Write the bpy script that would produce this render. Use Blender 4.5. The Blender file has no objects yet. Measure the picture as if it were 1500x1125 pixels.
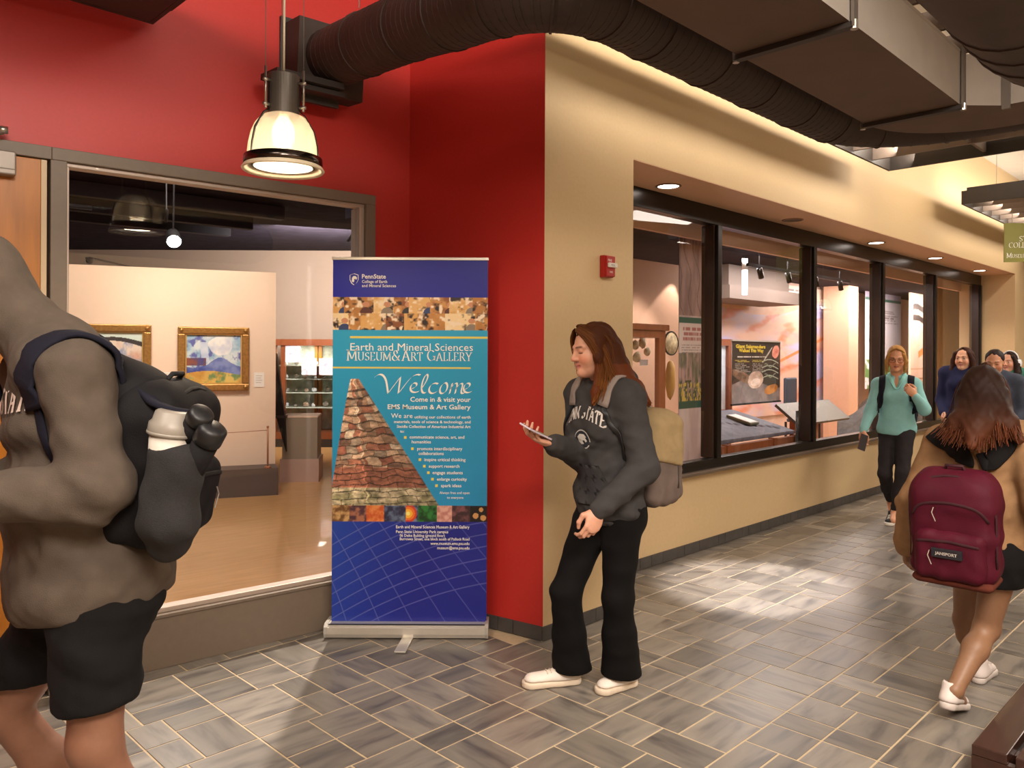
import bpy, bmesh, math, random
import numpy as np
from mathutils import Vector, Matrix
random.seed(7); RNG = np.random.default_rng(7)
S = bpy.context.scene
COL = S.collection
PI = math.pi
# ------------------------------------------------------------------ camera, world, exposure, large lights
EYE = 1.5; FPX = 1150.0; CXP = 750.0; CYP = 519.5; ROLL = math.radians(.25)
cam_d = bpy.data.cameras.new('camera'); cam = bpy.data.objects.new('camera', cam_d); COL.objects.link(cam)
cam.location = (0, 0, EYE); cam.rotation_euler = (PI/2, -ROLL, 0)
cam_d.sensor_width = 36; cam_d.lens = FPX/1500*36; cam_d.shift_y = -(562.5-CYP)/1500; cam_d.clip_start = .05
S.camera = cam
w = bpy.data.worlds.new('world'); S.world = w; w.use_nodes = True
w.node_tree.nodes['Background'].inputs[0].default_value = (.9, .66, .5, 1)
w.node_tree.nodes['Background'].inputs[1].default_value = .05
vs = S.view_settings; vs.view_transform = 'Standard'; vs.look = 'None'; vs.exposure = .80; vs.gamma = 1; vs.use_curve_mapping = False

def uv(px, py):
    a = px-CXP; b = CYP-py; c, s = math.cos(ROLL), math.sin(ROLL)
    return (a*c-b*s)/FPX, (a*s+b*c)/FPX
def at(px, py, Y):
    u, v = uv(px, py); return Vector((u*Y, Y, EYE+v*Y))
def on_floor(px, py, z=0.):
    u, v = uv(px, py); Y = (z-EYE)/v; return Vector((u*Y, Y, z))
def frame(o, ang):          # x along the wall (angle from +Y towards +X), y into the wall, z up
    s, c = math.sin(ang), math.cos(ang)
    return Matrix(((s, -c, 0, o[0]), (c, s, 0, o[1]), (0, 0, 1, o[2] if len(o) > 2 else 0), (0, 0, 0, 1)))
CORNER = (.167, 4.109); INNER = (-.611, 4.645)
HALL = frame(CORNER, math.radians(45))                 # right-hand wall with the display windows
LEFT = frame(INNER, math.radians(50.2))                # red wall with door and gallery window
RET = frame(INNER, math.atan2(CORNER[0]-INNER[0], CORNER[1]-INNER[1]))
RETLEN = math.hypot(CORNER[0]-INNER[0], CORNER[1]-INNER[1])
def on_plane(px, py, M, y=0.):  # pixel -> local coordinates on the plane y of a wall frame
    u, v = uv(px, py); Mi = M.inverted(); o = Mi @ Vector((0, 0, EYE)); d = Mi.to_3x3() @ Vector((u, 1, v))
    k = (y-o.y)/d.y; return o + d*k

def lamp(name, kind, M, energy, color, size=.3, size_y=None, spot=None, blend=.3, spread=None):
    d = bpy.data.lights.new(name, kind); d.energy = energy; d.color = color
    if kind == 'AREA':
        d.size = size
        if size_y: d.shape = 'RECTANGLE'; d.size_y = size_y
        if spread: d.spread = spread
    elif kind == 'SPOT':
        d.spot_size = spot; d.spot_blend = blend; d.shadow_soft_size = size
    else: d.shadow_soft_size = size
    o = bpy.data.objects.new(name, d); COL.objects.link(o); o.matrix_world = M; return o
def aim(p, q):
    p, q = Vector(p), Vector(q); return Matrix.Translation(p) @ (q-p).to_track_quat('-Z', 'Y').to_matrix().to_4x4()
WARM = (1, .89, .77); WHITE = (1, .88, .74); PINK = (1, .90, .85)
def hall(t, n, z): return HALL @ Vector((t, -n, z))
# added unseen fill lamps at hall ceiling height, cove strips over the louvre clouds, museum and gallery lighting
lamp('hall_fill', 'AREA', aim((-1.6, .6, 3.6), (-1.6, 1.2, 0)), 52, WARM, 1.6, 1.0)
lamp('hall_fill', 'AREA', aim((1.9, .5, 3.6), (1.6, 2.0, 0)), 100, WARM, 1.8, 1.2)
lamp('hall_fill', 'AREA', aim(hall(5.5, 3.0, 3.6), hall(5.2, 2.2, 0)), 100, WARM, 3.5, 1.0)
lamp('hall_fill', 'AREA', aim(hall(9.0, 2.6, 3.5), hall(8.6, 1.6, 0)), 70, WARM, 2.5, 1.0)
lamp('hall_fill', 'AREA', aim((.7, -.9, 3.3), (.1, 3.4, 1.2)), 92, WARM, 1.4, .8)  # added fill lamp behind the camera, brightens the red return wall
lamp('cove_strip', 'AREA', aim(hall(2.1, .52, 3.2), hall(2.1, 0, 3.3)), 24, WHITE, 4.0, .12)
lamp('cove_strip', 'AREA', aim(hall(8.1, .52, 3.2), hall(8.1, 0, 3.3)), 24, WHITE, 3.4, .12)
lamp('cove_strip', 'AREA', aim(hall(5.3, 1.4, 3.35), hall(5.3, .9, 4)), 14, WHITE, 1.2, .3)
lamp('gallery_light', 'AREA', aim((-2.6, 6.6, 3.2), (-3.1, 7.4, 0)), 40, WHITE, 2.4, 1.2)
lamp('gallery_light', 'AREA', aim((-2.6, 11.2, 2.9), (-3.6, 13.6, 2.5)), 130, WHITE, 1.5, 1.2)  # added lamp that brightens the gallery rear wall
lamp('museum_light', 'AREA', aim(HALL @ Vector((6.0, 1.5, 2.58)), HALL @ Vector((6.0, 1.8, 0))), 58, PINK, 2.8, .7)
lamp('museum_light', 'AREA', aim(HALL @ Vector((10.6, 1.75, 2.58)), HALL @ Vector((10.7, 2.4, 0))), 120, PINK, 4.5, .5)

lamp('gallery_beam', 'SPOT', aim((-1.02, 5.75, 3.1), (-1.25, 3.3, 0)), 480, WHITE, .05, spot=math.radians(50), blend=.3)
lamp('raft_gap_beam', 'SPOT', aim(hall(1.70, .20, 3.7), hall(1.72, .30, 0)), 800, (1, .93, .9), .05, spot=math.radians(22), blend=.5)
# ------------------------------------------------------------------ materials
def lin(c):
    c = c.lstrip('#'); v = [int(c[i:i+2], 16)/255 for i in (0, 2, 4)]
    return tuple(x/12.92 if x <= .04045 else ((x+.055)/1.055)**2.4 for x in v)
MATS = {}
def mat(name, col, rough=.6, metal=0., var=.0, scale=8., bump=0., bscale=None, stretch=(1, 1, 1), emit=0., attr=None, spec=.5, coat=0., detail=3., sheen=0.):
    if name in MATS: return MATS[name]
    m = bpy.data.materials.new(name); m.use_nodes = True; nt = m.node_tree; N = nt.nodes; b = N['Principled BSDF']
    c = lin(col) if isinstance(col, str) else col
    b.inputs['Base Color'].default_value = (*c, 1); b.inputs['Roughness'].default_value = rough
    b.inputs['Metallic'].default_value = metal; b.inputs['Specular IOR Level'].default_value = spec
    b.inputs['Coat Weight'].default_value = coat; b.inputs['Sheen Weight'].default_value = sheen
    src = None
    if attr:
        a = N.new('ShaderNodeAttribute'); a.attribute_name = attr; src = a.outputs['Color']
        nt.links.new(src, b.inputs['Base Color'])
    if var or bump:
        tc = N.new('ShaderNodeTexCoord'); mp = N.new('ShaderNodeMapping'); mp.inputs['Scale'].default_value = stretch
        nt.links.new(tc.outputs['Object'], mp.inputs[0])
    if var:
        n = N.new('ShaderNodeTexNoise'); n.inputs['Scale'].default_value = scale; n.inputs['Detail'].default_value = detail
        nt.links.new(mp.outputs[0], n.inputs['Vector'])
        r = N.new('ShaderNodeMapRange'); r.inputs[1].default_value = .3; r.inputs[2].default_value = .7
        r.inputs[3].default_value = 1-var; r.inputs[4].default_value = 1+var*.6; nt.links.new(n.outputs[0], r.inputs[0])
        x = N.new('ShaderNodeVectorMath'); x.operation = 'SCALE'
        if src: nt.links.new(src, x.inputs[0])
        else: x.inputs[0].default_value = c
        nt.links.new(r.outputs[0], x.inputs['Scale']); nt.links.new(x.outputs[0], b.inputs['Base Color'])
    if bump:
        n2 = N.new('ShaderNodeTexNoise'); n2.inputs['Scale'].default_value = bscale or scale*4; n2.inputs['Detail'].default_value = 4
        nt.links.new(mp.outputs[0], n2.inputs['Vector']); bp = N.new('ShaderNodeBump'); bp.inputs['Strength'].default_value = bump
        bp.inputs['Distance'].default_value = .004; nt.links.new(n2.outputs[0], bp.inputs['Height']); nt.links.new(bp.outputs[0], b.inputs['Normal'])
    if emit:
        b.inputs['Emission Color'].default_value = (*c, 1); b.inputs['Emission Strength'].default_value = emit
    MATS[name] = m; return m
def glass_mat(name, tint=(1, 1, 1), ior=1.45, rough=0., film=0.):
    m = bpy.data.materials.new(name); m.use_nodes = True; nt = m.node_tree; N = nt.nodes; N.remove(N['Principled BSDF'])
    t = N.new('ShaderNodeBsdfTransparent'); t.inputs[0].default_value = (*tint, 1); g = N.new('ShaderNodeBsdfGlossy'); g.inputs['Roughness'].default_value = rough
    f = N.new('ShaderNodeFresnel'); f.inputs[0].default_value = ior; mx = N.new('ShaderNodeMixShader')
    ge = N.new('ShaderNodeNewGeometry'); iv = N.new('ShaderNodeMath'); iv.operation = 'SUBTRACT'; iv.inputs[0].default_value = 1; nt.links.new(ge.outputs['Backfacing'], iv.inputs[1]); mu = N.new('ShaderNodeMath'); mu.operation = 'MULTIPLY'; nt.links.new(f.outputs[0], mu.inputs[0]); nt.links.new(iv.outputs[0], mu.inputs[1]); nt.links.new(mu.outputs[0], mx.inputs[0]); nt.links.new(t.outputs[0], mx.inputs[1]); nt.links.new(g.outputs[0], mx.inputs[2])
    nt.links.new(mx.outputs[0], N['Material Output'].inputs[0]); MATS[name] = m; return m
def slate_mat():
    m = bpy.data.materials.new('slate'); m.use_nodes = True; nt = m.node_tree; N = nt.nodes; L = nt.links.new; b = N['Principled BSDF']
    tc = N.new('ShaderNodeTexCoord'); oi = N.new('ShaderNodeObjectInfo'); ge = N.new('ShaderNodeNewGeometry')
    ad = N.new('ShaderNodeMath'); ad.operation = 'ADD'; L(oi.outputs['Random'], ad.inputs[0]); L(ge.outputs['Random Per Island'], ad.inputs[1])
    fr = N.new('ShaderNodeMath'); fr.operation = 'FRACT'; L(ad.outputs[0], fr.inputs[0])
    w_ = N.new('ShaderNodeMath'); w_.operation = 'MULTIPLY'; w_.inputs[1].default_value = 57; L(fr.outputs[0], w_.inputs[0])
    mp = N.new('ShaderNodeMapping'); mp.inputs['Scale'].default_value = (2.2, 11, 4); L(tc.outputs['Object'], mp.inputs[0])
    n = N.new('ShaderNodeTexNoise'); n.noise_dimensions = '4D'; n.inputs['Scale'].default_value = 1.6; n.inputs['Detail'].default_value = 5; n.inputs['Distortion'].default_value = .6
    L(mp.outputs[0], n.inputs['Vector']); L(w_.outputs[0], n.inputs['W'])
    cr = N.new('ShaderNodeValToRGB'); e = cr.color_ramp.elements
    e[0].position = .28; e[0].color = (*lin('#4e4a4a'), 1); e[1].position = .5; e[1].color = (*lin('#7d766e'), 1)
    x = e.new(.75); x.color = (*lin('#8f877c'), 1); L(n.outputs[0], cr.inputs[0])
    r = N.new('ShaderNodeMapRange'); r.inputs[3].default_value = .62; r.inputs[4].default_value = 1.12; L(fr.outputs[0], r.inputs[0])
    sc = N.new('ShaderNodeVectorMath'); sc.operation = 'SCALE'; L(cr.outputs[0], sc.inputs[0]); L(r.outputs[0], sc.inputs['Scale']); L(sc.outputs[0], b.inputs['Base Color'])
    b.inputs['Roughness'].default_value = .3; rr = N.new('ShaderNodeMapRange'); rr.inputs[3].default_value = .24; rr.inputs[4].default_value = .42
    L(n.outputs[0], rr.inputs[0]); L(rr.outputs[0], b.inputs['Roughness'])
    bp = N.new('ShaderNodeBump'); bp.inputs['Strength'].default_value = .12; bp.inputs['Distance'].default_value = .003; L(n.outputs[0], bp.inputs['Height']); L(bp.outputs[0], b.inputs['Normal'])
    MATS['slate'] = m; return m
SLATE = slate_mat(); GLASS = glass_mat('window_glass', (.97, .97, .98), 1.5)
RED = mat('red_paint', '#bd2e28', .45, var=.04, scale=60, bump=.08, bscale=220)
CREAM = mat('cream_paint', '#ceb389', .55, var=.03, scale=50, bump=.08, bscale=220)
GREIGE = mat('grey_brown_metal', '#75675a', .5, var=.04, scale=30)
DARKMET = mat('black_bronze_metal', '#221c18', .3, .55, var=.15, scale=14)
DUCT = mat('dark_duct_paint', '#3a2c25', .7, var=.14, scale=9, bump=.05)
DUCTSIDE = mat('grey_duct_side', '#8d837a', .6, var=.06, scale=9)
OAK = mat('honey_oak', '#b26c14', .38, var=.16, scale=5, stretch=(6, 6, .7), coat=.2)
GROUT = mat('tan_grout', '#c0ab8c', .7, var=.08, scale=30)
MAPLE = mat('maple_board', '#d9a76c', .25, var=.10, scale=3, stretch=(1, 9, 1), coat=.25)
PALE = mat('warm_white_paint', '#ecd2bb', .7, var=.02, scale=20)
TAUPE = mat('taupe_paint', '#a08d80', .7, var=.03, scale=20)
BLACKC = mat('black_ceiling', '#2b2733', .9, var=.3, scale=6, spec=.08)
STEEL = mat('brushed_steel', '#b9b2a8', .3, .9, var=.06, scale=30)
ALU = mat('satin_aluminium', '#d8d2c8', .35, .6, var=.03, scale=30)
PAPER = mat('white_card', '#efe9e2', .6, var=.02, scale=20)
WALNUT = mat('red_brown_wood', '#7c4326', .4, var=.18, scale=6, stretch=(5, 5, .8), coat=.2)
BLACKPL = mat('black_plastic', '#151416', .45, var=.1, scale=20)

# ------------------------------------------------------------------ mesh helpers
def tag(o, label=None, cat=None, group=None, kind=None):
    for k, v in (('label', label), ('category', cat), ('group', group), ('kind', kind)):
        if v: o[k] = v
    return o
def empty(name, M, label=None, cat=None, group=None, kind=None):
    o = bpy.data.objects.new(name, None); COL.objects.link(o); o.empty_display_size = .1
    o.matrix_world = M if isinstance(M, Matrix) else Matrix.Translation(M); return tag(o, label, cat, group, kind)
def link(name, me, m=None, parent=None, M=None, smooth=False):
    o = bpy.data.objects.new(name, me); COL.objects.link(o)
    if m is not None and not me.materials: me.materials.append(m)
    if smooth: me.shade_smooth()
    if parent is not None: o.parent = parent
    if M is not None: o.matrix_local = M
    return o
def obj(name, bm, m, parent=None, M=None, smooth=False):
    me = bpy.data.meshes.new(name); bm.normal_update(); bm.to_mesh(me); bm.free()
    return link(name, me, m, parent, M, smooth)
def BM(): return bmesh.new()
def box(bm, x0, x1, y0, y1, z0, z1, M=None, bev=0.):
    vs_ = [bm.verts.new((x, y, z)) for z in (z0, z1) for y in (y0, y1) for x in (x0, x1)]
    fs = [bm.faces.new([vs_[i] for i in f]) for f in ((0, 2, 3, 1), (4, 5, 7, 6), (0, 1, 5, 4), (2, 6, 7, 3), (0, 4, 6, 2), (1, 3, 7, 5))]
    if M is not None: bmesh.ops.transform(bm, matrix=M, verts=vs_)
    if bev:
        es = list({e for f in fs for e in f.edges}); bmesh.ops.bevel(bm, geom=es, offset=bev, segments=2, affect='EDGES', profile=.5)
    return bm
def bx(*a, **k): return box(BM(), *a, **k)
def poly(bm, pts, th, M=None):   # prism: outline in x,z extruded along y by th
    a = [bm.verts.new((x, 0, z)) for x, z in pts]; b = [bm.verts.new((x, th, z)) for x, z in pts]; n = len(pts)
    bm.faces.new(a); bm.faces.new(b[::-1])
    for i in range(n): bm.faces.new((a[i], b[i], b[(i+1) % n], a[(i+1) % n]))
    if M is not None: bmesh.ops.transform(bm, matrix=M, verts=a+b)
    bmesh.ops.recalc_face_normals(bm, faces=bm.faces); return bm
def tube(bm, pts, r, n=8, flat=None, caps=True, up=None):   # sweep of a circle (or a flat rounded strip: flat=(w,t)) along points; r may be a list
    pts = [Vector(p) for p in pts]; rings = []; last = None
    for i, p in enumerate(pts):
        d = (pts[min(i+1, len(pts)-1)]-pts[max(i-1, 0)]).normalized()
        u = up[i] if isinstance(up, list) else (Vector(up) if up is not None else (last or (Vector((0, 0, 1)) if abs(d.z) < .9 else Vector((1, 0, 0)))))
        u = Vector(u); x = d.cross(u); x = x.normalized() if x.length > 1e-6 else d.orthogonal().normalized(); y = x.cross(d).normalized(); last = y
        ri = r[i] if isinstance(r, (list, tuple)) else r
        if flat:
            w_, t_ = flat; prof = [(-w_/2, -t_/2), (w_/2, -t_/2), (w_/2, t_/2), (-w_/2, t_/2)]
        else: prof = [(ri*math.cos(2*PI*k/n), ri*math.sin(2*PI*k/n)) for k in range(n)]
        rings.append([bm.verts.new(p+x*a+y*b) for a, b in prof])
    m_ = len(rings[0])
    for a, b in zip(rings, rings[1:]):
        for k in range(m_): bm.faces.new((a[k], a[(k+1) % m_], b[(k+1) % m_], b[k]))
    if caps: bm.faces.new(rings[0][::-1]); bm.faces.new(rings[-1])
    return bm
def lathe(bm, prof, n=32, M=None):   # (r,z) profile
    rings = [[bm.verts.new((r*math.cos(2*PI*k/n), r*math.sin(2*PI*k/n), z)) for k in range(n)] for r, z in prof]
    for a, b in zip(rings, rings[1:]):
        for k in range(n): bm.faces.new((a[k], a[(k+1) % n], b[(k+1) % n], b[k]))
    if M is not None: bmesh.ops.transform(bm, matrix=M, verts=[v for r in rings for v in r])
    return bm
def disc(bm, r, z, n=32, M=None, flip=False):
    vs_ = [bm.verts.new((r*math.cos(2*PI*k/n), r*math.sin(2*PI*k/n), z)) for k in range(n)]; bm.faces.new(vs_[::-1] if flip else vs_)
    if M is not None: bmesh.ops.transform(bm, matrix=M, verts=vs_)
    return bm
def struct(name, bm, m, label, cat, M=None):
    return tag(obj(name, bm, m, None, M), label, cat, kind='structure')
PRINT = mat('printed_surface', '#ffffff', .5, attr='Col')
def print_grid(name, wdt, hgt, nx, ny, fn, parent=None, M=None, th=.004, m=None):
    """flat print: a thin board (x right, z up, front at y=0) whose colours come from fn(u,v) -> rgb (sRGB 0..1), v upwards"""
    u, v = np.meshgrid(np.linspace(0, 1, nx), np.linspace(0, 1, ny)); c = np.clip(fn(u, v), 0, 1)
    c = np.where(c <= .04045, c/12.92, ((c+.055)/1.055)**2.4)
    co = np.stack([u*wdt, np.zeros_like(u), v*hgt], -1).reshape(-1, 3); nv = nx*ny
    back = np.array([[0, th, 0], [wdt, th, 0], [wdt, th, hgt], [0, th, hgt]], float)
    i = np.arange(nx-1)[None, :]+np.arange(ny-1)[:, None]*nx; q = np.stack([i, i+1, i+1+nx, i+nx], -1).reshape(-1, 4)
    bq = np.array([[nv+1, nv, nv+3, nv+2], [0, nv, nv+1, nx-1], [nx-1, nv+1, nv+2, nv-1], [nv-1, nv+2, nv+3, nv-nx], [nv-nx, nv+3, nv, 0]])
    me = mesh_np(name, np.concatenate([co, back]), np.concatenate([q, bq]))
    a = me.color_attributes.new('Col', 'FLOAT_COLOR', 'POINT'); full = np.ones((nv+4, 4), np.float32); full[:nv, :3] = c.reshape(-1, 3); full[nv:, :3] = .6
    a.data.foreach_set('color', full.ravel()); return link(name, me, m or PRINT, parent, M)
def mesh_np(name, co, quads):
    me = bpy.data.meshes.new(name); co = np.asarray(co, np.float32); quads = np.asarray(quads, np.int32)
    me.vertices.add(len(co)); me.vertices.foreach_set('co', co.ravel()); k = quads.shape[1]
    me.loops.add(quads.size); me.loops.foreach_set('vertex_index', quads.ravel()); me.polygons.add(len(quads))
    me.polygons.foreach_set('loop_start', np.arange(0, quads.size, k, dtype=np.int32)); me.update(calc_edges=True); return me
def vnoise(x, y, seed=0):            # cheap value noise in numpy
    r = np.random.default_rng(seed).random((64, 64)); xi = np.floor(x).astype(int); yi = np.floor(y).astype(int); fx = x-xi; fy = y-yi
    fx = fx*fx*(3-2*fx); fy = fy*fy*(3-2*fy); g = lambda a, b: r[a % 64, b % 64]
    return (g(xi, yi)*(1-fx)+g(xi+1, yi)*fx)*(1-fy)+(g(xi, yi+1)*(1-fx)+g(xi+1, yi+1)*fx)*fy
def fbm(x, y, seed=0, o=4):
    s = 0; a = .5
    for k in range(o): s = s+a*vnoise(x*2**k, y*2**k, seed+k); a *= .5
    return s/(1-.5**o)
def hexc(h): return np.array([int(h[i:i+2], 16)/255 for i in (1, 3, 5)])
def mixc(a, b, t): return a*(1-t[..., None])+b*t[..., None]
def text_mesh(txt, size, align='LEFT', bold=0., shear=0., space=1.):
    cu = bpy.data.curves.new('t', 'FONT'); cu.body = txt; cu.size = size; cu.align_x = align; cu.offset = bold; cu.shear = shear; cu.space_character = space; cu.resolution_u = 2
    o = bpy.data.objects.new('t', cu); COL.objects.link(o); dg = bpy.context.evaluated_depsgraph_get()
    me = bpy.data.meshes.new_from_object(o.evaluated_get(dg)); bpy.data.objects.remove(o); bpy.data.curves.remove(cu); return me
TEXTROT = Matrix.Rotation(PI/2, 4, 'X')
def lettering(name, txt, size, x, z, m, parent, align='LEFT', bold=0., shear=0., y=-.0015, space=1., width=None):
    me = text_mesh(txt, size, align, bold, shear, space)
    if width and len(me.vertices):
        xs = [v.co.x for v in me.vertices]; k = width/(max(xs)-min(xs))
        for v in me.vertices: v.co.x *= k
    me.transform(TEXTROT); return link(name, me, m, parent, Matrix.Translation((x, y, z)))
# broad-nib pen lettering: strokes as polylines in a unit em, nib vector gives thick and thin
def arc(cx, cy, rx, ry, a0, a1, n=12): return [(cx+rx*math.cos(math.radians(a0+(a1-a0)*i/n)), cy+ry*math.sin(math.radians(a0+(a1-a0)*i/n))) for i in range(n+1)]
def nib_mesh(bm, strokes, nib, M):
    nv = Vector((nib[0], 0, nib[1]))
    for s in strokes:
        ps = [Vector((x, 0, y)) for x, y in s]
        for i, (p, q) in enumerate(zip(ps, ps[1:])):
            f = [bm.verts.new(M @ v) for v in (p-nv, p+nv, q+nv, q-nv)]; bm.faces.new(f)
CAPS = {  # width, strokes, serif end points
 'M': (1.0, [[(.1, 0), (.13, 1)], [(.13, 1), (.5, .1)], [(.5, .1), (.87, 1)], [(.87, 1), (.9, 0)]], [(.1, 0), (.9, 0), (.08, 1), (.92, 1)]),
 'U': (.86, [[(.15, 1), (.15, .35)]+arc(.43, .32, .28, .32, 180, 360)+[(.71, .35), (.71, 1)]], [(.15, 1), (.71, 1)]),
 'S': (.6, [arc(.3, .74, .2, .24, 20, 270)+arc(.3, .26, .22, .24, 90, -160)], []),
 'E': (.66, [[(.14, 0), (.14, 1)], [(.14, 0), (.56, 0), (.6, .2)], [(.14, .52), (.45, .52)], [(.14, 1), (.54, 1), (.56, .82)]], [(.14, 0), (.14, 1)]),
 'A': (.86, [[(.12, 0), (.43, 1)], [(.43, 1), (.76, 0)], [(.24, .34), (.62, .34)]], [(.12, 0), (.76, 0)]),
 'R': (.76, [[(.15, 0), (.15, 1)], [(.15, 1), (.35, 1)]+arc(.36, .75, .2, .25, 90, -90)+[(.15, .5)], [(.38, .5), (.7, 0)]], [(.15, 0), (.15, 1), (.72, 0)]),
 'T': (.7, [[(.35, 0), (.35, 1)], [(.04, .82), (.06, 1), (.64, 1), (.66, .82)]], [(.35, 0)]),
 'G': (.86, [arc(.46, .5, .36, .5, 45, 340), [(.78, .05), (.78, .42)]], [(.76, .42)]),
 'L': (.6, [[(.14, 0), (.14, 1)], [(.14, 0), (.52, 0), (.56, .2)]], [(.14, 0), (.14, 1)]),
 'Y': (.76, [[(.38, 0), (.38, .45)], [(.38, .45), (.08, 1)], [(.38, .45), (.68, 1)]], [(.38, 0), (.08, 1), (.68, 1)]),
 '&': (.95, [arc(.42, .75, .17, .23, -20, 230)+[(.8, .0)], [(.33, .55)]+arc(.38, .25, .27, .26, 140, 330)+[(.8, .5)]], []),
 'P': (.68, [[(.15, 0), (.15, 1)], [(.15, 1), (.33, 1)]+arc(.34, .74, .22, .26, 90, -90)+[(.15, .48)]], [(.15, 0), (.15, 1)]),
 'N': (.86, [[(.13, 0), (.13, 1)], [(.13, 1), (.72, 0)], [(.72, 0), (.72, 1)]], [(.13, 0), (.1, 1), (.72, 1)]),
 'C': (.8, [arc(.46, .5, .36, .5, 45, 318)], []), 'O': (.92, [arc(.46, .5, .37, .5, 0, 360, 24)], []),
 'I': (.36, [[(.18, 0), (.18, 1)]], [(.18, 0), (.18, 1)]), 'D': (.88, [[(.15, 0), (.15, 1)], [(.15, 1), (.4, 1)]+arc(.4, .5, .36, .5, 90, -90)+[(.15, 0)]], [(.15, 0), (.15, 1)]),
}
def serif_text(bm, runs, x, z, M=Matrix.Identity(4), gap=.06, nib=(.06, .018)):
    """runs: list of (letter or space, cap height); returns end x"""
    for ch, hgt in runs:
        if ch == ' ': x += .35*hgt; continue
        wdt, st, se = CAPS[ch]; nib_mesh(bm, st, nib, M @ Matrix.Translation((x, 0, z)) @ Matrix.Scale(hgt, 4))
        for sx, sy in se: nib_mesh(bm, [[(sx-.13, sy), (sx+.13, sy)]], (0, .028), M @ Matrix.Translation((x, 0, z)) @ Matrix.Scale(hgt, 4))
        x += (wdt+gap)*hgt
    return x
def small_caps(s, big, small):
    out = []; first = True
    for ch in s:
        if ch == ' ': out.append((' ', big)); first = True; continue
        out.append((ch.upper(), big if ch.isupper() or ch == '&' else small))
    return out
def run_width(runs, gap=.06): return sum((.35 if c == ' ' else CAPS[c][0]+gap)*h for c, h in runs)
# ------------------------------------------------------------------ STRUCTURE
# floor: grout bed with slate tiles laid on it
fl = struct('floor', bx(-9, 14, -3, 16, -.10, -.0018), GROUT, 'slate tile floor of the museum hallway with tan grout', 'floor')
bmw = BM()
def in_hall(p):
    h = HALL.inverted() @ p; l = LEFT.inverted() @ p; r = RET.inverted() @ p
    if h.x > -.05 and h.y > .50: return False
    if h.x > -.05 and h.x < .72 and h.y > .2: return False
    return not (l.y > .2 and r.y > .2) if h.x < .3 else True
def view_size(p):
    if p.y < .4: return 1e-6
    x = CXP+p.x/p.y*FPX; y = CYP-(p.z-EYE)/p.y*FPX
    return 1/(p.y*p.y) if -120 < x < 1620 and y < 1250 else 1e-6 if -1500 < x < 4500 and y < 2600 else 0
U = .0705; tiles = []
R = random.Random(3)
row = -4.4/U; tmin, tmax = int(-5.2/U), int(13.3/U)
n0 = int(-2.8/U)
n = n0
while n*U < 5.3:
    hgt = R.choice([6, 6, 7, 5]); t = tmin-R.randint(0, 5)
    while t < tmax:
        wd = R.choice([3, 4, 4, 3, 2]); 
        sp = {6: [(3, 3), (4, 2), (2, 4)], 7: [(4, 3), (3, 4)], 5: [(3, 2), (2, 3)]}[hgt]
        if wd == 2: sp = [(3, 3)] if hgt == 6 else sp
        a, b_ = R.choice(sp)
        for y0, h_ in ((n, a), (n+a, b_)):
            p = hall((t+wd/2)*U, (y0+h_/2)*U, 0)
            s = view_size(p)
            if s and in_hall(p): tiles.append((s*wd*h_, p, wd, h_))
        t += wd
    n += hgt
tiles.sort(key=lambda q: -q[0])
TM = {}
def tile_mesh(wd, h_):
    long_x = wd >= h_; a, b_ = (wd, h_) if long_x else (h_, wd)
    if (a, b_) not in TM:
        bm = BM(); x, y, g, c = a*U/2-.0038, b_*U/2-.0038, .0, .0012
        lo = [bm.verts.new(v) for v in ((-x, -y, -.008), (x, -y, -.008), (x, y, -.008), (-x, y, -.008))]
        mi = [bm.verts.new(v) for v in ((-x, -y, -c), (x, -y, -c), (x, y, -c), (-x, y, -c))]
        hi = [bm.verts.new(v) for v in ((-x+c, -y+c, 0), (x-c, -y+c, 0), (x-c, y-c, 0), (-x+c, y-c, 0))]
        for A, B in ((lo, mi), (mi, hi)):
            for k in range(4): bm.faces.new((A[k], A[(k+1) % 4], B[(k+1) % 4], B[k]))
        bm.faces.new(hi); bm.faces.new(lo[::-1]); me = bpy.data.meshes.new('floor_tile'); bm.to_mesh(me); bm.free(); me.materials.append(SLATE); TM[a, b_] = me
    return TM[a, b_], (0 if long_x else PI/2)
for s, p, wd, h_ in tiles[:300]:
    me, rz = tile_mesh(wd, h_); o = link('floor_tile', me, None, fl)
    o.location = p+Vector((0, 0, R.uniform(-.0006, .0006))); o.rotation_euler = (R.uniform(-.0015, .0015), R.uniform(-.0015, .0015), -PI/4+PI/2+rz)
far = BM()
for s, p, wd, h_ in tiles[300:]:
    x, y = wd*U/2-.0038, h_*U/2-.0038
    M = Matrix.Translation(p) @ Matrix.Rotation(PI/4, 4, 'Z'); f = [far.verts.new(M @ Vector(v)) for v in ((-x, -y, 0), (x, -y, 0), (x, y, 0), (-x, y, 0))]
    g = [far.verts.new(M @ Vector(v)) for v in ((-x, -y, -.007), (x, -y, -.007), (x, y, -.007), (-x, y, -.007))]
    far.faces.new(f)
    for k in range(4): far.faces.new((g[k], g[(k+1) % 4], f[(k+1) % 4], f[k]))
tag(obj('floor_tile_field', far, SLATE, fl), kind='stuff')

ZC = 4.0
struct('ceiling', bx(-9, 14, -3, 16, ZC, ZC+.1), mat('white_ceiling', '#cfc8be', .8, var=.03), 'pale high ceiling above the louvre clouds and ducts', 'ceiling')
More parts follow.
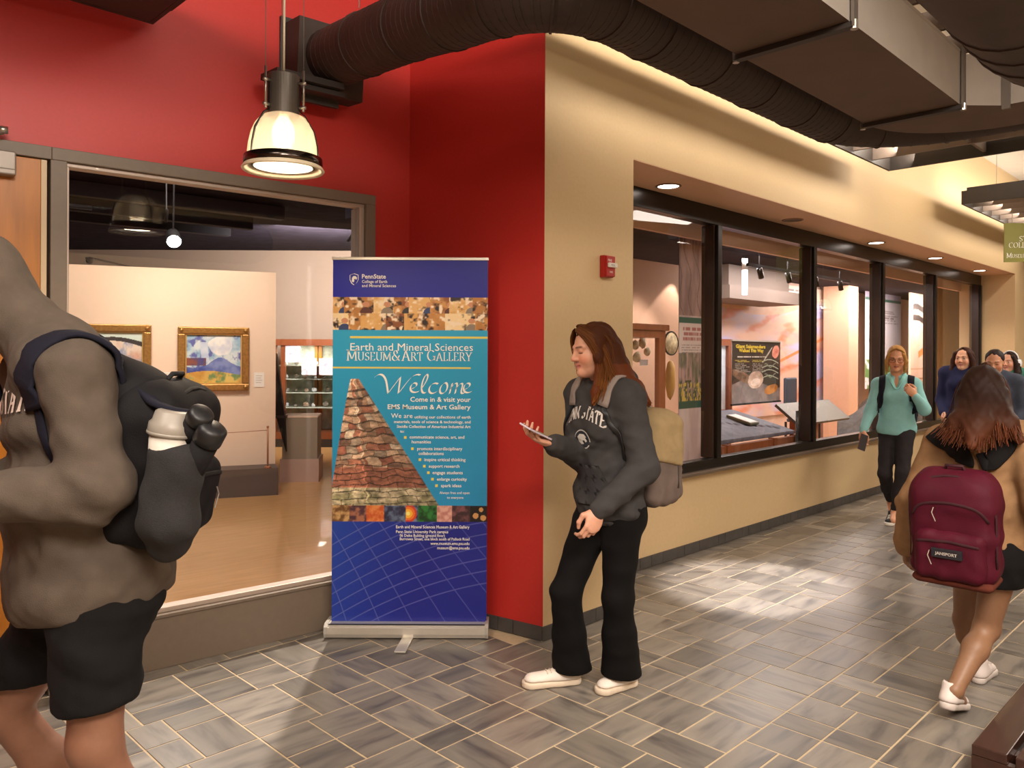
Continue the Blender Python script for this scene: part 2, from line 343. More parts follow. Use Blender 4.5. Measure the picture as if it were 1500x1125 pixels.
# --- red wall on the left with door and gallery window
FR = -.245; GR = -.305; GL = -1.795; DR = -1.86; DL = -2.80; FT = 2.40; GT = 2.345; SILL = .27
bm = BM(); box(bm, -9, .0, 0, .14, FT, ZC); box(bm, FR, 0, 0, .14, 0, FT); box(bm, -9, DL-.06, 0, .14, 0, FT)
struct('wall_left', bm, RED, 'red painted wall above the door and the gallery window', 'wall', LEFT)
struct('wall_center', bx(0, RETLEN+.0, 0, .12, .075, ZC), RED, 'short red return wall behind the roll-up banner', 'wall', RET)
# frame of door and window, one steel frame
win = tag(empty('window_1', LEFT @ Matrix.Translation((GL, 0, 0)), 'large gallery window in a grey-brown steel frame beside the door', 'window'), kind='structure')
def wp(name, m, x0, x1, y0, y1, z0, z1, par=None, bev=.003): return obj(name, bx(x0-GL, x1-GL, y0, y1, z0, z1, bev=bev), m, par or win)
wp('head_frame', GREIGE, GL-.06, FR, -.035, .12, GT, FT); wp('jamb', GREIGE, GR, FR, -.034, .12, 0, GT); wp('jamb', GREIGE, DR, GL, -.034, .12, 0, GT)
wp('sill_panel', GREIGE, GL, GR, -.034, .10, 0, SILL-.03); wp('sill_cap', GREIGE, GL, GR, -.040, .10, SILL-.029, SILL-.012)
STOP = mat('pale_glazing_bead', '#b5a59a', .45, .3)
wp('glazing_bead', STOP, GL, GR, -.01, .06, SILL-.012, SILL+.012); wp('glazing_bead', STOP, GL, GR, -.01, .06, GT-.018, GT); wp('glazing_bead', STOP, GL, GL+.012, -.01, .06, SILL, GT-.018); wp('glazing_bead', STOP, GR-.03, GR, -.01, .09, SILL, GT-.018)
wp('pane', GLASS, GL+.012, GR-.03, .030, .036, SILL+.012, GT-.018, bev=0)
for k in range(5): obj('screw', bx(.12+k*.3, .128+k*.3, -.012, -.008, GT-.012, GT-.006), STEEL, win)
door = tag(empty('door_1', LEFT @ Matrix.Translation((DL, 0, 0)), 'honey oak door with pale edge strip left of gallery window', 'door'), kind='structure')
dp = lambda name, m, x0, x1, y0, y1, z0, z1, par=door, bev=.002: obj(name, bx(x0-DL, x1-DL, y0, y1, z0, z1, bev=bev), m, par)
dp('leaf', OAK, DL+.01, DR-.035, -.022, .025, .01, GT-.005); dp('edge_strip', mat('pale_edge', '#cdb593', .5), DR-.035, DR-.012, -.026, .025, .01, GT-.005)
dp('head_frame', GREIGE, DL-.06, GL-.061, -.034, .12, GT, FT); dp('jamb', GREIGE, DL-.06, DL, -.034, .12, 0, GT)
c1_, c2_ = on_plane(24, 222, LEFT, -.085), on_plane(24, 257, LEFT, -.085)
cl = dp('door_closer', mat('silver_closer', '#8f857c', .4, .3), c1_.x-.28, c1_.x, -.085, -.023, c2_.z, c1_.z, bev=.006)
obj('closer_seam', bx(c1_.x-.275-DL, c1_.x-.005-DL, -.0862, -.084, c2_.z+.022, c2_.z+.026), GREIGE, cl)
a_ = on_plane(10, 190, LEFT, -.10)
obj('closer_arm', tube(tube(BM(), [(c1_.x-.16-DL, -.055, c1_.z), (c1_.x-.16-DL, -.08, c1_.z+.05), (a_.x-.01-DL, -.09, a_.z-.01)], .011), [(a_.x-.03-DL, -.09, a_.z), (a_.x+.005-DL, -.09, a_.z)], .016), STEEL, cl, smooth=True)

# --- cream wall on the right: pier, header over the alcove, return, sill wall
A0, A1, SOF, REC = .776, 9.69, 2.665, .43
bm = BM(); box(bm, 0.001, A0, 0, .7, .075, ZC); box(bm, A0, A1, 0, .7, SOF, ZC); box(bm, A1, 13.5, 0, .7, 0, ZC)
struct('wall_right', bm, CREAM, 'cream wall with pier and header over the display window alcove', 'wall', HALL)
WB = .60; WT = 2.625
bm = BM(); box(bm, A0-.05, A1+.02, REC+.02, REC+.17, .07, WB); struct('wall_alcove', bm, CREAM, 'cream low wall below the long display window', 'wall', HALL)
SOFM = mat('soffit_paint', '#d0a684', .55, var=.03, scale=40)
struct('trim_1', bx(A0, A1, .0, REC+.1, SOF-.006, SOF-.001), SOFM, 'warm beige soffit over the display window with recessed lights', 'soffit', HALL)
# window_2: black bronze storefront with five panes
w2 = tag(empty('window_2', HALL @ Matrix.Translation((A0, REC, 0)), 'long black framed storefront window of the museum display', 'window'), kind='structure')
Wb, Wt_ = WB+.02, SOF-.01
sill = obj('sill', bx(-.03, A1-A0, -.05, .12, WB-.0, WB+.025, bev=.004), mat('grey_sill', '#6b5c50', .4, .3), w2)
obj('bottom_rail', bx(-.03, A1-A0, -.01, .07, WB+.025, WB+.10, bev=.003), DARKMET, w2)
obj('head_rail', bx(-.03, A1-A0, -.012, .08, 2.52, SOF-.007, bev=.003), DARKMET, w2)
base_t = (on_plane(938, 838, HALL, REC).x)  # reference for mullions
mull = [on_plane(px, 500, HALL, REC).x-A0 for px in (1049.5, 1190, 1291, 1368)]+[A1-A0-.045]
edges = [-.03]+mull
for i, x in enumerate(mull):
    mu = obj('mullion', bx(x-.03, x+.03, -.03, .12, WB+.10, 2.52, bev=.004), DARKMET, w2)
    obj('mullion_cap', bx(x-.05, x-.031, -.005, .10, WB+.10, 2.52, bev=.002), mat('grey_bronze', '#453a35', .25, .6), mu)
for i in range(5):
    a = edges[i]+.03; b_ = edges[i+1]-.051
    if b_-a > .05: obj('pane', bx(a, b_, .030, .036, WB+.10, 2.52), GLASS, w2)
# baseboards of slate pieces
BASE = mat('dark_slate_base', '#4a4644', .5, var=.2, scale=14, bump=.1)
def baseboard(name, M, x0, x1, y, label, seed, hgt=.077):
    bb = struct(name, bx(x0, x1, y+.001, y+.004, 0, hgt-.003), GROUT, label, 'baseboard', M); r = random.Random(seed); x = x0
    while x < x1-.02:
        wd = r.choice([.10, .14, .14, .21, .28]); e = min(x+wd, x1)
        obj('base_tile', bx(x+.002, e-.002, y-.008, y+.001, .004, hgt, bev=.001), BASE, bb); x = e
baseboard('baseboard_center', RET, 0, RETLEN, 0, 'dark slate base tiles along the red return wall', 1)
baseboard('baseboard_right', HALL, -.008, A0, 0, 'dark slate base tiles along the cream pier', 2)
baseboard('baseboard_alcove', HALL, A0, A1, REC+.02, 'dark slate base tiles under the display window', 3, .082)

# --- gallery behind the left window
GF = struct('gallery_floor', bx(-9, -.02, 0.13, 12, -.02, .002), MAPLE, 'glossy honey maple board floor of the gallery', 'floor', LEFT)
struct('gallery_floor_inner', bx(-.02, 6, .75, 12, -.02, .001), MAPLE, 'honey maple board floor deeper inside the gallery', 'floor', LEFT)
struct('wall_gallery_back', bx(-12, 2, 0, .1, 0, 3.6), TAUPE, 'taupe rear wall of the gallery', 'wall', Matrix.Translation((0, 13.7, 0)))
struct('wall_gallery_left', bx(-.1, 0, 0, 14, 0, 3.6), TAUPE, 'taupe side wall of the gallery far left', 'wall', Matrix.Translation((-8.6, 0, 0)))
struct('wall_gallery_right', bx(0, 8.8, -.1, 0, 0, 3.6), TAUPE, 'taupe side wall between gallery and museum', 'wall', frame((-.79, 5.0), math.radians(-4.6)))
struct('ceiling_gallery', bx(-9, -.02, .14, 13, 3.3, 3.4), BLACKC, 'black painted open ceiling of the gallery', 'ceiling', LEFT)
struct('ceiling_gallery_inner', bx(-.02, 6, .9, 13, 3.3, 3.4), BLACKC, 'black painted open ceiling deeper inside the gallery', 'ceiling', LEFT)
# --- museum behind the right window
struct('museum_floor', bx(.6, 16, REC+.18, 2.7, .0, .004), MAPLE, 'maple floor of the museum display room', 'floor', HALL)
MW = mat('peach_wall', '#dcb092', .7, var=.03, scale=20)
struct('wall_museum_back', bx(3, 16, 2.7, 2.8, 0, 3.3), mat('museum_rear_paint', '#d2b09c', .7, var=.03), 'warm beige rear wall of the museum room', 'wall', HALL)
struct('wall_museum_left', bx(0, 3.18, -.1, 0, 0, 3.3), MW, 'peach side wall left in the museum room', 'wall', HALL @ Matrix.Translation((.6, .72, 0)) @ Matrix.Rotation(math.atan2(1.98, 2.4), 4, 'Z'))
struct('wall_museum_right', bx(16, 16.1, REC+.17, 2.7, 0, 3.3), MW, 'peach side wall right in the museum room', 'wall', HALL)
struct('wall_museum_panel', bx(10.2, 13.2, 1.25, 1.35, .004, 2.615), CREAM, 'cream partition behind the last window pane', 'wall', HALL)
struct('ceiling_museum', bx(.6, 16, .73, 2.8, 2.62, 2.75), BLACKC, 'dark open ceiling of the museum room', 'ceiling', HALL)
struct('trim_2', bx(A0-.2, A1, REC+.25, .72, 2.45, SOF), MW, 'peach lintel just inside the display window', 'lintel', HALL)
# rest of the hall outside the frame
struct('wall_far', bx(-9, 14, 0, .1, 0, ZC), CREAM, 'cream wall behind the viewer', 'wall', Matrix.Translation((0, -2.9, 0)))
struct('wall_opposite', bx(-6, 14, -5.2, -5.1, 0, ZC), CREAM, 'cream wall across the hallway', 'wall', HALL)
struct('wall_end', bx(13.4, 13.5, -5.1, .1, 0, ZC), CREAM, 'cream wall closing the far end of the hallway', 'wall', HALL)
# ------------------------------------------------------------------ OVERHEAD: louvre clouds, ducts, lamps
CLOUD = mat('taupe_louvre_paint', '#77695f', .6, var=.06, scale=10)
CLOUDD = mat('dark_louvre_edge', '#2d2622', .55, var=.08, scale=10)
WIRE = mat('steel_cable', '#8f877e', .4, .7)
def cloud(label, t0, t1, n0, n1, z, hgt, nb, nc, trim=True):
    """egg-crate ceiling raft in hall coordinates"""
    r = empty('ceiling_raft', HALL @ Matrix.Translation((t0, -n0, z)), label, 'ceiling raft', 'louvred ceiling rafts')
    L, W = t1-t0, n1-n0
    for a in ((0, L, -.02, 0), (0, L, -W, -W+.02), (0, .02, -W+.021, -.021), (L-.02, L, -W+.021, -.021)): obj('edge_board', bx(*a, 0, hgt), CLOUDD, r)
    if trim: obj('step_trim', bx(-.0, .025, -W+.03, -.05, hgt, hgt+.03), CLOUDD, r)
    for i in range(nb): x = L*(i+1)/(nb+1); obj('blade', bx(x-.012, x+.012, -W+.021, -.021, .02, hgt), CLOUD, r)
    for i in range(nc): y = -W*(i+1)/(nc+1); obj('cross_rail', bx(.021, L-.021, y-.012, y+.012, .03, hgt+.02), CLOUD, r)
    for x in (.3, L*.5, L-.3):
        for y in (-.25, -W+.25): obj('hanger_wire', tube(BM(), [(x, y, hgt), (x, y, ZC-z)], .003, 5), WIRE, r)
    return r
cloud('long taupe louvred raft nearest the cream wall, behind the big ducts', -1.2, 4.03, .30, 2.5, 3.09, .13, 12, 2)
cloud('dark edged louvred raft above the green sign, with stepped trim', 6.1, 11.5, .30, 2.4, 3.09, .14, 14, 2)
# round black duct: from the red wall, elbow, along the wall, then right
def arc_pts(c, r, a0, a1, n): return [(c[0]+r*math.cos(a0+(a1-a0)*i/n), c[1]+r*math.sin(a0+(a1-a0)*i/n)) for i in range(n+1)]
rd = empty('round_duct', (0, 0, 0), 'black spiral round duct curving from the red wall along the cream wall', 'duct')
p0 = Vector((-.985, 4.17, 3.06)); e_in = hall(-1.35, .62, 2.90)
c_t, c_n = -.55, .93
w0, w1, w2_ = Vector((-.463, 3.55, 2.985)), Vector((-.20, 3.175, 2.90)), hall(-.5, .93, 2.85)
path = [p0.lerp(w0, i/8) for i in range(8)]+[w0.lerp(w1, i/5) for i in range(5)]
bz = lambda a, b, c, k: a*(1-k)**2+b*2*k*(1-k)+c*k*k
path += [bz(w1, Vector((.155, 2.60, 2.80)), w2_, k/14) for k in range(15)]
path += [hall(-.5+(1.25+.5)*k/16, .93, 2.85) for k in range(1, 17)]
path += [hall(1.25+.55*math.sin(PI/2*k/10), 1.48-.55*math.cos(PI/2*k/10), 2.85) for k in range(1, 11)]
path += [hall(1.80, 1.48+k*.12, 2.85) for k in range(1, 9)]
obj('duct_run', tube(BM(), path, .150, 28), DUCT, rd, smooth=True)
def ring_at(i, k, r0): 
    a, b = path[i], path[i+1]; p = a.lerp(b, k); d = (b-a).normalized(); return (p-d*.005, p+d*.005, r0)
for i in range(1, len(path)-1):
    for k in ((.0, .5) if i < 44 else (.0,)):
        a, b, r0 = ring_at(i, k, .1515 if (i % 4 or k) else .156); obj('spiral_seam', tube(BM(), [a, b], r0, 24), DUCT, rd, smooth=False)
# square collar at the red wall end and a stepped bracket under it
colm = HALL.to_3x3().to_4x4(); dirn = (path[1]-path[0]).normalized(); xax = dirn.cross(Vector((0, 0, 1))).normalized(); CM = Matrix.Translation(p0) @ Matrix((( *xax, ), (*dirn, ), (*xax.cross(dirn), ))).transposed().to_4x4()
bm = BM(); box(bm, -.19, .19, -.12, .05, -.19, .17); obj('square_collar', bm, DUCT, rd, CM)
bm = BM(); box(bm, -.215, .215, -.15, -.121, -.22, .20); obj('collar_flange', bm, CLOUDD, rd, CM)
bm = BM(); box(bm, -.05, .30, .02, .05, -.25, -.215); box(bm, -.03, .32, .0, .16, -.215, -.19); box(bm, -.0, .36, .0, .20, -.185, -.155); obj('stepped_bracket', bm, CLOUDD, rd, CM)
wb = at(526, 12, 3.55); obj('hanger_wire', tube(BM(), [wb, wb+Vector((.02, 0, ZC-wb.z))], .003, 5), WIRE, rd)
# rectangular duct with strap hangers
rr = empty('rectangular_duct', (0, 0, 0), 'long rectangular duct with brown underside, grey side and strap hangers', 'duct')
N0, N1, Z0, Z1 = 1.205, 1.650, 2.70, 2.945; T0 = -2.2; T1 = 1.24
def rect_path(n_side, outer):
    if outer: return [hall(T0, N0, 0), hall(T1-.1, N0, 0)]+[hall(T1-.1+.55*math.sin(PI/2*k/8), N0+.55*(1-math.cos(PI/2*k/8)), 0) for k in range(1, 9)]+[hall(T1+.45, 3.4, 0)]
    return [hall(T0, N1, 0), hall(T1-.1, N1, 0)]+[hall(T1-.1+.14*k/8, N1+.14*k/8, 0) for k in range(1, 9)]+[hall(T1+.04, 3.4, 0)]
po, pi_ = rect_path(0, True), rect_path(0, False)
def strip(bm, A, za, B, zb):
    va = [bm.verts.new((p.x, p.y, za)) for p in A]; vb = [bm.verts.new((p.x, p.y, zb)) for p in B]
    for k in range(len(A)-1): bm.faces.new((va[k], va[k+1], vb[k+1], vb[k]))
bm = BM(); strip(bm, po, Z0, pi_, Z0); strip(bm, pi_, Z1, po, Z1); strip(bm, po, Z1, po, Z0); obj('underside_panel', bm, mat('brown_duct_underside', '#5a4538', .65, var=.08, scale=9, bump=.05), rr)
bm = BM(); strip(bm, pi_, Z0, pi_, Z1); strip(bm, [hall(t, N1-.005, 0) for t in (T0, T1-.1)], Z1, [hall(t, N1+.005, 0) for t in (T0, T1-.1)], Z1+.012); obj('side_panel', bm, DUCTSIDE, rr)
for t in (-.17, 1.13):
    obj('strap', bx(t-.018, t+.018, -N1-.01, -N0+.01, Z0-.022, Z0-.002), CLOUDD, rr, HALL)
    for n in (N0-.01, N1+.012):
        rod = obj('hanger_strut', bx(t-.018, t+.018, -n-.006, -n+.006, Z0-.02, Z1+.05 if n > 1.4 else Z0+.03), mat('dull_steel', '#6f665e', .45, .6), rr, HALL)
        obj('nut', lathe(BM(), [(0, -.016), (.014, -.016), (.014, .016), (0, .016)], 8, Matrix.Translation((t, -n, Z0-.012))), STEEL, rod)
        obj('threaded_rod', tube(BM(), [(t, -n, Z1), (t, -n, ZC)], .006, 6), WIRE, rod)
t = T1+.06; n = N1+.155
obj('hanger_strut', bx(t-.03, t-.012, -n-.018, -n+.018, Z0-.02, Z1+.04), MATS['dull_steel'], rr, HALL)
# second black duct, cut by the upper right edge of the picture
sd = empty('round_duct', (0, 0, 0), 'black duct end cut off at the top right corner', 'duct')
q0 = at(1535, 20, 2.35); dd = HALL.to_3x3() @ Vector((1, 0, 0))
obj('duct_run', tube(BM(), [q0-dd*2.4]+[q0+dd*k for k in (-1, -.2, .0, .12)]+[q0+dd*.20+Vector((.02, -.02, 0))], [.20]*4+[.19, .15], 28), DUCT, sd, smooth=True)
for k in (-.35, -.2, -.06): obj('seam', tube(BM(), [q0+dd*k, q0+dd*(k+.02)], .205, 28), DUCT, sd)
# dark raft corner at the top left
u_, v_ = uv(224, 36); Yc = (3.0-EYE)/v_; pc = HALL.inverted() @ Vector((u_*Yc, Yc, 3.0))
tlr = cloud('black stepped raft corner cut off at the top left', pc.x-3.0, pc.x, -pc.y, -pc.y+1.8, 3.0, .06, 10, 2, False)
obj('lower_panel', bx(.021, 2.979, -1.779, -.021, .001, .018), CLOUDD, tlr); obj('step_board', bx(0, 3.06, -1.8, -.06, .061, .12), CLOUDD, tlr); obj('upper_board', bx(0, 3.0, -1.8, -.10, .121, .2), CLOUDD, tlr)
# second raft higher up right, seen between the ducts
cloud('pale louvred raft seen between the two ducts at top right', -.6, 3.6, 2.55, 4.3, 3.20, .13, 9, 2, False)

def pendant(label, p, lit=True, group='glass dome pendant lamps'):
    """p = centre of the rim"""
    r = empty('pendant_lamp', p, label, 'lamp', group)
    prof = [(.062, .178), (.085, .168), (.106, .142), (.122, .104), (.131, .062), (.135, .016), (.136, -.016)]
    bm = BM(); lathe(bm, prof, 96)
    for i, v in enumerate(bm.verts):
        a = math.atan2(v.co.y, v.co.x); k = 1+(.012 if i % 2 else 0); v.co.x *= k; v.co.y *= k
    obj('glass_dome', bm, RIB, r, smooth=True)
    obj('rim_band', lathe(BM(), [(.136, .012), (.149, .012), (.151, -.008), (.150, -.022), (.144, -.028), (.138, -.022), (.138, .010), (.136, .012)], 64), mat('dark_chrome', '#5a504b', .18, .95), r, smooth=True)
    obj('lower_lip', lathe(BM(), [(.150, -.022), (.158, -.034), (.153, -.040), (.140, -.028), (.118, -.020), (.138, -.018)], 64), mat('cream_lip', '#f0e2c4', .35, emit=.0), r, smooth=True)
    obj('housing', lathe(BM(), [(0, .335), (.058, .335), (.062, .331), (.062, .178), (0, .176)], 40), mat('grey_housing', '#6d665f', .45, .5, var=.05), r, smooth=False)
    obj('lens_ring', lathe(BM(), [(.112, -.024), (.118, -.024), (.118, -.016), (.112, -.016), (.112, -.024)], 48), DARKMET, r)
    obj('bulb', lathe(BM(), [(0, .05), (.03, .06), (.045, .09), (.042, .13), (.02, .172)], 24), BULB if lit else PAPER, r, smooth=True)
    for k in range(3):
        a = math.radians(232+k*120); c, s = math.cos(a), math.sin(a)
        st = obj('strap', tube(BM(), [(.068*c, .068*s, .30), (.068*c, .068*s, .19), (.090*c, .090*s, .170), (.127*c, .127*s, .108), (.140*c, .140*s, .05), (.143*c, .143*s, .006)], .0035, 6, flat=(.010, .004)), DARKMET, r)
        obj('rod', tube(BM(), [(.082*c, .082*s, .19), (.082*c, .082*s, .35)], .005, 8), STEEL, st, smooth=True)
        for z in (.205, .30): obj('bolt', tube(BM(), [(.060*c, .060*s, z), (.092*c, .092*s, z)], .007, 8), STEEL, st, smooth=True)
        obj('cable', tube(BM(), [(.082*c, .082*s, .35), (.082*c, .082*s, ZC-p[2])], .0016, 5), WIRE, st)
    obj('power_cord', tube(BM(), [(.0, 0, .335), (.005, 0, ZC-p[2])], .005, 8), mat('ivory_cord', '#d7cbb4', .5), r, smooth=True)
    if lit: lamp('pendant_bulb', 'POINT', Matrix.Translation(Vector(p)+Vector((0, 0, .05))), 3, (1, .8, .56), .04); lamp('pendant_down', 'AREA', Matrix.Translation(Vector(p)+Vector((0, 0, -.012))), 7, (1, .82, .6), .2).data.shape = 'DISK'
    return r
def rib_glass():
    m = bpy.data.materials.new('ribbed_glass'); m.use_nodes = True; nt = m.node_tree; N = nt.nodes; b = N['Principled BSDF']; L = nt.links.new
    b.inputs['Base Color'].default_value = (.95, .9, .78, 1); b.inputs['Roughness'].default_value = .15
    tl_ = N.new('ShaderNodeBsdfTranslucent'); tl_.inputs[0].default_value = (.42, .35, .25, 1); tr = N.new('ShaderNodeBsdfTransparent'); tr.inputs[0].default_value = (.95, .92, .84, 1)
    m1 = N.new('ShaderNodeMixShader'); m1.inputs[0].default_value = .22; L(b.outputs[0], m1.inputs[1]); L(tl_.outputs[0], m1.inputs[2])
    m2 = N.new('ShaderNodeMixShader'); m2.inputs[0].default_value = .2; L(m1.outputs[0], m2.inputs[1]); L(tr.outputs[0], m2.inputs[2]); L(m2.outputs[0], N['Material Output'].inputs[0]); return m
RIB = rib_glass(); BULB = mat('lamp_bulb', '#fff0d8', .5, emit=2.5)
pendant('ribbed glass dome pendant lamp hanging by the red wall', at(415, 236, 3.08))
pendant('ribbed glass dome pendant lamp further down the hallway', hall(10.4, 2.1, 2.3))
# recessed lights in the soffit
DLM = mat('downlight_glow', '#fff2e6', .5, emit=9)
names = ['lit round recessed light at the pier end of the soffit', 'unlit round recessed light, second from the pier', 'lit round recessed light, third from the pier', 'lit round recessed light, fourth from the pier', 'lit round recessed light at the far end of the soffit']
for i, (px, py) in enumerate(((979, 271), (1161, 321), (1283.5, 354.5), (1370, 377), (1435, 395.5))):
    u, v = uv(px, py); Y = (SOF-EYE)/v; p = Vector((u*Y, Y, SOF-.006)); r = empty('recessed_light', p, names[i], 'light', 'recessed soffit lights')
    obj('trim_ring', lathe(BM(), [(.088, 0), (.088, -.006), (.074, -.008), (.070, -.002), (.070, .0)], 32), mat('bronze_ring', '#8a7060', .4, .5) if i < 2 else MATS['bronze_ring'], r)
    obj('lens', disc(BM(), .071, -.003, 32, flip=True), DLM if i != 1 else mat('dark_lens', '#4a3c33', .4), r)
    if i != 1: lamp('downlight', 'SPOT', aim(p+Vector((0, 0, -.02)), p+Vector((0, 0, -1))), 26, (1, .80, .58), .06, spot=math.radians(110), blend=.6)
# fire alarm pull station
q = on_plane(885, 391, HALL, 0); al = empty('fire_alarm', HALL @ Matrix.Translation((q.x, -.001, q.z)), 'red fire alarm pull station with white handle on cream pier', 'fire alarm')
AR = mat('alarm_red', '#a3100e', .35)
obj('back_box', bx(-.043, .043, -.035, 0, -.062, .062, bev=.005), AR, al); obj('cover', bx(-.040, .040, -.048, -.0355, -.058, .058, bev=.004), AR, al)
hd = obj('pull_handle', bx(-.034, .040, -.066, -.0485, -.008, .018, bev=.004), mat('white_handle', '#d8d2ca', .4), al)
for o in (lettering('lettering', 'PULL', .016, -.02, -.001, BLACKPL, hd, y=-.0668),): pass
lettering('lettering', 'FIRE', .020, -.028, .026, PAPER, al, y=-.0487); lettering('lettering', 'FIRE', .016, -.012, -.038, PAPER, al, y=-.0487)
# green hanging sign
gy = 8.2; ga = at(1471, 327, gy); gb = at(1471, 384, gy); gh = ga.z-gb.z; gw = gh*1.9
gs = empty('hanging_sign', Matrix.Translation(gb) @ Matrix.Rotation(math.radians(-6), 4, 'Z'), 'olive green hanging sign with white serif lettering at right edge', 'sign')
obj('board', bx(0, gw, 0, .012, 0, gh), mat('olive_sign', '#7d7a1c', .5, var=.05), gs)
WHT = mat('white_lettering', '#f4efe6', .5)
bm = BM(); runs = small_caps('Steidle'.upper(), gh*.19, gh*.19)
def fit_caps(s, big, small, xc, z, bm):
    r_ = small_caps(s, big, small); serif_text(bm, r_, xc-run_width(r_)/2, z)
bm = BM(); fit_caps('STEIDLE', gh*.17, gh*.17, gw*.5, gh*.53, bm) if False else None
serif_text(bm, small_caps('Steidle', gh*.135, gh*.135), gw*.19, gh*.53); serif_text(bm, small_caps('Collection', gh*.13, gh*.13), gw*.055, gh*.37)
bmesh.ops.translate(bm, verts=bm.verts, vec=(0, -.0015, 0)); obj('lettering', bm, WHT, gs)
bm = BM(); serif_text(bm, small_caps('Museum & Art', gh*.12, gh*.09), gw*.03, gh*.11); bmesh.ops.translate(bm, verts=bm.verts, vec=(0, -.0015, 0)); obj('lettering', bm, WHT, gs)
for x in (.08, gw-.08): obj('hanger_wire', tube(BM(), [(x, .006, gh), (x, .006, 3.09-gb.z)], .003, 5), WIRE, gs)
# slatted bench at the lower right
be = empty('bench', Matrix.Translation(on_floor(1424, 1115)) @ Matrix.Rotation(math.radians(-1), 4, 'Z'), 'dark stained slotted wooden bench at the lower right corner', 'bench')
BW = mat('dark_bench_wood', '#3a2119', .35, var=.2, scale=5, stretch=(.8, 7, 7), coat=.15)
Mb = Matrix.Rotation(math.radians(45), 4, 'Z'); H_ = .09
be.matrix_world = Matrix.Translation(on_floor(1423, 1090, .12)-Vector((0, 0, .12))) @ Mb
for k, (a, b_) in enumerate(((0, .11), (.135, .245), (.27, .38), (.405, .515))): obj('slat', bx(0, 1.6, -b_, -a, .085, .12, bev=.003), BW, be)
obj('end_rail', bx(0, .03, -.515, 0, .0, .084), BW, be); obj('side_rail', bx(.031, 1.6, -.03, 0, .0, .084), BW, be); obj('side_rail', bx(.031, 1.6, -.515, -.485, .0, .084), BW, be)
for x in (.10, .55, 1.0): obj('cross_piece', bx(x, x+.05, -.48, -.031, .04, .084), BW, be)
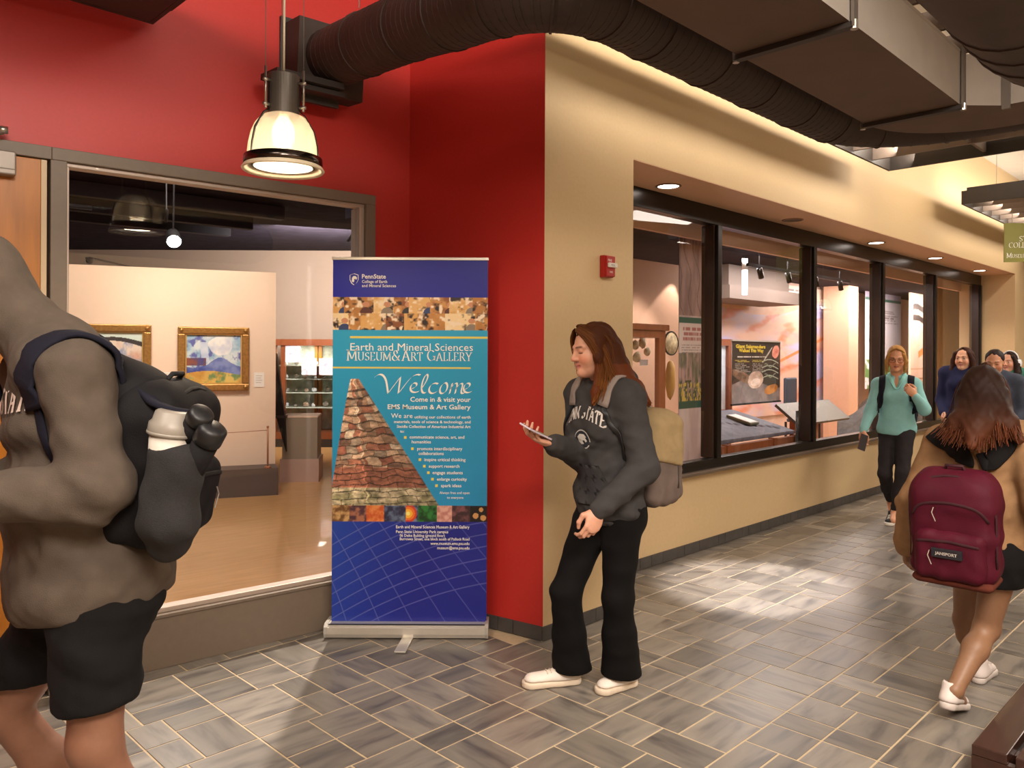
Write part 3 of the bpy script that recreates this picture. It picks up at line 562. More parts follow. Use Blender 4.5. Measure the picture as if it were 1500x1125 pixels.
# ------------------------------------------------------------------ ROLL-UP BANNER
K = 4.19/FPX; BX0 = 485.5
B0 = at(485.5, 928, 4.19)
ban = empty('roll_up_banner', Matrix.Translation((B0.x, 4.19, 0)), 'tall blue roll-up banner with an obelisk picture reading Welcome', 'banner')
BWD = 227*K; zb = lambda y: (928-y)*K+.012; xb = lambda x: (x-BX0)*K
TOPZ = zb(381); BOTZ = zb(914)
def banner_print(u, v):
    x = 485.5+u*227; y = 914-v*(914-381); s = np.stack([x, y])
    teal = hexc('#27a0c8'); teal2 = hexc('#218cc0'); c = mixc(teal, teal2, np.clip((y-480)/270, 0, 1))
    top = mixc(hexc('#0c15a0'), hexc('#0a0e88'), np.clip((x-485)/227, 0, 1)); c = np.where((y < 436)[..., None], top, c)
    # photo strip: two rows of warm snapshots
    def photos(x, y, y0, y1, edges, seed, pal):
        out = np.zeros(x.shape+(3,)); i = np.searchsorted(edges, x)
        for k in range(len(edges)+1):
            m = i == k; a = hexc(pal[(k*7+seed) % len(pal)]); b = hexc(pal[(k*5+seed*3+2) % len(pal)]); d = hexc('#2a1812')
            f = fbm(x*.09+k*9, y*.11+seed*5, seed+k, 3); g = fbm(x*.10+k*3, y*.13, seed+k+9, 3)
            q = mixc(a, b, np.clip((f-.35)*3, 0, 1)); q = mixc(q, d+np.zeros_like(q), np.clip((g-.57)*6, 0, 1)); q = mixc(q, hexc('#f3dcc0')+np.zeros_like(q), np.clip((fbm(x*.16+k, y*.16, seed+31, 2)-.58)*6, 0, 1))
            xc = 485+18+k*31; ph = ((x-xc)/5)**2+((y-(y0+(y1-y0)*.45))/4)**2; q = np.where((ph < 1)[..., None], hexc('#c98a66'), q)
            q = np.where((((x-xc)/9)**2+((y-y1)/9)**2 < 1)[..., None], hexc(('#31406b', '#5a2a22', '#8a7a6a', '#2a2a2e')[k % 4]), q); out = np.where(m[..., None], q, out)
        return out
    warm = ['#c98f4e', '#e0b070', '#8a4f28', '#d9a25c', '#b5793c', '#f0d2a0']
    r1 = photos(x, y, 436, 460, np.array([502, 545, 575, 597, 628, 656, 690]), 3, warm); r2 = photos(x, y, 460, 484, np.array([509, 526, 563, 590, 610, 650, 694]), 5, warm)
    c = np.where(((y >= 436) & (y < 460))[..., None], r1, c); c = np.where(((y >= 460) & (y < 484))[..., None], r2, c)
    for (x0, x1, yy) in ((511, 713, 495), (485, 688, 539.5)): c = np.where(((x > x0) & (x < x1) & (abs(y-yy) < 1.15))[..., None], hexc('#e2cf57'), c)
    # obelisk: courses of rough stones on two faces
    ax, ay = 515, 556; yb = 741
    k = np.clip((y-ay)/(yb-ay), 0, 1.2); xl = ax-3-31*k**.9; xr = ax+9+118*k; xe = ax+2+22*k+2*np.sin(y*.4)
    inside = (y > ay) & (y < yb) & (x > xl) & (x < xr); left = x < xe
    persp = (k+.12)**1.25*16; tilt = np.where(left, (xe-x)*.25, -(x-xe)*(.30-.30*k)); row = persp-tilt*.035+.9*(fbm(x*.05, y*.06, 17, 2)-.5); ri = np.floor(row).astype(int)
    off = (ri*.618) % 1; wdt = np.where(left, 2.2, 3.4); su = np.where(left, (xe-x)/np.maximum(xe-xl, 1), (x-xe)/np.maximum(xr-xe, 1)); ci = np.floor(su*wdt+off).astype(int)
    h = np.random.default_rng(5).random((64, 16)); hv = h[ri % 64, (ci+np.where(left, 7, 0)) % 16]
    pal = np.array([hexc(p) for p in ('#b08a70', '#8d6f5a', '#8f5a48', '#bfa085', '#93806e', '#a06a54', '#c9b29a', '#75584a')]); st = pal[np.clip((hv*8).astype(int), 0, 7)]
    band = (k > .70) & (k < .86); st = np.where(band[..., None], pal[2]*.6+pal[5]*.4, st); st = np.where((k > .86)[..., None], mixc(hexc('#c9b898'), hexc('#7d7758'), np.clip((fbm(x*.1, y*.1, 4)-.3)*2.4, 0, 1)), st)
    st = st*(.62+.75*fbm(x*.16, y*.35, 8, 4))[..., None]; st = st*np.where(left, 1.16, .93)[..., None]
    fr = row-ri; cf = (su*wdt+off) % 1; st = st*np.where((fr < .14+.10*(1-k)) | (cf < .04), .5, 1)[..., None]; st = np.where((abs(x-xe) < 1.1)[..., None], st*1.25, st)
    c = np.where(inside[..., None], st, c)
    # mineral strip
    ms = np.array([511, 536, 562, 586, 612, 639, 661, 688]); i = np.searchsorted(ms, x); pal2 = [('#c9a06a', '#6e4a2a'), ('#4a2f3a', '#a56a52'), ('#c6572a', '#e08a4a'), ('#2a2a44', '#5d6a86'), ('#6f7f96', '#2e2a3e'), ('#2f7a34', '#123a18'), ('#b97a70', '#d9a596'), ('#7a4a4e', '#3a2428'), ('#171012', '#171012')]
    m = np.zeros_like(c)
    for k2, (a, b) in enumerate(pal2):
        f = fbm(x*.17+k2*4, y*.17, 40+k2, 4); q = mixc(hexc(a), hexc(b), np.clip((f-.35)*3.3, 0, 1)); m = np.where((i == k2)[..., None], q, m)
    rr_ = np.hypot(x-597, y-753)
    for rad, cc in ((13, '#c8402a'), (10, '#e8742c'), (6.5, '#f2b234'), (3, '#f7e27a')): m = np.where(((rr_ < rad) & (x > 594) & (x < 612))[..., None], hexc(cc), m)
    for ex, ey, er in ((696, 756, 4.2), (704, 747, 3.2), (707, 759, 4.2)): m = np.where((np.hypot(x-ex, y-ey) < er)[..., None], hexc('#c9925a'), m); 
    c = np.where(((y >= 741) & (y < 765))[..., None], m, c)
    # lower blue field with fine pale graticule
    blue = mixc(hexc('#1d42a6'), hexc('#181f84'), np.clip((x-485)/150+(y-765)/600, 0, 1)); g = np.zeros_like(x)
    for q in range(9):
        g = np.maximum(g, np.clip(1.1-abs((y-(800+q*24-40))+(x-485)*.62*(1-.0016*(x-485))-40+q*6)/1.25, 0, 1))
        g = np.maximum(g, np.clip(1.1-abs((x-(440+q*38))-(y-765)*(.62+.03*q)+.0011*(y-765)**2*(1-q*.25))/1.0, 0, 1))
    c = np.where((y >= 765)[..., None], mixc(blue, hexc('#8f8ac0')+np.zeros_like(blue), g*.55), c)
    return c
print_grid('graphic_panel', BWD, TOPZ-BOTZ, 300, 700, banner_print, ban, Matrix.Translation((0, 0, BOTZ)), .0008, mat('banner_vinyl', '#ffffff', .45, attr='Col'))
obj('top_rail', bx(-.004, BWD+.004, -.008, .012, TOPZ-.004, TOPZ+.012, bev=.002), ALU, ban)
# base cassette
bm = BM(); Lb = xb(714.5)-xb(479.5); prof = [(-.075, .0), (-.082, .02), (-.080, .052), (-.06, .066), (.055, .066), (.078, .05), (.08, .02), (.07, .0)]
def extr(bm, prof, x0, x1):
    a = [bm.verts.new((x0, y, z)) for y, z in prof]; b = [bm.verts.new((x1, y, z)) for y, z in prof]; n = len(prof); bm.faces.new(a); bm.faces.new(b[::-1])
    for i in range(n): bm.faces.new((a[i], b[i], b[(i+1) % n], a[(i+1) % n]))
    bmesh.ops.recalc_face_normals(bm, faces=bm.faces); return bm
PV = [(y+.012, z+.008) for y, z in prof]
bs = obj('base_cassette', extr(BM(), PV, xb(479.5)+.014, xb(714.5)-.014), ALU, ban)
obj('slot', bx(xb(484), xb(711), -.056, -.045, .0745, .0755), BLACKPL, bs)
for a, b_ in ((xb(479.5)-.004, xb(479.5)+.0138), (xb(714.5)-.0138, xb(714.5)+.004)):
    obj('end_cap', extr(BM(), [(y*1.04, z*1.08-.001) for y, z in PV], a, b_), mat('grey_end_cap', '#b9b4ac', .4, .3), ban)
obj('foot', bx(xb(584), xb(600), -.23, -.0, .001, .012, bev=.004), ALU, ban, Matrix.Rotation(math.radians(-4), 4, 'Z') @ Matrix.Translation((.03, .0, 0)))
obj('support_pole', tube(BM(), [(BWD/2, .03, .075), (BWD/2, .03, TOPZ)], .008, 8), ALU, ban, smooth=True)
# lettering
bm = BM(); Mw = Matrix.Translation((0, -.0016, 0)); rn = small_caps('Museum&Art Gallery', 15.2*K, 12*K); kx = (690-506.5)*K/run_width(rn)
serif_text(bm, rn, 0, 0, Matrix.Translation((xb(506.5), -.0016, zb(529))) @ Matrix.Diagonal((kx, 1, 1, 1))); tag(obj('serif_title', bm, WHT, ban), kind='stuff')
def bt(txt, px0, px1, base, cap, bold=0., shear=0., name='lettering', m=None):
    me = text_mesh(txt, 1, 'LEFT', bold, shear); xs = [v.co.x for v in me.vertices]; x0, x1 = min(xs), max(xs)
    kx = (px1-px0)*K/(x1-x0); kz = cap*K/.73
    for v in me.vertices: v.co.x = (v.co.x-x0)*kx; v.co.y *= kz
    me.transform(TEXTROT); return link(name, me, m or WHT, ban, Matrix.Translation((xb(px0), -.0016, zb(base))))
bt('Earth and Mineral Sciences', 511.5, 691, 514.5, 11.5)
bt('PennState', 528, 563, 409, 6.6, .02); bt('College of Earth', 528, 565, 415.5, 4.4, .012); bt('and Mineral Sciences', 528, 578, 421.5, 4.4, .012)
bt('Come in & visit your', 599.5, 688, 589, 7.2, .014); bt('EMS Museum & Art Gallery', 566.5, 688, 600, 7.2, .014)
bt('We are', 571.5, 603, 613, 7.2); bt('utilizing our collections of earth', 606, 688, 613.5, 4.4, .012); bt('materials, tools of science & technology, and', 576, 688, 620.5, 4.4, .012); bt('Steidle Collection of American Industrial Art', 580, 688, 627.5, 4.4, .012); bt('to:', 585, 591, 634.5, 4.4, .012)
for i, (tx, a, b_, y) in enumerate((('communicate science, art, and', 599, 679, 643), ('humanities', 602, 630, 650), ('promote interdisciplinary', 610, 676, 660), ('collaborations', 612, 649, 667), ('inspire critical thinking', 620.5, 681, 676), ('support research', 627, 672, 685.5), ('engage students', 632.5, 677, 695), ('enlarge curiosity', 639, 683, 704.5), ('spark ideas', 645, 675, 714))):
    bt(tx, a, b_, y, 4.8, .012)
GOLD = mat('gold_bullet', '#e2cf57', .5)
for x, y in ((592.5, 641.5), (603, 658), (614, 674), (620.5, 683.5), (626.5, 693), (632.5, 702.5), (638.5, 712)): obj('bullet', bx(xb(x)-1.9*K, xb(x)+1.9*K, -.0016, -.0008, zb(y)-1.9*K, zb(y)+1.9*K), GOLD, ban)
bt('Always free and open', 643, 687, 724, 4, 0); bt('to everyone', 654, 678, 731, 4, 0)
for tx, a, b_, y, c_ in (('Earth and Mineral Sciences Museum & Art Gallery', 579.5, 687, 774.5, 4.6), ('Penn State University Park campus', 579.5, 656, 781.5, 4.4), ('06 Deike Building (ground floor)', 585, 651, 787, 4.2), ('Burrowes Street, one block south of Pollock Road', 585, 687, 792, 4.2), ('www.museum.ems.psu.edu', 630, 687, 798.5, 4.4), ('museum@ems.psu.edu', 640, 687, 805, 4.4)): bt(tx, a, b_, y, c_, .012)
# Welcome in broad-nib italic
def cub(p0, p1, p2, p3, n=10): return [tuple((1-t)**3*a+3*t*(1-t)**2*b+3*t*t*(1-t)*c+t**3*d for a, b, c, d in zip(p0, p1, p2, p3)) for t in [i/n for i in range(n+1)]]
WEL = [cub((547, 554), (556, 544), (563, 551), (565, 563))+[(567, 577)], [(567, 577), (585, 553)], [(585, 553), (582, 577)], cub((582, 577), (592, 566), (602, 545), (614, 550)),
 cub((602, 570), (612, 567), (610, 560), (604, 562))+cub((604, 562), (596, 567), (599, 580), (612, 574)),
 cub((616, 570), (626, 556), (627, 549), (623, 549))+cub((623, 549), (616, 556), (612, 580), (622, 576)),
 cub((640, 563), (634, 559), (626, 566), (627, 573))+cub((627, 573), (629, 579), (635, 577), (640, 573)),
 cub((651, 561), (643, 563), (640, 577), (646, 577))+cub((646, 577), (653, 577), (657, 563), (651, 561)),
 [(661, 562), (657, 577)], cub((658, 571), (663, 561), (669, 559), (668, 565))+[(665, 577)], cub((666, 571), (671, 561), (677, 560), (676, 565))+cub((676, 565), (674, 573), (672, 579), (679, 576)),
 cub((679, 571), (690, 567), (688, 560), (682, 562))+cub((682, 562), (674, 567), (677, 580), (689, 574))]
bm = BM(); nib_mesh(bm, [[(xb(x), zb(y)) for x, y in s] for s in WEL], (.0044, .0036), Matrix.Translation((0, -.0016, 0))); obj('script_title', bm, WHT, ban)
# shield emblem
sh = [(510.5, 404), (516.5, 402), (522.5, 404), (522.5, 411), (520, 416), (516.5, 418.5), (513, 416), (510.5, 411)]
bm = BM(); nib_mesh(bm, [[(xb(x), zb(y)) for x, y in sh+[sh[0]]]], (.0016, .0012), Matrix.Translation((0, -.0016, 0)))
hdp = [(513, 413), (513.5, 408), (515.5, 405.5), (518.5, 405.5), (520.5, 407.5), (520.5, 410), (519, 411), (518.5, 409.5), (516.5, 410), (517, 413), (515, 415)]
bm.faces.new([bm.verts.new((xb(x), -.0016, zb(y))) for x, y in hdp]); obj('shield_emblem', bm, WHT, ban)

# ------------------------------------------------------------------ GALLERY behind the left window
PA, PB = Vector((-2.596, 8.624, 0)), Vector((-4.44, 7.89, 0)); pd = (PA-PB).normalized()
PM = frame((PB.x, PB.y), math.atan2(pd.x, pd.y)); PLn = (PA-PB).length
pw = empty('partition_wall', PM @ Matrix.Translation((-2.2, 0, 0)), 'cream display partition with dark plinth in the gallery', 'partition')
obj('panel', bx(0, PLn+2.2, 0, .18, .29, 2.39), PALE, pw); obj('plinth', bx(0, PLn+2.205, -.32, .17, 0, .289), mat('dark_plinth', '#574a48', .6, var=.05), pw)
def pm(px, py, y=0.): return on_plane(px, py, PM, y)
def painting(label, x0, x1, z0, z1, fn, fw, seed):
    r = empty('framed_painting', PM @ Matrix.Translation((x0, -.002, z0)), label, 'painting', 'paintings on the partition'); w_, h_ = x1-x0, z1-z0
    gold = mat('gilt_frame', '#a87a3c', .35, .5, var=.3, scale=40, bump=.3, bscale=70)
    for k, (a, b_, c, d) in enumerate(((0, w_, 0, fw), (0, w_, h_-fw, h_), (0, fw, fw, h_-fw), (w_-fw, w_, fw, h_-fw))):
        fr = obj('frame_rail', bx(a, b_, -.05, 0, c, d, bev=.012), gold, r)
        i_ = fw*.8; 
    ib = .012
    for a, b_, c, d in ((fw, w_-fw, fw, fw+ib), (fw, w_-fw, h_-fw-ib, h_-fw), (fw, fw+ib, fw+ib, h_-fw-ib), (w_-fw-ib, w_-fw, fw+ib, h_-fw-ib)): obj('liner', bx(a, b_, -.03, -.003, c, d), mat('bright_gilt', '#d6ae62', .3, .5), r)
    for a, c in ((fw*.5, fw*.5), (w_-fw*.5, fw*.5), (fw*.5, h_-fw*.5), (w_-fw*.5, h_-fw*.5)): obj('corner_ornament', lathe(BM(), [(.0, .012), (.018, .010), (.026, 0)], 12, Matrix.Translation((a, -.05, c)) @ Matrix.Rotation(PI/2, 4, 'X')), gold, r, smooth=True)
    print_grid('canvas', w_-2*fw-2*ib, h_-2*fw-2*ib, 120, 100, fn, r, Matrix.Translation((fw+ib, -.012, fw+ib)), .008)
def ptg1(u, v):
    f = fbm(u*5, v*5, 71, 4); g = fbm(u*9+3, v*7, 72, 4); sky = mixc(hexc('#8fb4cf'), hexc('#d8e2e4'), np.clip((f-.35)*3, 0, 1))
    c = mixc(sky, hexc('#5a63a8')+np.zeros_like(sky), np.clip((g-.48)*7, 0, 1)*(v > .3)); c = np.where(((((u-.62)/.22)**2+((v-.78)/.2)**2 < 1+.8*(f-.5)) )[..., None], mixc(hexc('#f1f0ec'), hexc('#c5cbe0'), np.clip((g-.3)*2, 0, 1)), c)
    c = np.where(((abs(u-.34+.1*(v-.5)) < .07*(v < .85)*(v > .42)))[..., None], mixc(hexc('#eef0f2'), hexc('#9fb4d8'), g), c)
    hill = .30+.22*np.exp(-((u-.62)/.22)**2)+.05*fbm(u*8, u*0, 5); c = np.where((v < hill)[..., None], mixc(hexc('#34489a'), hexc('#7f8fc6'), np.clip((f-.35)*2.6+u*.4-.2, 0, 1)), c)
    c = np.where(((v < .52) & (v > .36) & (u < .36))[..., None], mixc(hexc('#8a4a3c'), hexc('#40448a'), np.clip((g-.35)*3, 0, 1)), c)
    grass = mixc(hexc('#c78f3a'), hexc('#e0c26a'), np.clip((f-.3)*2.5, 0, 1)); return np.where((v < .2+.05*np.sin(u*4))[..., None], mixc(grass, hexc('#6f8f5a')+np.zeros_like(grass), np.clip((g-.55)*6, 0, 1)), c)
def ptg2(u, v):
    f = fbm(u*4, v*4, 81, 4); g = fbm(u*9, v*6, 82, 4); c = mixc(hexc('#e0cfc0'), hexc('#c78f78'), np.clip((f-.4)*3.5, 0, 1)); c = mixc(c, hexc('#8f9ab8')+np.zeros_like(c), np.clip((g-.52)*5, 0, 1))
    return np.where((v > .83+.1*np.sin(u*3))[..., None], hexc('#cfe0d8'), np.where((v > .74+.12*np.sin(u*3))[..., None], hexc('#24202a'), c))
a, b_ = pm(260, 573), pm(365, 480); painting('gilt framed painting of blue smoke and hills with a golden field', a.x, b_.x, a.z, b_.z, ptg1, .075, 1)
a, b_ = pm(110, 577), pm(222, 476); painting('gilt framed painting of pale rocks, half hidden behind the hooded person', a.x-.05, b_.x, a.z-.05, b_.z, ptg2, .075, 2)
for (x0, y0, x1, y1, lab) in ((233, 545, 249, 572, 'white wall card between the two gilt framed paintings'), (372, 545.5, 387, 567, 'white wall card right of the smoke painting')):
    a, b_ = pm(x0, y1), pm(x1, y0); c = empty('wall_card', PM @ Matrix.Translation((a.x, -.001, a.z)), lab, 'card'); obj('card', bx(0, b_.x-a.x, -.006, 0, 0, b_.z-a.z), PAPER, c)
    for k in range(4): obj('text_line', bx(.02, (b_.x-a.x)*(.8-.1*(k % 2)), -.0065, -.006, (b_.z-a.z)*(.75-.15*k), (b_.z-a.z)*(.78-.15*k)), mat('grey_print', '#a39a94', .6), c)
q = pm(395, 679, -.29); st = empty('rope_barrier', PM @ Matrix.Translation((q.x-.02, -.29, .289)), 'low thin post with cord on the dark plinth', 'barrier'); CU = mat('copper_post', '#b27a5e', .4, .3)
obj('post', tube(BM(), [(0, 0, 0), (0, 0, .43)], .010, 10), CU, st, smooth=True); obj('foot', lathe(BM(), [(0, .02), (.03, .018), (.035, 0), (0, 0)], 16), CU, st, smooth=True)
obj('cord', tube(BM(), [(-2.4+k*.24, 0, .40-.03*math.sin(PI*k/10)) for k in range(11)], .004, 6), CU, st, smooth=True); obj('knob', lathe(BM(), [(0, .45), (.014, .44), (.012, .425), (0, .42)], 12), CU, st, smooth=True)
# grey pedestal
pq = on_floor(413, 706.5); pe = empty('pedestal', Matrix.Translation(pq) @ Matrix.Rotation(math.radians(8), 4, 'Z'), 'taupe square pedestal with pale base beside the partition end', 'pedestal')
PG = mat('pedestal_paint', '#9a8d7c', .6, var=.03); z_t = at(430, 612, pq.y).z
obj('body', bx(0, .40, 0, .45, .271, z_t), PG, pe); obj('base', bx(-.02, .42, -.02, .47, 0, .27), mat('pale_pedestal_base', '#c0a398', .6, var=.03), pe); obj('top', bx(-.005, .405, -.005, .455, z_t+.001, z_t+.02), PALE, pe)
bl = empty('blade_sculpture', Matrix.Translation(at(404, 613, pq.y-.05)), 'tall black tapering blade standing between pedestal and partition', 'sculpture')
obj('blade', poly(BM(), [(.0, .0), (.12, -.42), (.10, .0), (.0, .72)], .05), BLACKPL, bl); bl.location.z = z_t+.03
bl2 = obj('foot', bx(-.02, .12, -.02, .07, -.03, -.0), mat('sculpture_foot', '#3a3030', .5), bl)
# wooden glass display case in the distance
cq = at(404, 497, 12.8); cz = at(404, 640, 12.8).z; cw = (492-404)/FPX*12.8+.6; dc = empty('display_case', (cq.x, 12.6, 0), 'red-brown wooden display case with glass shelves seen through gallery', 'display case')
obj('base', bx(.0, cw, 0, .6, 0, .13), mat('dark_case_base', '#2d2522', .5), dc); obj('floor_board', bx(0, cw, 0, .6, .131, .24), WALNUT, dc)
obj('cornice', bx(-.03, cw+.03, -.03, .63, cq.z-.10, cq.z), WALNUT, dc)
for x in (0, .14, cw-.07): obj('post', bx(x, x+.07, 0, .07, .241, cq.z-.101), WALNUT if x != .14 else WALNUT, dc)
for x in (.55, .62): obj('rear_post', bx(x, x+.05, .53, .59, .241, cq.z-.101), OAK, dc)
obj('back_panel', bx(.05, cw-.05, .595, .6, .241, cq.z-.101), mat('case_back', '#c3ccba', .5, var=.5, scale=7), dc)
for z in (.62, .86, 1.08, 1.30): obj('glass_shelf', bx(.08, cw-.08, .1, .58, z, z+.012), mat('shelf_glass_edge', '#cfdcd0', .15), dc)
lamp('case_light', 'AREA', aim((cq.x+.5, 12.85, cq.z-.12), (cq.x+.5, 12.9, 0)), 7, WHITE, .6, .3)  # added lamp, brightens the inside of the case
obj('pane', bx(.21, cw-.08, .03, .035, .241, cq.z-.101), GLASS, dc)
rg = random.Random(5)
for z in (.632, .872, 1.092, 1.312):
    for k in range(5):
        x = .16+k*.16+rg.uniform(-.02, .02); s = rg.uniform(.03, .055); bm = BM(); bmesh.ops.create_icosphere(bm, subdivisions=1, radius=s)
        for v in bm.verts: v.co *= rg.uniform(.75, 1.1)
        mi = obj('mineral_specimen', bm, mat('grey_mineral%d' % (k % 3), ('#c9cdd0', '#7b7468', '#a98f78')[k % 3], .4, var=.3, scale=30), None, Matrix.Translation((cq.x+x, 12.85+rg.uniform(-.08, .08), z+s*.8)))
        sh_ = {.632: 'bottom', .872: 'second', 1.092: 'third', 1.312: 'top'}[z]; nth = ('leftmost', 'second', 'third', 'fourth', 'rightmost')[k]
        tag(mi, '%s %s mineral lump on the %s glass shelf of the distant case' % (nth, ('pale grey', 'dark grey', 'tan')[k % 3], sh_), 'mineral', 'minerals in the distant case')
for x, z, lb in ((.22, 1.36, 'upper left'), (.48, 1.16, 'middle'), (.76, 1.16, 'right-hand')):
    pp = empty('paper_sheet', (cq.x+x, 12.585, z), lb+' pale printed sheet taped to the glass of the distant display case', 'paper', 'sheets on the distant case')
    print_grid('sheet', .24, .27, 24, 24, lambda u, v, k=x: mixc(hexc('#f3e9f0'), hexc('#c9a9c0'), np.clip((fbm(u*4+k*20, v*4, 3)-.5)*4, 0, 1)), pp, None, .003)
# gallery ceiling: pipes, track and spotlights
tk = empty('track_rail', (0, 0, 0), 'black lighting track under the dark gallery ceiling', 'track')
obj('rail', bx(-5.5, -.6, 0, .04, 3.16, 3.20), BLACKPL, tk, LEFT @ Matrix.Translation((0, 3.6, 0)))
for k_, (x_, y_) in enumerate(((-4.0, 3.4), (-2.6, 5.2), (-1.6, 6.2), (-3.2, 7.0))): tag(obj('beam', bx(-7, 1.5, y_, y_+.12, 3.14, 3.29), mat('dark_beam', '#2a2833', .7), None, LEFT), ('nearest', 'second', 'third', 'farthest')[k_]+' dark beam across the black gallery ceiling', 'beam', 'beams under the gallery ceiling')
pp = empty('ceiling_pipe', (0, 0, 0), 'thin grey pipes running under the dark gallery ceiling', 'pipe')
for y, z, r_ in ((2.6, 3.05, .025), (5.8, 3.12, .03)): obj('pipe', tube(BM(), [(-8, y, z), (-.5, y, z)], r_, 8), mat('dark_grey_pipe', '#3d3a44', .5), pp, LEFT, smooth=True)
dk = obj('duct_box', bx(-5.2, -3.4, 4.0, 5.0, 2.98, 3.29), mat('dark_green_duct', '#2f3030', .6, var=.1), None, LEFT); tag(dk, 'dark boxed duct under the gallery ceiling', 'duct')
SPOTM = mat('spot_face', '#ffffff', .5, emit=60)
def spot(label, px, py, Y, tgt, e, lit=True, size=.055):
    p = at(px, py, Y); r = empty('track_spotlight', aim(p, tgt), label, 'spotlight', None)
    obj('can', lathe(BM(), [(size, -.0), (size, .02), (size*.9, .14), (0, .15)], 20), BLACKPL, r, smooth=True); obj('face', disc(BM(), size*.92, .003, 20, flip=True), SPOTM if lit else PAPER, r)
    Mi = r.matrix_world.inverted(); top = Vector((p.x, p.y, 3.28)); obj('stem', tube(BM(), [(0, 0, .10), Mi @ top], .008, 6), BLACKPL, r)
    if e: lamp('spot_beam', 'SPOT', aim(p+(Vector(tgt)-p).normalized()*.01, tgt), e, (1, .88, .74), .05, spot=math.radians(60), blend=.4)
spot('bright track spotlight shining towards the hallway through the gallery window', 255, 354, 6.6, (-1.1, 3.4, .0), 25, size=.06)
spot('small lit spotlight above and left of the bright one', 243, 324, 6.9, PM @ Vector((.8, 0, 1.6)), 0, True, .016)
spot('small spotlight at the right end of the dark gallery ceiling', 510, 353, 7.4, PM @ Vector((1.9, 0, 1.5)), 0, True, .014)
for px in (150, 310): lamp('painting_spot', 'SPOT', aim((PM @ Vector((pm(px, 500).x, -1.5, 3.1))), PM @ Vector((pm(px, 500).x, 0, 1.75))), 62, (1, .84, .66), .08, spot=math.radians(75), blend=.9)
cm_ = pm(131, 381, -.0); sc_ = empty('security_camera', at(131, 381, 9.2), 'small dome security camera high on the gallery wall', 'camera'); obj('dome', lathe(BM(), [(0, -.045), (.03, -.035), (.045, 0), (.045, .03), (0, .03)], 16), mat('camera_grey', '#5d5660', .3), sc_, smooth=True); obj('lens', lathe(BM(), [(0, -.012), (.012, -.01), (.018, 0)], 12, Matrix.Translation((0, -.045, -.01)) @ Matrix.Rotation(PI/2, 4, 'X')), BLACKPL, sc_, smooth=True)
obj('arm', tube(BM(), [(0, 0, .03), (0, 4.5, .03)], .012, 6), MATS['camera_grey'], sc_)
# ------------------------------------------------------------------ MUSEUM behind the right-hand display window
def hq(px, py, y): return on_plane(px, py, HALL, y)
def he(name, x, y, z, label, cat, group=None): return empty(name, HALL @ Matrix.Translation((x, y, z)), label, cat, group)
CHERRY = mat('cherry_wood', '#9c5a35', .35, var=.15, scale=5, stretch=(5, 5, .8), coat=.2)
# tall wooden cabinet with round specimens, at the left
YC = .95; a = hq(928, 690, YC); b = hq(975, 480, YC); cx0 = a.x-.35; cx1 = b.x; ctop = hq(975, 476, YC).z; cdep = .42
ca = he('display_cabinet', cx0, YC, 0, 'tall cherry wood display cabinet behind the first window pane', 'display cabinet'); W_ = cx1-cx0
obj('cornice', bx(-.02, W_+.025, -.025, cdep+.02, ctop-.05, ctop, bev=.006), CHERRY, ca); obj('frieze', bx(0, W_, 0, cdep, ctop-.11, ctop-.051), CHERRY, ca)
for x, y in ((0, 0), (W_-.09, 0), (0, cdep-.045), (W_-.045, cdep-.045)): obj('post', bx(x, x+(.09 if y == 0 else .045), y, y+.045, 0, ctop-.111), CHERRY, ca)
zm = hq(975, 597, YC).z
obj('mid_rail', bx(.091, W_-.091, 0, .045, zm-.03, zm), CHERRY, ca); obj('side_rail', bx(W_-.045, W_, .046, cdep-.046, zm-.03, zm), CHERRY, ca); obj('bottom_rail', bx(.091, W_-.091, 0, .045, .30, .40), CHERRY, ca)
LIN = mat('cabinet_lining', '#e6d9cc', .7, var=.02); obj('back_panel', bx(.02, W_-.02, cdep-.02, cdep, .3, ctop-.111), LIN, ca); obj('shelf', bx(.046, W_-.05, .05, cdep-.021, zm-.02, zm-.005), LIN, ca)
obj('lower_panel', bx(.091, W_-.091, .02, .03, .40, zm-.03), LIN, ca); obj('side_lower_panel', bx(W_-.03, W_-.02, .046, cdep-.046, .3, zm-.03), LIN, ca)
obj('pane', bx(.091, W_-.091, .015, .019, zm, ctop-.111), GLASS, ca)
SPM = mat('cream_ore', '#d9c39a', .6, var=.45, scale=25); rg = random.Random(9)
def nodule(label, px, py, y, r, cat='mineral', m=None, grp='specimens in the cherry cabinet', name='round_specimen'):
    q = hq(px, py, y); bm = BM(); bmesh.ops.create_icosphere(bm, subdivisions=2, radius=r)
    for v in bm.verts: v.co *= rg.uniform(.88, 1.08); v.co.y *= .6
    o = obj(name, bm, m or SPM, None, HALL @ Matrix.Translation((q.x, y, q.z)), smooth=True); return tag(o, label, cat, grp)
for lab, px, py, r in (('cream round specimen, upper left in the cherry cabinet', 931, 505, .045), ('cream round specimen, upper middle in the cherry cabinet', 941, 502, .05), ('cream round specimen, right of the upper pair in the cherry cabinet', 948, 515, .04), ('cream round specimen, lower left above the card in the cherry cabinet', 933, 523, .05)): nodule(lab, px, py, YC+.3, r)
q = hq(978, 503, YC+.28); dsk = he('specimen_dish', q.x, YC+.25, q.z, 'large pale disc with dark edge on the cabinet back', 'disc'); obj('disc', lathe(BM(), [(0, .012), (.10, .012), (.105, .006), (.105, 0)], 28, Matrix.Rotation(PI/2, 4, 'X')), SPM, dsk, smooth=True); obj('rim', lathe(BM(), [(.100, .014), (.110, .014), (.110, 0)], 28, Matrix.Rotation(PI/2, 4, 'X')), BLACKPL, dsk)
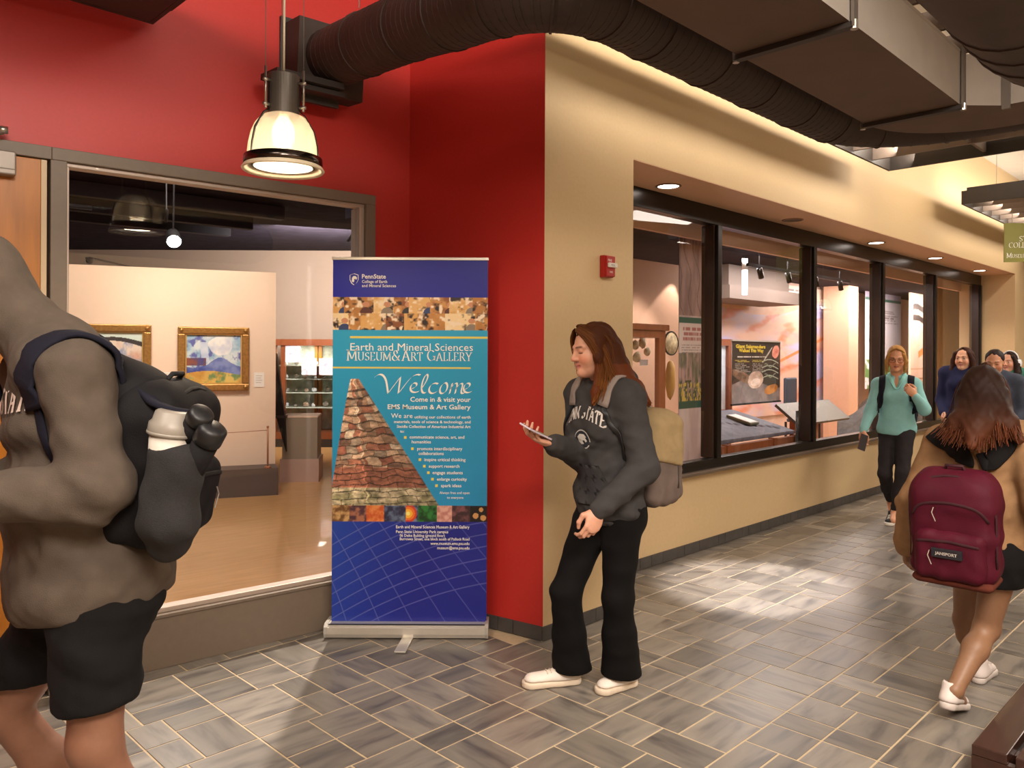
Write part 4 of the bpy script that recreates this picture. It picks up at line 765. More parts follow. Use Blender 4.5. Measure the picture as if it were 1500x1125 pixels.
q = hq(943, 532, YC+.2); c_ = he('specimen_card', q.x-.05, YC+.2, q.z-.02, 'small cream card below the round specimens in the cabinet', 'card'); obj('card', bx(0, .11, 0, .004, 0, .05), PAPER, c_)
q = hq(982, 592, YC+.22); nodule('tall yellow rock slab in the side of the cherry cabinet', 982, 555, YC+.22, .07, m=mat('yellow_rock', '#c99a4c', .6, var=.3, scale=12), name='yellow_slab'); o = bpy.data.objects['yellow_slab']; o.scale = (.9, 1, 2.6)
# hanging forest poster panel
def papercol(a, b, u, v, s, k=4): return mixc(hexc(a), hexc(b), np.clip((fbm(u*k, v*k, s)-.35)*3, 0, 1))
def text_rows(u, v, c, v0, v1, n, u0=.1, u1=.9, col='#8a7a78', duty=.45):
    k = (v-v0)/(v1-v0)*n; m = (v > v0) & (v < v1) & ((k % 1) < duty) & (u > u0) & (u < u1-.15*((np.floor(k)*.37) % 1)) & (vnoise(u*60, np.floor(k)*7+.0*u, 5) > .25); return np.where(m[..., None], hexc(col), c)
def forest(u, v):
    c = papercol('#d8c3bd', '#c3a9a6', u, v, 21, 6); c = np.where((v > .62)[..., None], papercol('#b8948a', '#8f6e66', u, v, 22, 7), c)
    tr = (abs(np.sin(u*9+np.sin(v*30)*.8+v*8)) < .1) & (v > .62); c = np.where(tr[..., None], hexc('#6b4c46'), c)
    c = np.where(((v > .590) & (v < .615))[..., None], hexc('#1f5a44'), c); c = np.where(((v > .26) & (v <= .59))[..., None], hexc('#d9c4ba'), c)
    c = text_rows(u, v, c, .52, .58, 3, .15, .95, '#a8655c', .6); c = text_rows(u, v, c, .47, .51, 4)
    p = (v > .27) & (v < .47); g = papercol('#b9948c', '#6d6a52', u, v*2, 24, 9); g = np.where((abs(np.sin(u*22+3*v)) < .16)[..., None], hexc('#3f3a30'), g); g = np.where((((v < .36) & (fbm(u*14, v*30, 9, 3) > .5)))[..., None], hexc('#3c4a26'), g); g = np.where((((v < .35) & (fbm(u*22, v*50, 12, 2) > .62)))[..., None], hexc('#d2b24a'), g)
    c = np.where(p[..., None], g, c); return np.where(((v > .245) & (v < .275))[..., None], hexc('#1d4f3c'), c)
YP = .86; a, b = hq(994, 690, YP), hq(1033, 330, YP); po_ = he('hanging_poster', a.x, YP, a.z, 'tall hanging poster with forest picture and green bands', 'poster')
print_grid('sheet', b.x-a.x, b.z-a.z, 80, 300, forest, po_, None, .006); obj('top_bar', bx(-.01, b.x-a.x+.01, -.008, .014, b.z-a.z, b.z-a.z+.02), ALU, po_)
# geological map mural on the rear wall
def mural(u, v):
    f = fbm(u*3.2+v*2.1, v*4-u*1.6, 61, 5); g = fbm(u*8+v*9, (v-u*.6)*9, 62, 4); h = np.sin((v*1.5-u*1.3)*16+f*9)
    c = mixc(hexc('#d8b09a'), hexc('#b6b0d6'), np.clip((f-.42)*6, 0, 1)); c = mixc(c, hexc('#cc7650')+np.zeros_like(c), np.clip((h-.35)*1.4, 0, 1)*np.clip((g-.35)*4, 0, 1)); c = mixc(c, hexc('#d89a96')+np.zeros_like(c), np.clip((g-.6)*6, 0, 1)*.8)
    c = np.where((((v > .78) & (u < .5)) | ((v > .55+.9*(u-.3)**2+.2) & (u > .2)))[..., None], mixc(hexc('#d9ab88'), hexc('#cf9c7c'), np.clip((fbm(u*40, v*40, 6, 2)-.3)*2, 0, 1)), c)
    c = np.where((v > .90)[..., None], hexc('#ecd3be'), c); c = text_rows(u, v, c, .955, .98, 1, .08, .62, '#7d6a68', .7); c = text_rows(u, v, c, .915, .945, 2, .05, .7, '#a8918a', .4)
    dg = abs((v-.22)-(u-.1)*.55) < .012; return np.where(dg[..., None], hexc('#d9824a'), c)
YM = 2.67; a, b = hq(1040, 596, YM), hq(1242, 430, YM); mu = he('map_mural', a.x, YM, a.z-.2, 'large pink and blue geological map mural on the museum rear wall', 'mural')
print_grid('sheet', b.x-a.x, b.z-a.z+.2, 260, 200, mural, mu, None, .02)
# salamander poster
YS = 1.75; a, b = hq(1072, 592, YS), hq(1143, 501, YS); sp = he('salamander_poster', a.x, YS, a.z, 'dark poster about giant salamanders hanging over the track slab', 'poster')
SW, SH = b.x-a.x, b.z-a.z
def sal(u, v):
    c = papercol('#2e2720', '#3d332a', u, v, 31); c = np.where((v < .30+.08*np.sin(u*5))[..., None], papercol('#6f6462', '#8a7d78', u, v, 32, 9), c)
    def blob(c, cx, cy, rx, ry, a, b, rot=0, s=33):
        x = (u-cx)*math.cos(rot)+(v-cy)*math.sin(rot); y = -(u-cx)*math.sin(rot)+(v-cy)*math.cos(rot); return np.where(((x/rx)**2+(y/ry)**2 < 1+.5*(fbm(u*9, v*9, s)-.5))[..., None], papercol(a, b, u, v, s, 12), c)
    c = blob(c, .22, .42, .27, .075, '#8a6a52', '#5c4636', -.42); c = blob(c, .47, .37, .16, .14, '#cdb3a0', '#a88c7a', .35); c = blob(c, .47, .33, .10, .06, '#e0cfc0', '#c9b3a3', .2)
    c = blob(c, .80, .20, .15, .075, '#c98a45', '#a86a30', .25); c = blob(c, .90, .83, .075, .11, '#e0907a', '#c7705c', -.3); c = blob(c, .72, .78, .17, .012, '#d9cfc0', '#a8a090', .9)
    for cy, s in ((.60, 1), (.43, 1)):
        w_ = abs((v-cy)-.05*np.sin((u-.58)*9)) ; c = np.where(((abs(w_-.05) < .008) & (u > .6) & (u < .96))[..., None], hexc('#a9b09a'), c)
        c = np.where(((abs(v-cy-.03*np.sin(u*30)) < .01) & (u > .66) & (u < .9))[..., None], hexc('#7d836c'), c)
    c = text_rows(u, v, c, .735, .755, 1, .08, .68, '#d9d0c0', .8); c = text_rows(u, v, c, .66, .70, 2, .06, .34, '#b9a24a'); c = text_rows(u, v, c, .66, .70, 2, .40, .66, '#b9a24a'); c = text_rows(u, v, c, .5, .65, 6, .06, .36, '#a79c90'); return text_rows(u, v, c, .5, .65, 6, .40, .68, '#a79c90')
print_grid('sheet', SW, SH, 160, 200, sal, sp, None, .006); obj('top_bar', bx(-.012, SW+.012, -.008, .012, SH-.006, SH+.012), ALU, sp); obj('bottom_bar', bx(-.012, SW+.012, -.008, .012, -.02, 0), BLACKPL, sp)
YEL = mat('yellow_lettering', '#d6b93a', .5); bm = BM()
for tx, z in (('Giant Salamanders', .885), ('Walked This Way', .82)):
    me = text_mesh(tx, 1, 'LEFT', .03); xs = [v.co.x for v in me.vertices]; k = SW*(.60 if z > .85 else .50)/(max(xs)-min(xs))
    for v in me.vertices: v.co.x = (v.co.x-min(xs))*k; v.co.y *= SH*.058/.73
    me.transform(TEXTROT); link('lettering', me, YEL, sp, Matrix.Translation((SW*(.07 if z > .85 else .13), -.0015, SH*z)))
# slanted footprint slab in a wooden cradle
lamp('poster_fill', 'SPOT', aim(HALL @ Vector((a.x+.2, .60, 2.42)), HALL @ Vector((a.x+.3, .86, 1.3))), 170, PINK, .04, spot=math.radians(70), blend=.8)  # added unseen spot, meant to brighten the hanging poster
a, b = hq(1055, 664, .70), hq(1163, 640, .70); zl = hq(1100, 645, .70).z; zt = hq(1100, 602, 1.35).z
sl = he('footprint_slab', a.x, .70, 0, 'grey slanted rock slab with fossil footprints in a wooden cradle', 'fossil slab'); Wd = b.x-a.x; dy = .68
ang = math.atan2(zt-zl, dy); Lh = math.hypot(zt-zl, dy); SMt = Matrix.Translation((0, 0, zl)) @ Matrix.Rotation(ang, 4, 'X')
nx, ny = 110, 60; uu, vv = np.meshgrid(np.linspace(0, 1, nx), np.linspace(0, 1, ny)); hh = .012*fbm(uu*8, vv*6, 41, 4)
for k in range(14):
    cx, cy = .08+.84*((k*.383) % 1), .15+.7*((k*.617) % 1)
    for t_ in (-.5, 0, .5, .9): hh -= .014*np.exp(-(((uu-cx-.018*math.sin(t_))/.010)**2+((vv-cy-.05*math.cos(t_))/.022)**2))
    hh -= .016*np.exp(-(((uu-cx)/.016)**2+((vv-cy)/.03)**2))
co = np.stack([uu*Wd, vv*Lh, hh+.03], -1).reshape(-1, 3); i = np.arange(nx-1)[None, :]+np.arange(ny-1)[:, None]*nx; nv = nx*ny
bk = np.array([[0, 0, 0], [Wd, 0, 0], [Wd, Lh, 0], [0, Lh, 0]]); me = mesh_np('slab', np.concatenate([co, bk]), np.concatenate([np.stack([i, i+1, i+1+nx, i+nx], -1).reshape(-1, 4), np.array([[nv, nv+1, nx-1, 0], [nv+1, nv+2, nv-1, nx-1], [nv+2, nv+3, nv-nx, nv-1], [nv+3, nv, 0, nv-nx]])]))
link('slab', me, mat('grey_mudstone', '#6c6872', .75, var=.25, scale=14, bump=.4, bscale=60), sl, SMt)
obj('front_rail', bx(-.05, Wd+.05, -.05, -.005, zl-.13, zl-.01), CHERRY, sl); obj('rear_rail', bx(-.05, Wd-.1, dy+.01, dy+.06, zt-.08, zt+.035), CHERRY, sl)
for x in (.02, Wd*.62, Wd-.06): obj('leg', bx(x, x+.06, -.06, .0, .004, zl-.0), CHERRY, sl); obj('leg', bx(x, x+.06, dy, dy+.05, .004, zt-.08), CHERRY, sl)
lbm = SMt @ Matrix.Translation((Wd*.72, Lh*.52, .052)); lb = empty('slab_label', HALL @ Matrix.Translation((a.x, .70, 0)) @ lbm, 'white framed label lying on the footprint slab', 'label'); obj('card', bx(-.075, .075, -.12, .12, .012, .016), PAPER, lb); obj('holder', bx(-.085, .085, -.135, .13, -.01, .0119), mat('olive_holder', '#6d6347', .5), lb)
rc = he('rail_base', a.x-.1, .66, .0, 'red-brown low plinth under the slab front', 'plinth'); obj('plinth', bx(0, Wd+.9, -.0, .08, .004, .45), mat('coral_plinth', '#b8503e', .5), rc); obj('cap', bx(0, Wd+.9, -.02, .1, .451, .47), CHERRY, rc)
# wooden framed mirror-like case edge left of the poster
a, b = hq(1054, 606, 2.1), hq(1073, 497, 2.1); wf = he('framed_case', a.x-.25, 2.1, a.z-.1, 'red-brown framed case edge left of the salamander poster', 'case'); FW, FH = b.x-a.x+.25, b.z-a.z+.1
for q in ((0, FW, FH-.08, FH), (FW-.09, FW, 0, FH-.081), (0, .08, 0, FH-.081)): obj('frame_rail', bx(q[0], q[1], 0, .06, q[2], q[3]), WALNUT, wf)
obj('pane_backing', bx(.081, FW-.091, .04, .05, 0, FH-.081), mat('pale_blue_board', '#c9d3dc', .4, var=.15, scale=6), wf)
# small photo easel on the sill end
a, b = hq(1166, 660, .62), hq(1185, 600, .62); pe_ = he('photo_card', a.x, .62, a.z-.04, 'black and white photograph standing at the end of the slab', 'photograph')
print_grid('sheet', b.x-a.x+.03, b.z-a.z+.04, 40, 60, lambda u, v: papercol('#8d8a88', '#26262a', u, v, 51, 9)*(.5+.6*(v > .55))[..., None], pe_, None, .006); obj('stand', bx(.03, .13, .006, .05, -.05, -.001), BLACKPL, pe_)
# table, boards, rocks and wall posters to the right
GT_ = mat('grey_panel', '#625b52', .6, var=.05)
a, b = hq(1168, 622, .85), hq(1243, 592, .85); tb = he('slanted_board', a.x, .85, 0, 'grey slanted display board on a wooden stand behind the third pane', 'display board'); zA, zB = a.z-.02, a.z+.30; BW_ = b.x-a.x
obj('board', poly(BM(), [(0, 0), (BW_, 0), (BW_, .03), (0, .03)], .32, Matrix.Translation((0, 0, zA)) @ Matrix.Rotation(math.radians(38), 4, 'X')), GT_, tb)
for x in (.2, BW_*.55): obj('leg', bx(x, x+.06, .12, .18, .004, zA+.07), CHERRY, tb)
obj('stretcher', bx(.27, BW_*.55-.001, .12, .18, zA-.28, zA-.22), CHERRY, tb)
ROCK = mat('dark_boulder', '#55504f', .8, var=.4, scale=9, bump=.5, bscale=30)
for lab, px, py, y, sc in (('large dark angular boulder behind the third pane', 1268, 618, 1.30, (.62, .30, .45)), ('smaller dark rock behind the large boulder', 1290, 585, 2.3, (.45, .35, .30)), ('dark ledge rock beside the fourth pane', 1335, 610, .95, (.45, .25, .35)), ('low dark rock on the display floor by the third mullion', 1225, 655, 1.0, (.3, .3, .3))):
    q = hq(px, py, y); bm = BM(); bmesh.ops.create_icosphere(bm, subdivisions=2, radius=1); rr0 = random.Random(len(lab))
    for v in bm.verts: v.co *= rr0.uniform(.72, 1.12); v.co.z = max(v.co.z, -.75)
    tag(obj('boulder', bm, ROCK, None, HALL @ Matrix.Translation((q.x, y, q.z-.2)) @ Matrix.Diagonal((*sc, 1))), lab, 'rock', 'rocks in the display')
    if q.z-.2-.74*sc[2] > .06: pl_ = he('rock_plinth', q.x-.3, y-.12, .004, 'plinth under the '+lab, 'plinth', 'plinths under the rocks'); obj('box', bx(0, .6, 0, .24, 0, max(.05, q.z-.2-.74*sc[2]-.02)), GT_, pl_); obj('top', bx(-.01, .61, -.01, .25, max(.05, q.z-.2-.74*sc[2]-.02)+.001, max(.06, q.z-.2-.74*sc[2]-.005)), MATS['dark_boulder'], pl_)
def tallposter(u, v):
    c = papercol('#c9c0cf', '#a39ab8', u, v, 55, 8); c = np.where(((v < .62) & (v > .60))[..., None], hexc('#2f6a5c'), c); c = np.where((v < .6)[..., None], hexc('#dcd6dc'), c); c = text_rows(u, v, c, .45, .55, 6)
    c = np.where(((((u-.3)/.2)**2+((v-.33)/.08)**2) < 1)[..., None], hexc('#3a3f66'), c); return np.where(((v < .2) & (fbm(u*9, v*20, 3) > .45))[..., None], hexc('#5f8a4a'), c)
a, b = hq(1267, 570, 2.45), hq(1320, 385, 2.45); tp = he('hanging_poster', a.x, 2.45, a.z, 'tall pale lilac poster with green band behind the fourth pane', 'poster'); print_grid('sheet', b.x-a.x, b.z-a.z+.25, 60, 160, tallposter, tp, None, .006); obj('top_bar', bx(-.01, b.x-a.x+.01, -.008, .014, b.z-a.z+.25, b.z-a.z+.27), ALU, tp)
def fossils(u, v):
    c = papercol('#e6d2c6', '#d9bfae', u, v, 57, 5)
    for k in range(7):
        cx, cy = .15+.12*k, .93-.035*(k % 4); d = abs((v-cy)+(u-cx)*.30); c = np.where(((d < .010) & (abs(u-cx) < .10))[..., None], hexc('#4d413c'), c)
    for cy in (.58, .66): c = np.where(((abs(v-cy-.02*np.sin(u*7)) < .022) & (u > .1) & (u < .9))[..., None], papercol('#5d5450', '#2f2a2a', u, v, 58, 12), c)
    c = np.where(((abs(v-.36-(u-.5)*.18) < .025) & (u > .3))[..., None], hexc('#d98a4e'), c); return np.where(((abs(v-.22) < .006) | (abs(v-.15) < .006))[..., None], hexc('#b98a6a'), c)
a, b = hq(1333, 560, 2.0), hq(1366, 395, 2.0); tf = he('fossil_panel', a.x, 2.0, a.z-.3, 'cream panel with dark fossil pieces behind the fourth pane', 'panel'); print_grid('sheet', b.x-a.x+.25, b.z-a.z+.35, 70, 160, fossils, tf, None, .01); obj('edge_frame', bx(-.02, -.001, -.01, .02, 0, b.z-a.z+.35), PALE, tf)
pc_ = he('museum_column', hq(1243, 500, 2.2).x, 2.2, .004, 'peach square column behind the third pane', 'column'); obj('shaft', bx(0, .38, 0, .4, .12, 2.61), MW, pc_); obj('base', bx(-.01, .39, -.01, .41, 0, .119), CHERRY, pc_)
fl_ = he('hanging_flag', hq(1285, 385, 2.0).x, 2.0, hq(1285, 440, 2.0).z, 'small red hanging flag sign with white letters', 'sign'); obj('cloth', bx(0, .13, 0, .006, 0, .38), mat('crimson_flag', '#9c1c34', .6), fl_); lettering('lettering', 'S', .12, .03, .17, WHT, fl_); lettering('lettering', 'ALL', .06, .015, .08, WHT, fl_)
# ceiling track, sprinkler pipe and projector in the museum
mt = he('track_rail', 4.4, 1.2, 2.42, 'dark ceiling track with small heads in the museum', 'track'); obj('rail', bx(0, 2.6, 0, .03, 0, .035), BLACKPL, mt)
for x in (.25, .9, 1.6, 2.3):
    hd_ = obj('spot_head', tube(BM(), [(x, .015, .0), (x+.05, .015, -.10)], .03, 10), DARKMET, mt, smooth=True); obj('stem', tube(BM(), [(x, .015, .035), (x, .015, .20)], .006, 6), BLACKPL, hd_)
sg = he('duct_box', hq(1069, 430, 2.0).x, 2.0, 2.19, 'stepped taupe bulkhead box hanging in the museum', 'bulkhead'); obj('box', bx(0, 1.9, 0, .6, 0, .16), mat('brown_bulkhead', '#6f6056', .7), sg); obj('step', bx(.15, 1.75, .1, .58, .161, .425), MATS['brown_bulkhead'], sg)
fx = he('light_tube', hq(1091, 400, 1.6).x, 1.6, hq(1091, 432, 1.6).z, 'short bright vertical light tube hanging in the museum', 'light'); obj('tube', tube(BM(), [(0, 0, 0), (0, 0, .28)], .03, 12), mat('tube_glow', '#fff4f4', .5, emit=1.6), fx, smooth=True); obj('cap', tube(BM(), [(0, 0, .281), (0, 0, .42)], .032, 12), STEEL, fx, smooth=True); obj('wire', tube(BM(), [(0, 0, .42), (0, 0, 2.62-hq(1091, 432, 1.6).z)], .004, 6), WIRE, fx)
ch = he('office_chair', hq(1152, 560, 2.2).x, 2.2, .004, 'dark chair back standing right of the salamander poster', 'chair'); z0 = hq(1152, 592, 2.2).z
obj('backrest', bx(0, .34, 0, .05, z0-.15, z0+.36, bev=.02), mat('slate_blue_chair', '#3d434d', .5), ch); obj('seat', bx(0, .34, -.36, .0, z0-.25, z0-.2, bev=.015), MATS['slate_blue_chair'], ch)
for x, y in ((.02, -.34), (.30, -.34), (.02, .01), (.30, .01)): obj('leg', bx(x, x+.025, y, y+.025, 0, z0-.251), BLACKPL, ch)
x0 = hq(885, 400, 1.75).x; x1 = hq(996, 400, 1.75).x
mp_ = he('museum_partition', x0, 1.75, .004, 'peach partition wall behind the cherry cabinet', 'partition'); obj('panel', bx(0, x1-x0, 0, .12, .1, 2.43), MW, mp_); obj('plinth', bx(-.01, x1-x0+.01, -.01, .13, 0, .099), CHERRY, mp_)
lamp('museum_spot', 'SPOT', aim(HALL @ Vector((x1-.05, 1.58, 2.42)), HALL @ Vector((x1-.45, 1.74, 1.2))), 14, (1, .86, .76), .02, spot=math.radians(62), blend=.15)
for i_, (px_, lab_) in enumerate(((1050, 'left'), (1150, 'right'))):
    t_ = hq(px_, 500, 2.0).x; lamp('museum_spot', 'SPOT', aim(HALL @ Vector((t_-.6, 1.2, 2.55)), HALL @ Vector((t_+.4, 2.6, 1.5))), 26, (1, .88, .82), .08, spot=math.radians(80), blend=.8)
lamp('museum_spot', 'SPOT', aim(HALL @ Vector((3.4, .95, 2.55)), HALL @ Vector((3.0, 1.7, .9))), 40, (1, .90, .82), .05, spot=math.radians(70), blend=.5)
# ------------------------------------------------------------------ PEOPLE: signed-distance modelling, meshed with surface nets
f32 = np.float32
def V(*a): return np.array(a if len(a) > 1 else a[0], float)
def nrm(v): v = np.asarray(v, float); return v/np.linalg.norm(v)
def smin(a, b, k):
    if k <= 0: return np.minimum(a, b)
    h = np.maximum(k-np.abs(a-b), 0)/k; return np.minimum(a, b)-h*h*k*.25
def smax(a, b, k): return -smin(-a, -b, k)
class Field:
    def __init__(s): s.ops = []; s.k = .02
    def cap(s, a, b, ra, rb, k=None, sq=None, mode='u'):
        a, b = V(a), V(b); pad = max(ra, rb)*(1 if not sq else max(1, sq[1])); s.ops.append(('cap', (a, b, ra, rb, sq), np.minimum(a, b)-pad, np.maximum(a, b)+pad, s.k if k is None else k, mode)); return s
    def chain(s, pts, rs, k=None, sq=None):
        for i in range(len(pts)-1): s.cap(pts[i], pts[i+1], rs[i], rs[i+1], k, sq)
        return s
    def ell(s, c, r, R=None, k=None, mode='u'):
        c, r = V(c), V(r); R = np.eye(3) if R is None else np.asarray(R, float); ext = np.sqrt(((R*r)**2).sum(1)); s.ops.append(('ell', (c, r, R), c-ext, c+ext, s.k if k is None else k, mode)); return s
    def box(s, c, h, rd, R=None, k=None, mode='u'):
        c, h = V(c), V(h); R = np.eye(3) if R is None else np.asarray(R, float); ext = np.abs(R) @ h; s.ops.append(('box', (c, h, rd, R), c-ext, c+ext, s.k if k is None else k, mode)); return s
    def cut(s, p, n, k=.0):                       # keep the side n points to
        s.ops.append(('cut', (V(p), nrm(n)), None, None, k, 'i')); return s
    def disp(s, fn): s.ops.append(('disp', (fn,), None, None, 0, 'd')); return s
    def fold(s, amp, seed, wl=.09, dirn=None, region=None):
        r = np.random.default_rng(seed); ks = []
        for i in range(5):
            d = r.normal(size=3); d = nrm(d) if dirn is None else nrm(nrm(dirn)*1.6+d*.55); ks.append((d*2*PI/(wl*r.uniform(.7, 1.7)), r.uniform(0, 6.3), r.normal(size=3)*9, r.uniform(0, 6)))
        def fn(x, y, z):
            t = 0
            for d, ph, e, p2 in ks: t = t+np.sin(d[0]*x+d[1]*y+d[2]*z+ph+1.3*np.sin(e[0]*x+e[1]*y+e[2]*z+p2))
            t = t/3.; t = np.where(t > 0, t, t*.5)
            return -amp*t if region is None else -amp*t*region(x, y, z)
        return s.disp(fn)
    @staticmethod
    def prim(kind, q, x, y, z):
        if kind == 'cap':
            a, b, ra, rb, sq = q; dx, dy, dz = x-a[0], y-a[1], z-a[2]; bb = b-a; f = 1
            if sq:
                ax, f = nrm(sq[0]), sq[1]; t = (dx*ax[0]+dy*ax[1]+dz*ax[2])*(1/f-1); dx, dy, dz = dx+t*ax[0], dy+t*ax[1], dz+t*ax[2]; bb = bb+ax*(bb @ ax)*(1/f-1)
            h = np.clip((dx*bb[0]+dy*bb[1]+dz*bb[2])/max(bb @ bb, 1e-9), 0, 1)
            return (np.sqrt((dx-bb[0]*h)**2+(dy-bb[1]*h)**2+(dz-bb[2]*h)**2)-(ra+(rb-ra)*h))*min(1, f)
        if kind == 'ell':
            c, r, R = q; dx, dy, dz = x-c[0], y-c[1], z-c[2]; u = [R[0, i]*dx+R[1, i]*dy+R[2, i]*dz for i in range(3)]
            k0 = np.sqrt(sum((u[i]/r[i])**2 for i in range(3))); k1 = np.sqrt(sum((u[i]/r[i]**2)**2 for i in range(3))); return k0*(k0-1)/np.maximum(k1, 1e-6)
        if kind == 'box':
            c, h, rd, R = q; dx, dy, dz = x-c[0], y-c[1], z-c[2]; u = [np.abs(R[0, i]*dx+R[1, i]*dy+R[2, i]*dz)-h[i]+rd for i in range(3)]
            return np.sqrt(sum(np.maximum(t, 0)**2 for t in u))+np.minimum(np.maximum(np.maximum(u[0], u[1]), u[2]), 0)-rd
        p, n = q; return -((x-p[0])*n[0]+(y-p[1])*n[1]+(z-p[2])*n[2])
    def ev(s, P):
        P = np.atleast_2d(P); x, y, z = P[:, 0], P[:, 1], P[:, 2]; d = np.full(len(P), 1.)
        for kind, q, lo, hi, k, mode in s.ops:
            if kind == 'disp': d = d+q[0](x, y, z); continue
            v = s.prim(kind, q, x, y, z)
            d = smin(d, v, k) if mode == 'u' else smax(d, -v, k) if mode == 's' else smax(d, v, k)
        return d
    def grad(s, P, e=.003):
        g = np.stack([s.ev(P+np.eye(3)[i]*e)-s.ev(P-np.eye(3)[i]*e) for i in range(3)], -1); return g/np.maximum(np.linalg.norm(g, axis=1, keepdims=True), 1e-9)
    def cast(s, P, D, n=40, off=0.):              # sphere trace from P along D to distance off
        P = np.array(P, float)
        for _ in range(n): P = P+D*np.clip(s.ev(P)-off, -.02, .05)[:, None]*.85
        return P
    def push(s, P, off):                           # move points to the level set off
        P = np.array(P, float)
        for _ in range(6): P = P-s.grad(P)*(s.ev(P)-off)[:, None]*.8
        return P
    def bounds(s, pad=.02):
        lo = np.min([o[2] for o in s.ops if o[2] is not None and o[5] == 'u'], 0)-pad; hi = np.max([o[3] for o in s.ops if o[2] is not None and o[5] == 'u'], 0)+pad; return lo, hi
    def mesh(s, step, fine=()):
        lo, hi = s.bounds()
        def line(i):
            pts = [lo[i]]
            while pts[-1] < hi[i]:
                st = step
                for (flo, fhi, fs) in fine:
                    if flo[i]-step < pts[-1] < fhi[i]: st = min(st, fs)
                pts.append(pts[-1]+st)
            return np.array(pts, f32)
        X, Y, Z = line(0), line(1), line(2); A = np.full((len(X), len(Y), len(Z)), .2, f32)
        for kind, q, l, h, k, mode in s.ops:
            if kind in ('cut', 'disp'): sl = (slice(None),)*3
            else:
                pad = k+.025; sl = tuple(slice(max(0, int(np.searchsorted(g, l[i]-pad))-1), int(np.searchsorted(g, h[i]+pad))+1) for i, g in enumerate((X, Y, Z)))
            x, y, z = X[sl[0]][:, None, None], Y[sl[1]][None, :, None], Z[sl[2]][None, None, :]; B = A[sl]
            if kind == 'disp':
                m = np.abs(B) < .04; xx, yy, zz = np.broadcast_arrays(x, y, z); B[m] = B[m]+q[0](xx[m], yy[m], zz[m]); A[sl] = B; continue
            v = s.prim(kind, q, x, y, z)
            A[sl] = smin(B, v, k) if mode == 'u' else smax(B, -v, k) if mode == 's' else smax(B, v, k)
        return surface_nets(A, X, Y, Z)
def surface_nets(A, X, Y, Z):
    s = A < 0; n = s.astype(np.int8); c = n[:-1, :-1, :-1]+n[1:, :-1, :-1]+n[:-1, 1:, :-1]+n[1:, 1:, :-1]+n[:-1, :-1, 1:]+n[1:, :-1, 1:]+n[:-1, 1:, 1:]+n[1:, 1:, 1:]
    I, J, K = np.nonzero((c > 0) & (c < 8)); idx = np.full(c.shape, -1, np.int32); idx[I, J, K] = np.arange(len(I))
    cor = [(0, 0, 0), (1, 0, 0), (0, 1, 0), (1, 1, 0), (0, 0, 1), (1, 0, 1), (0, 1, 1), (1, 1, 1)]; vals = [A[I+a, J+b, K+d] for a, b, d in cor]
    acc = np.zeros((len(I), 3)); cnt = np.zeros(len(I))
    for p in range(8):
        for ax in range(3):
            if cor[p][ax]: continue
            q = p+(1, 2, 4)[ax]; a, b = vals[p], vals[q]; m = (a < 0) != (b < 0); t = np.where(m, a/np.where(m, a-b, 1), 0)
            pos = np.stack([np.full(len(I), float(cor[p][i])) for i in range(3)], -1); pos[:, ax] += t; acc += pos*m[:, None]; cnt += m
    acc /= np.maximum(cnt, 1)[:, None]
    co = np.stack([g[i_]+(g[i_+1]-g[i_])*acc[:, k] for k, (g, i_) in enumerate(((X, I), (Y, J), (Z, K)))], -1); quads = []
    for ax in range(3):
        a = s[tuple(slice(None, -1) if i == ax else slice(1, -1) for i in range(3))]; b = s[tuple(slice(1, None) if i == ax else slice(1, -1) for i in range(3))]
        E = np.array(np.nonzero(a != b)).T; 
        if not len(E): continue
        flip = a[tuple(E.T)]; o = [i for i in range(3) if i != ax]; E = E.copy(); E[:, o] += 1; q = []
        for du, dv in ((-1, -1), (0, -1), (0, 0), (-1, 0)):
            F_ = E.copy(); F_[:, o[0]] += du; F_[:, o[1]] += dv; q.append(idx[tuple(F_.T)])
        q = np.stack(q, -1); fl = flip if ax != 1 else ~flip; q[~fl] = q[~fl][:, ::-1]; quads.append(q)
    Q = np.concatenate(quads); return co, Q[(Q >= 0).all(1)]
def sdf_obj(name, F, step, m, parent, fine=(), color=None, smooth_it=1, bevel=None):
    co, Q = F.mesh(step, fine)
    for _ in range(smooth_it):
        acc = np.zeros_like(co); cn = np.zeros(len(co))
        for a, b in ((0, 1), (1, 2), (2, 3), (3, 0)):
            for p, q in ((a, b), (b, a)): 
                for i in range(3): acc[:, i] += np.bincount(Q[:, p], co[Q[:, q], i], len(co))
                cn += np.bincount(Q[:, p], minlength=len(co))
        co = co*.5+.5*acc/np.maximum(cn, 1)[:, None]
    me = mesh_np(name, co, Q)
    if color is not None:
        c = np.clip(color(co), 0, 1); c = np.where(c <= .04045, c/12.92, ((c+.055)/1.055)**2.4); at_ = me.color_attributes.new('Col', 'FLOAT_COLOR', 'POINT'); at_.data.foreach_set('color', np.concatenate([c, np.ones((len(c), 1))], 1).astype(f32).ravel())
    o = link(name, me, m, None, None, True)
    if parent is not None: o.parent = parent; o.matrix_parent_inverse = parent.matrix_world.inverted()
    return o
def wobj(name, bm, m, parent, smooth=False):       # mesh given in world coordinates, parented without moving
    o = obj(name, bm, m, None, None, smooth); o.parent = parent; o.matrix_parent_inverse = parent.matrix_world.inverted(); return o
def skin_mat(): 
    m = mat('skin', '#d9a184', .5, attr='Col', var=.05, scale=60, bump=.03, bscale=300); b = m.node_tree.nodes['Principled BSDF']; b.inputs['Subsurface Weight'].default_value = .12; b.inputs['Subsurface Radius'].default_value = (.012, .005, .003); return m
SKIN = skin_mat()
HAIRM = mat('hair_strands', '#5a2e18', .65, attr='Col', spec=.18)
def cloth(name, col, rough=.9, var=.12, scale=25, bump=.35, bscale=420): return mat(name, col, rough, var=var, scale=scale, bump=bump, bscale=bscale, spec=.2)
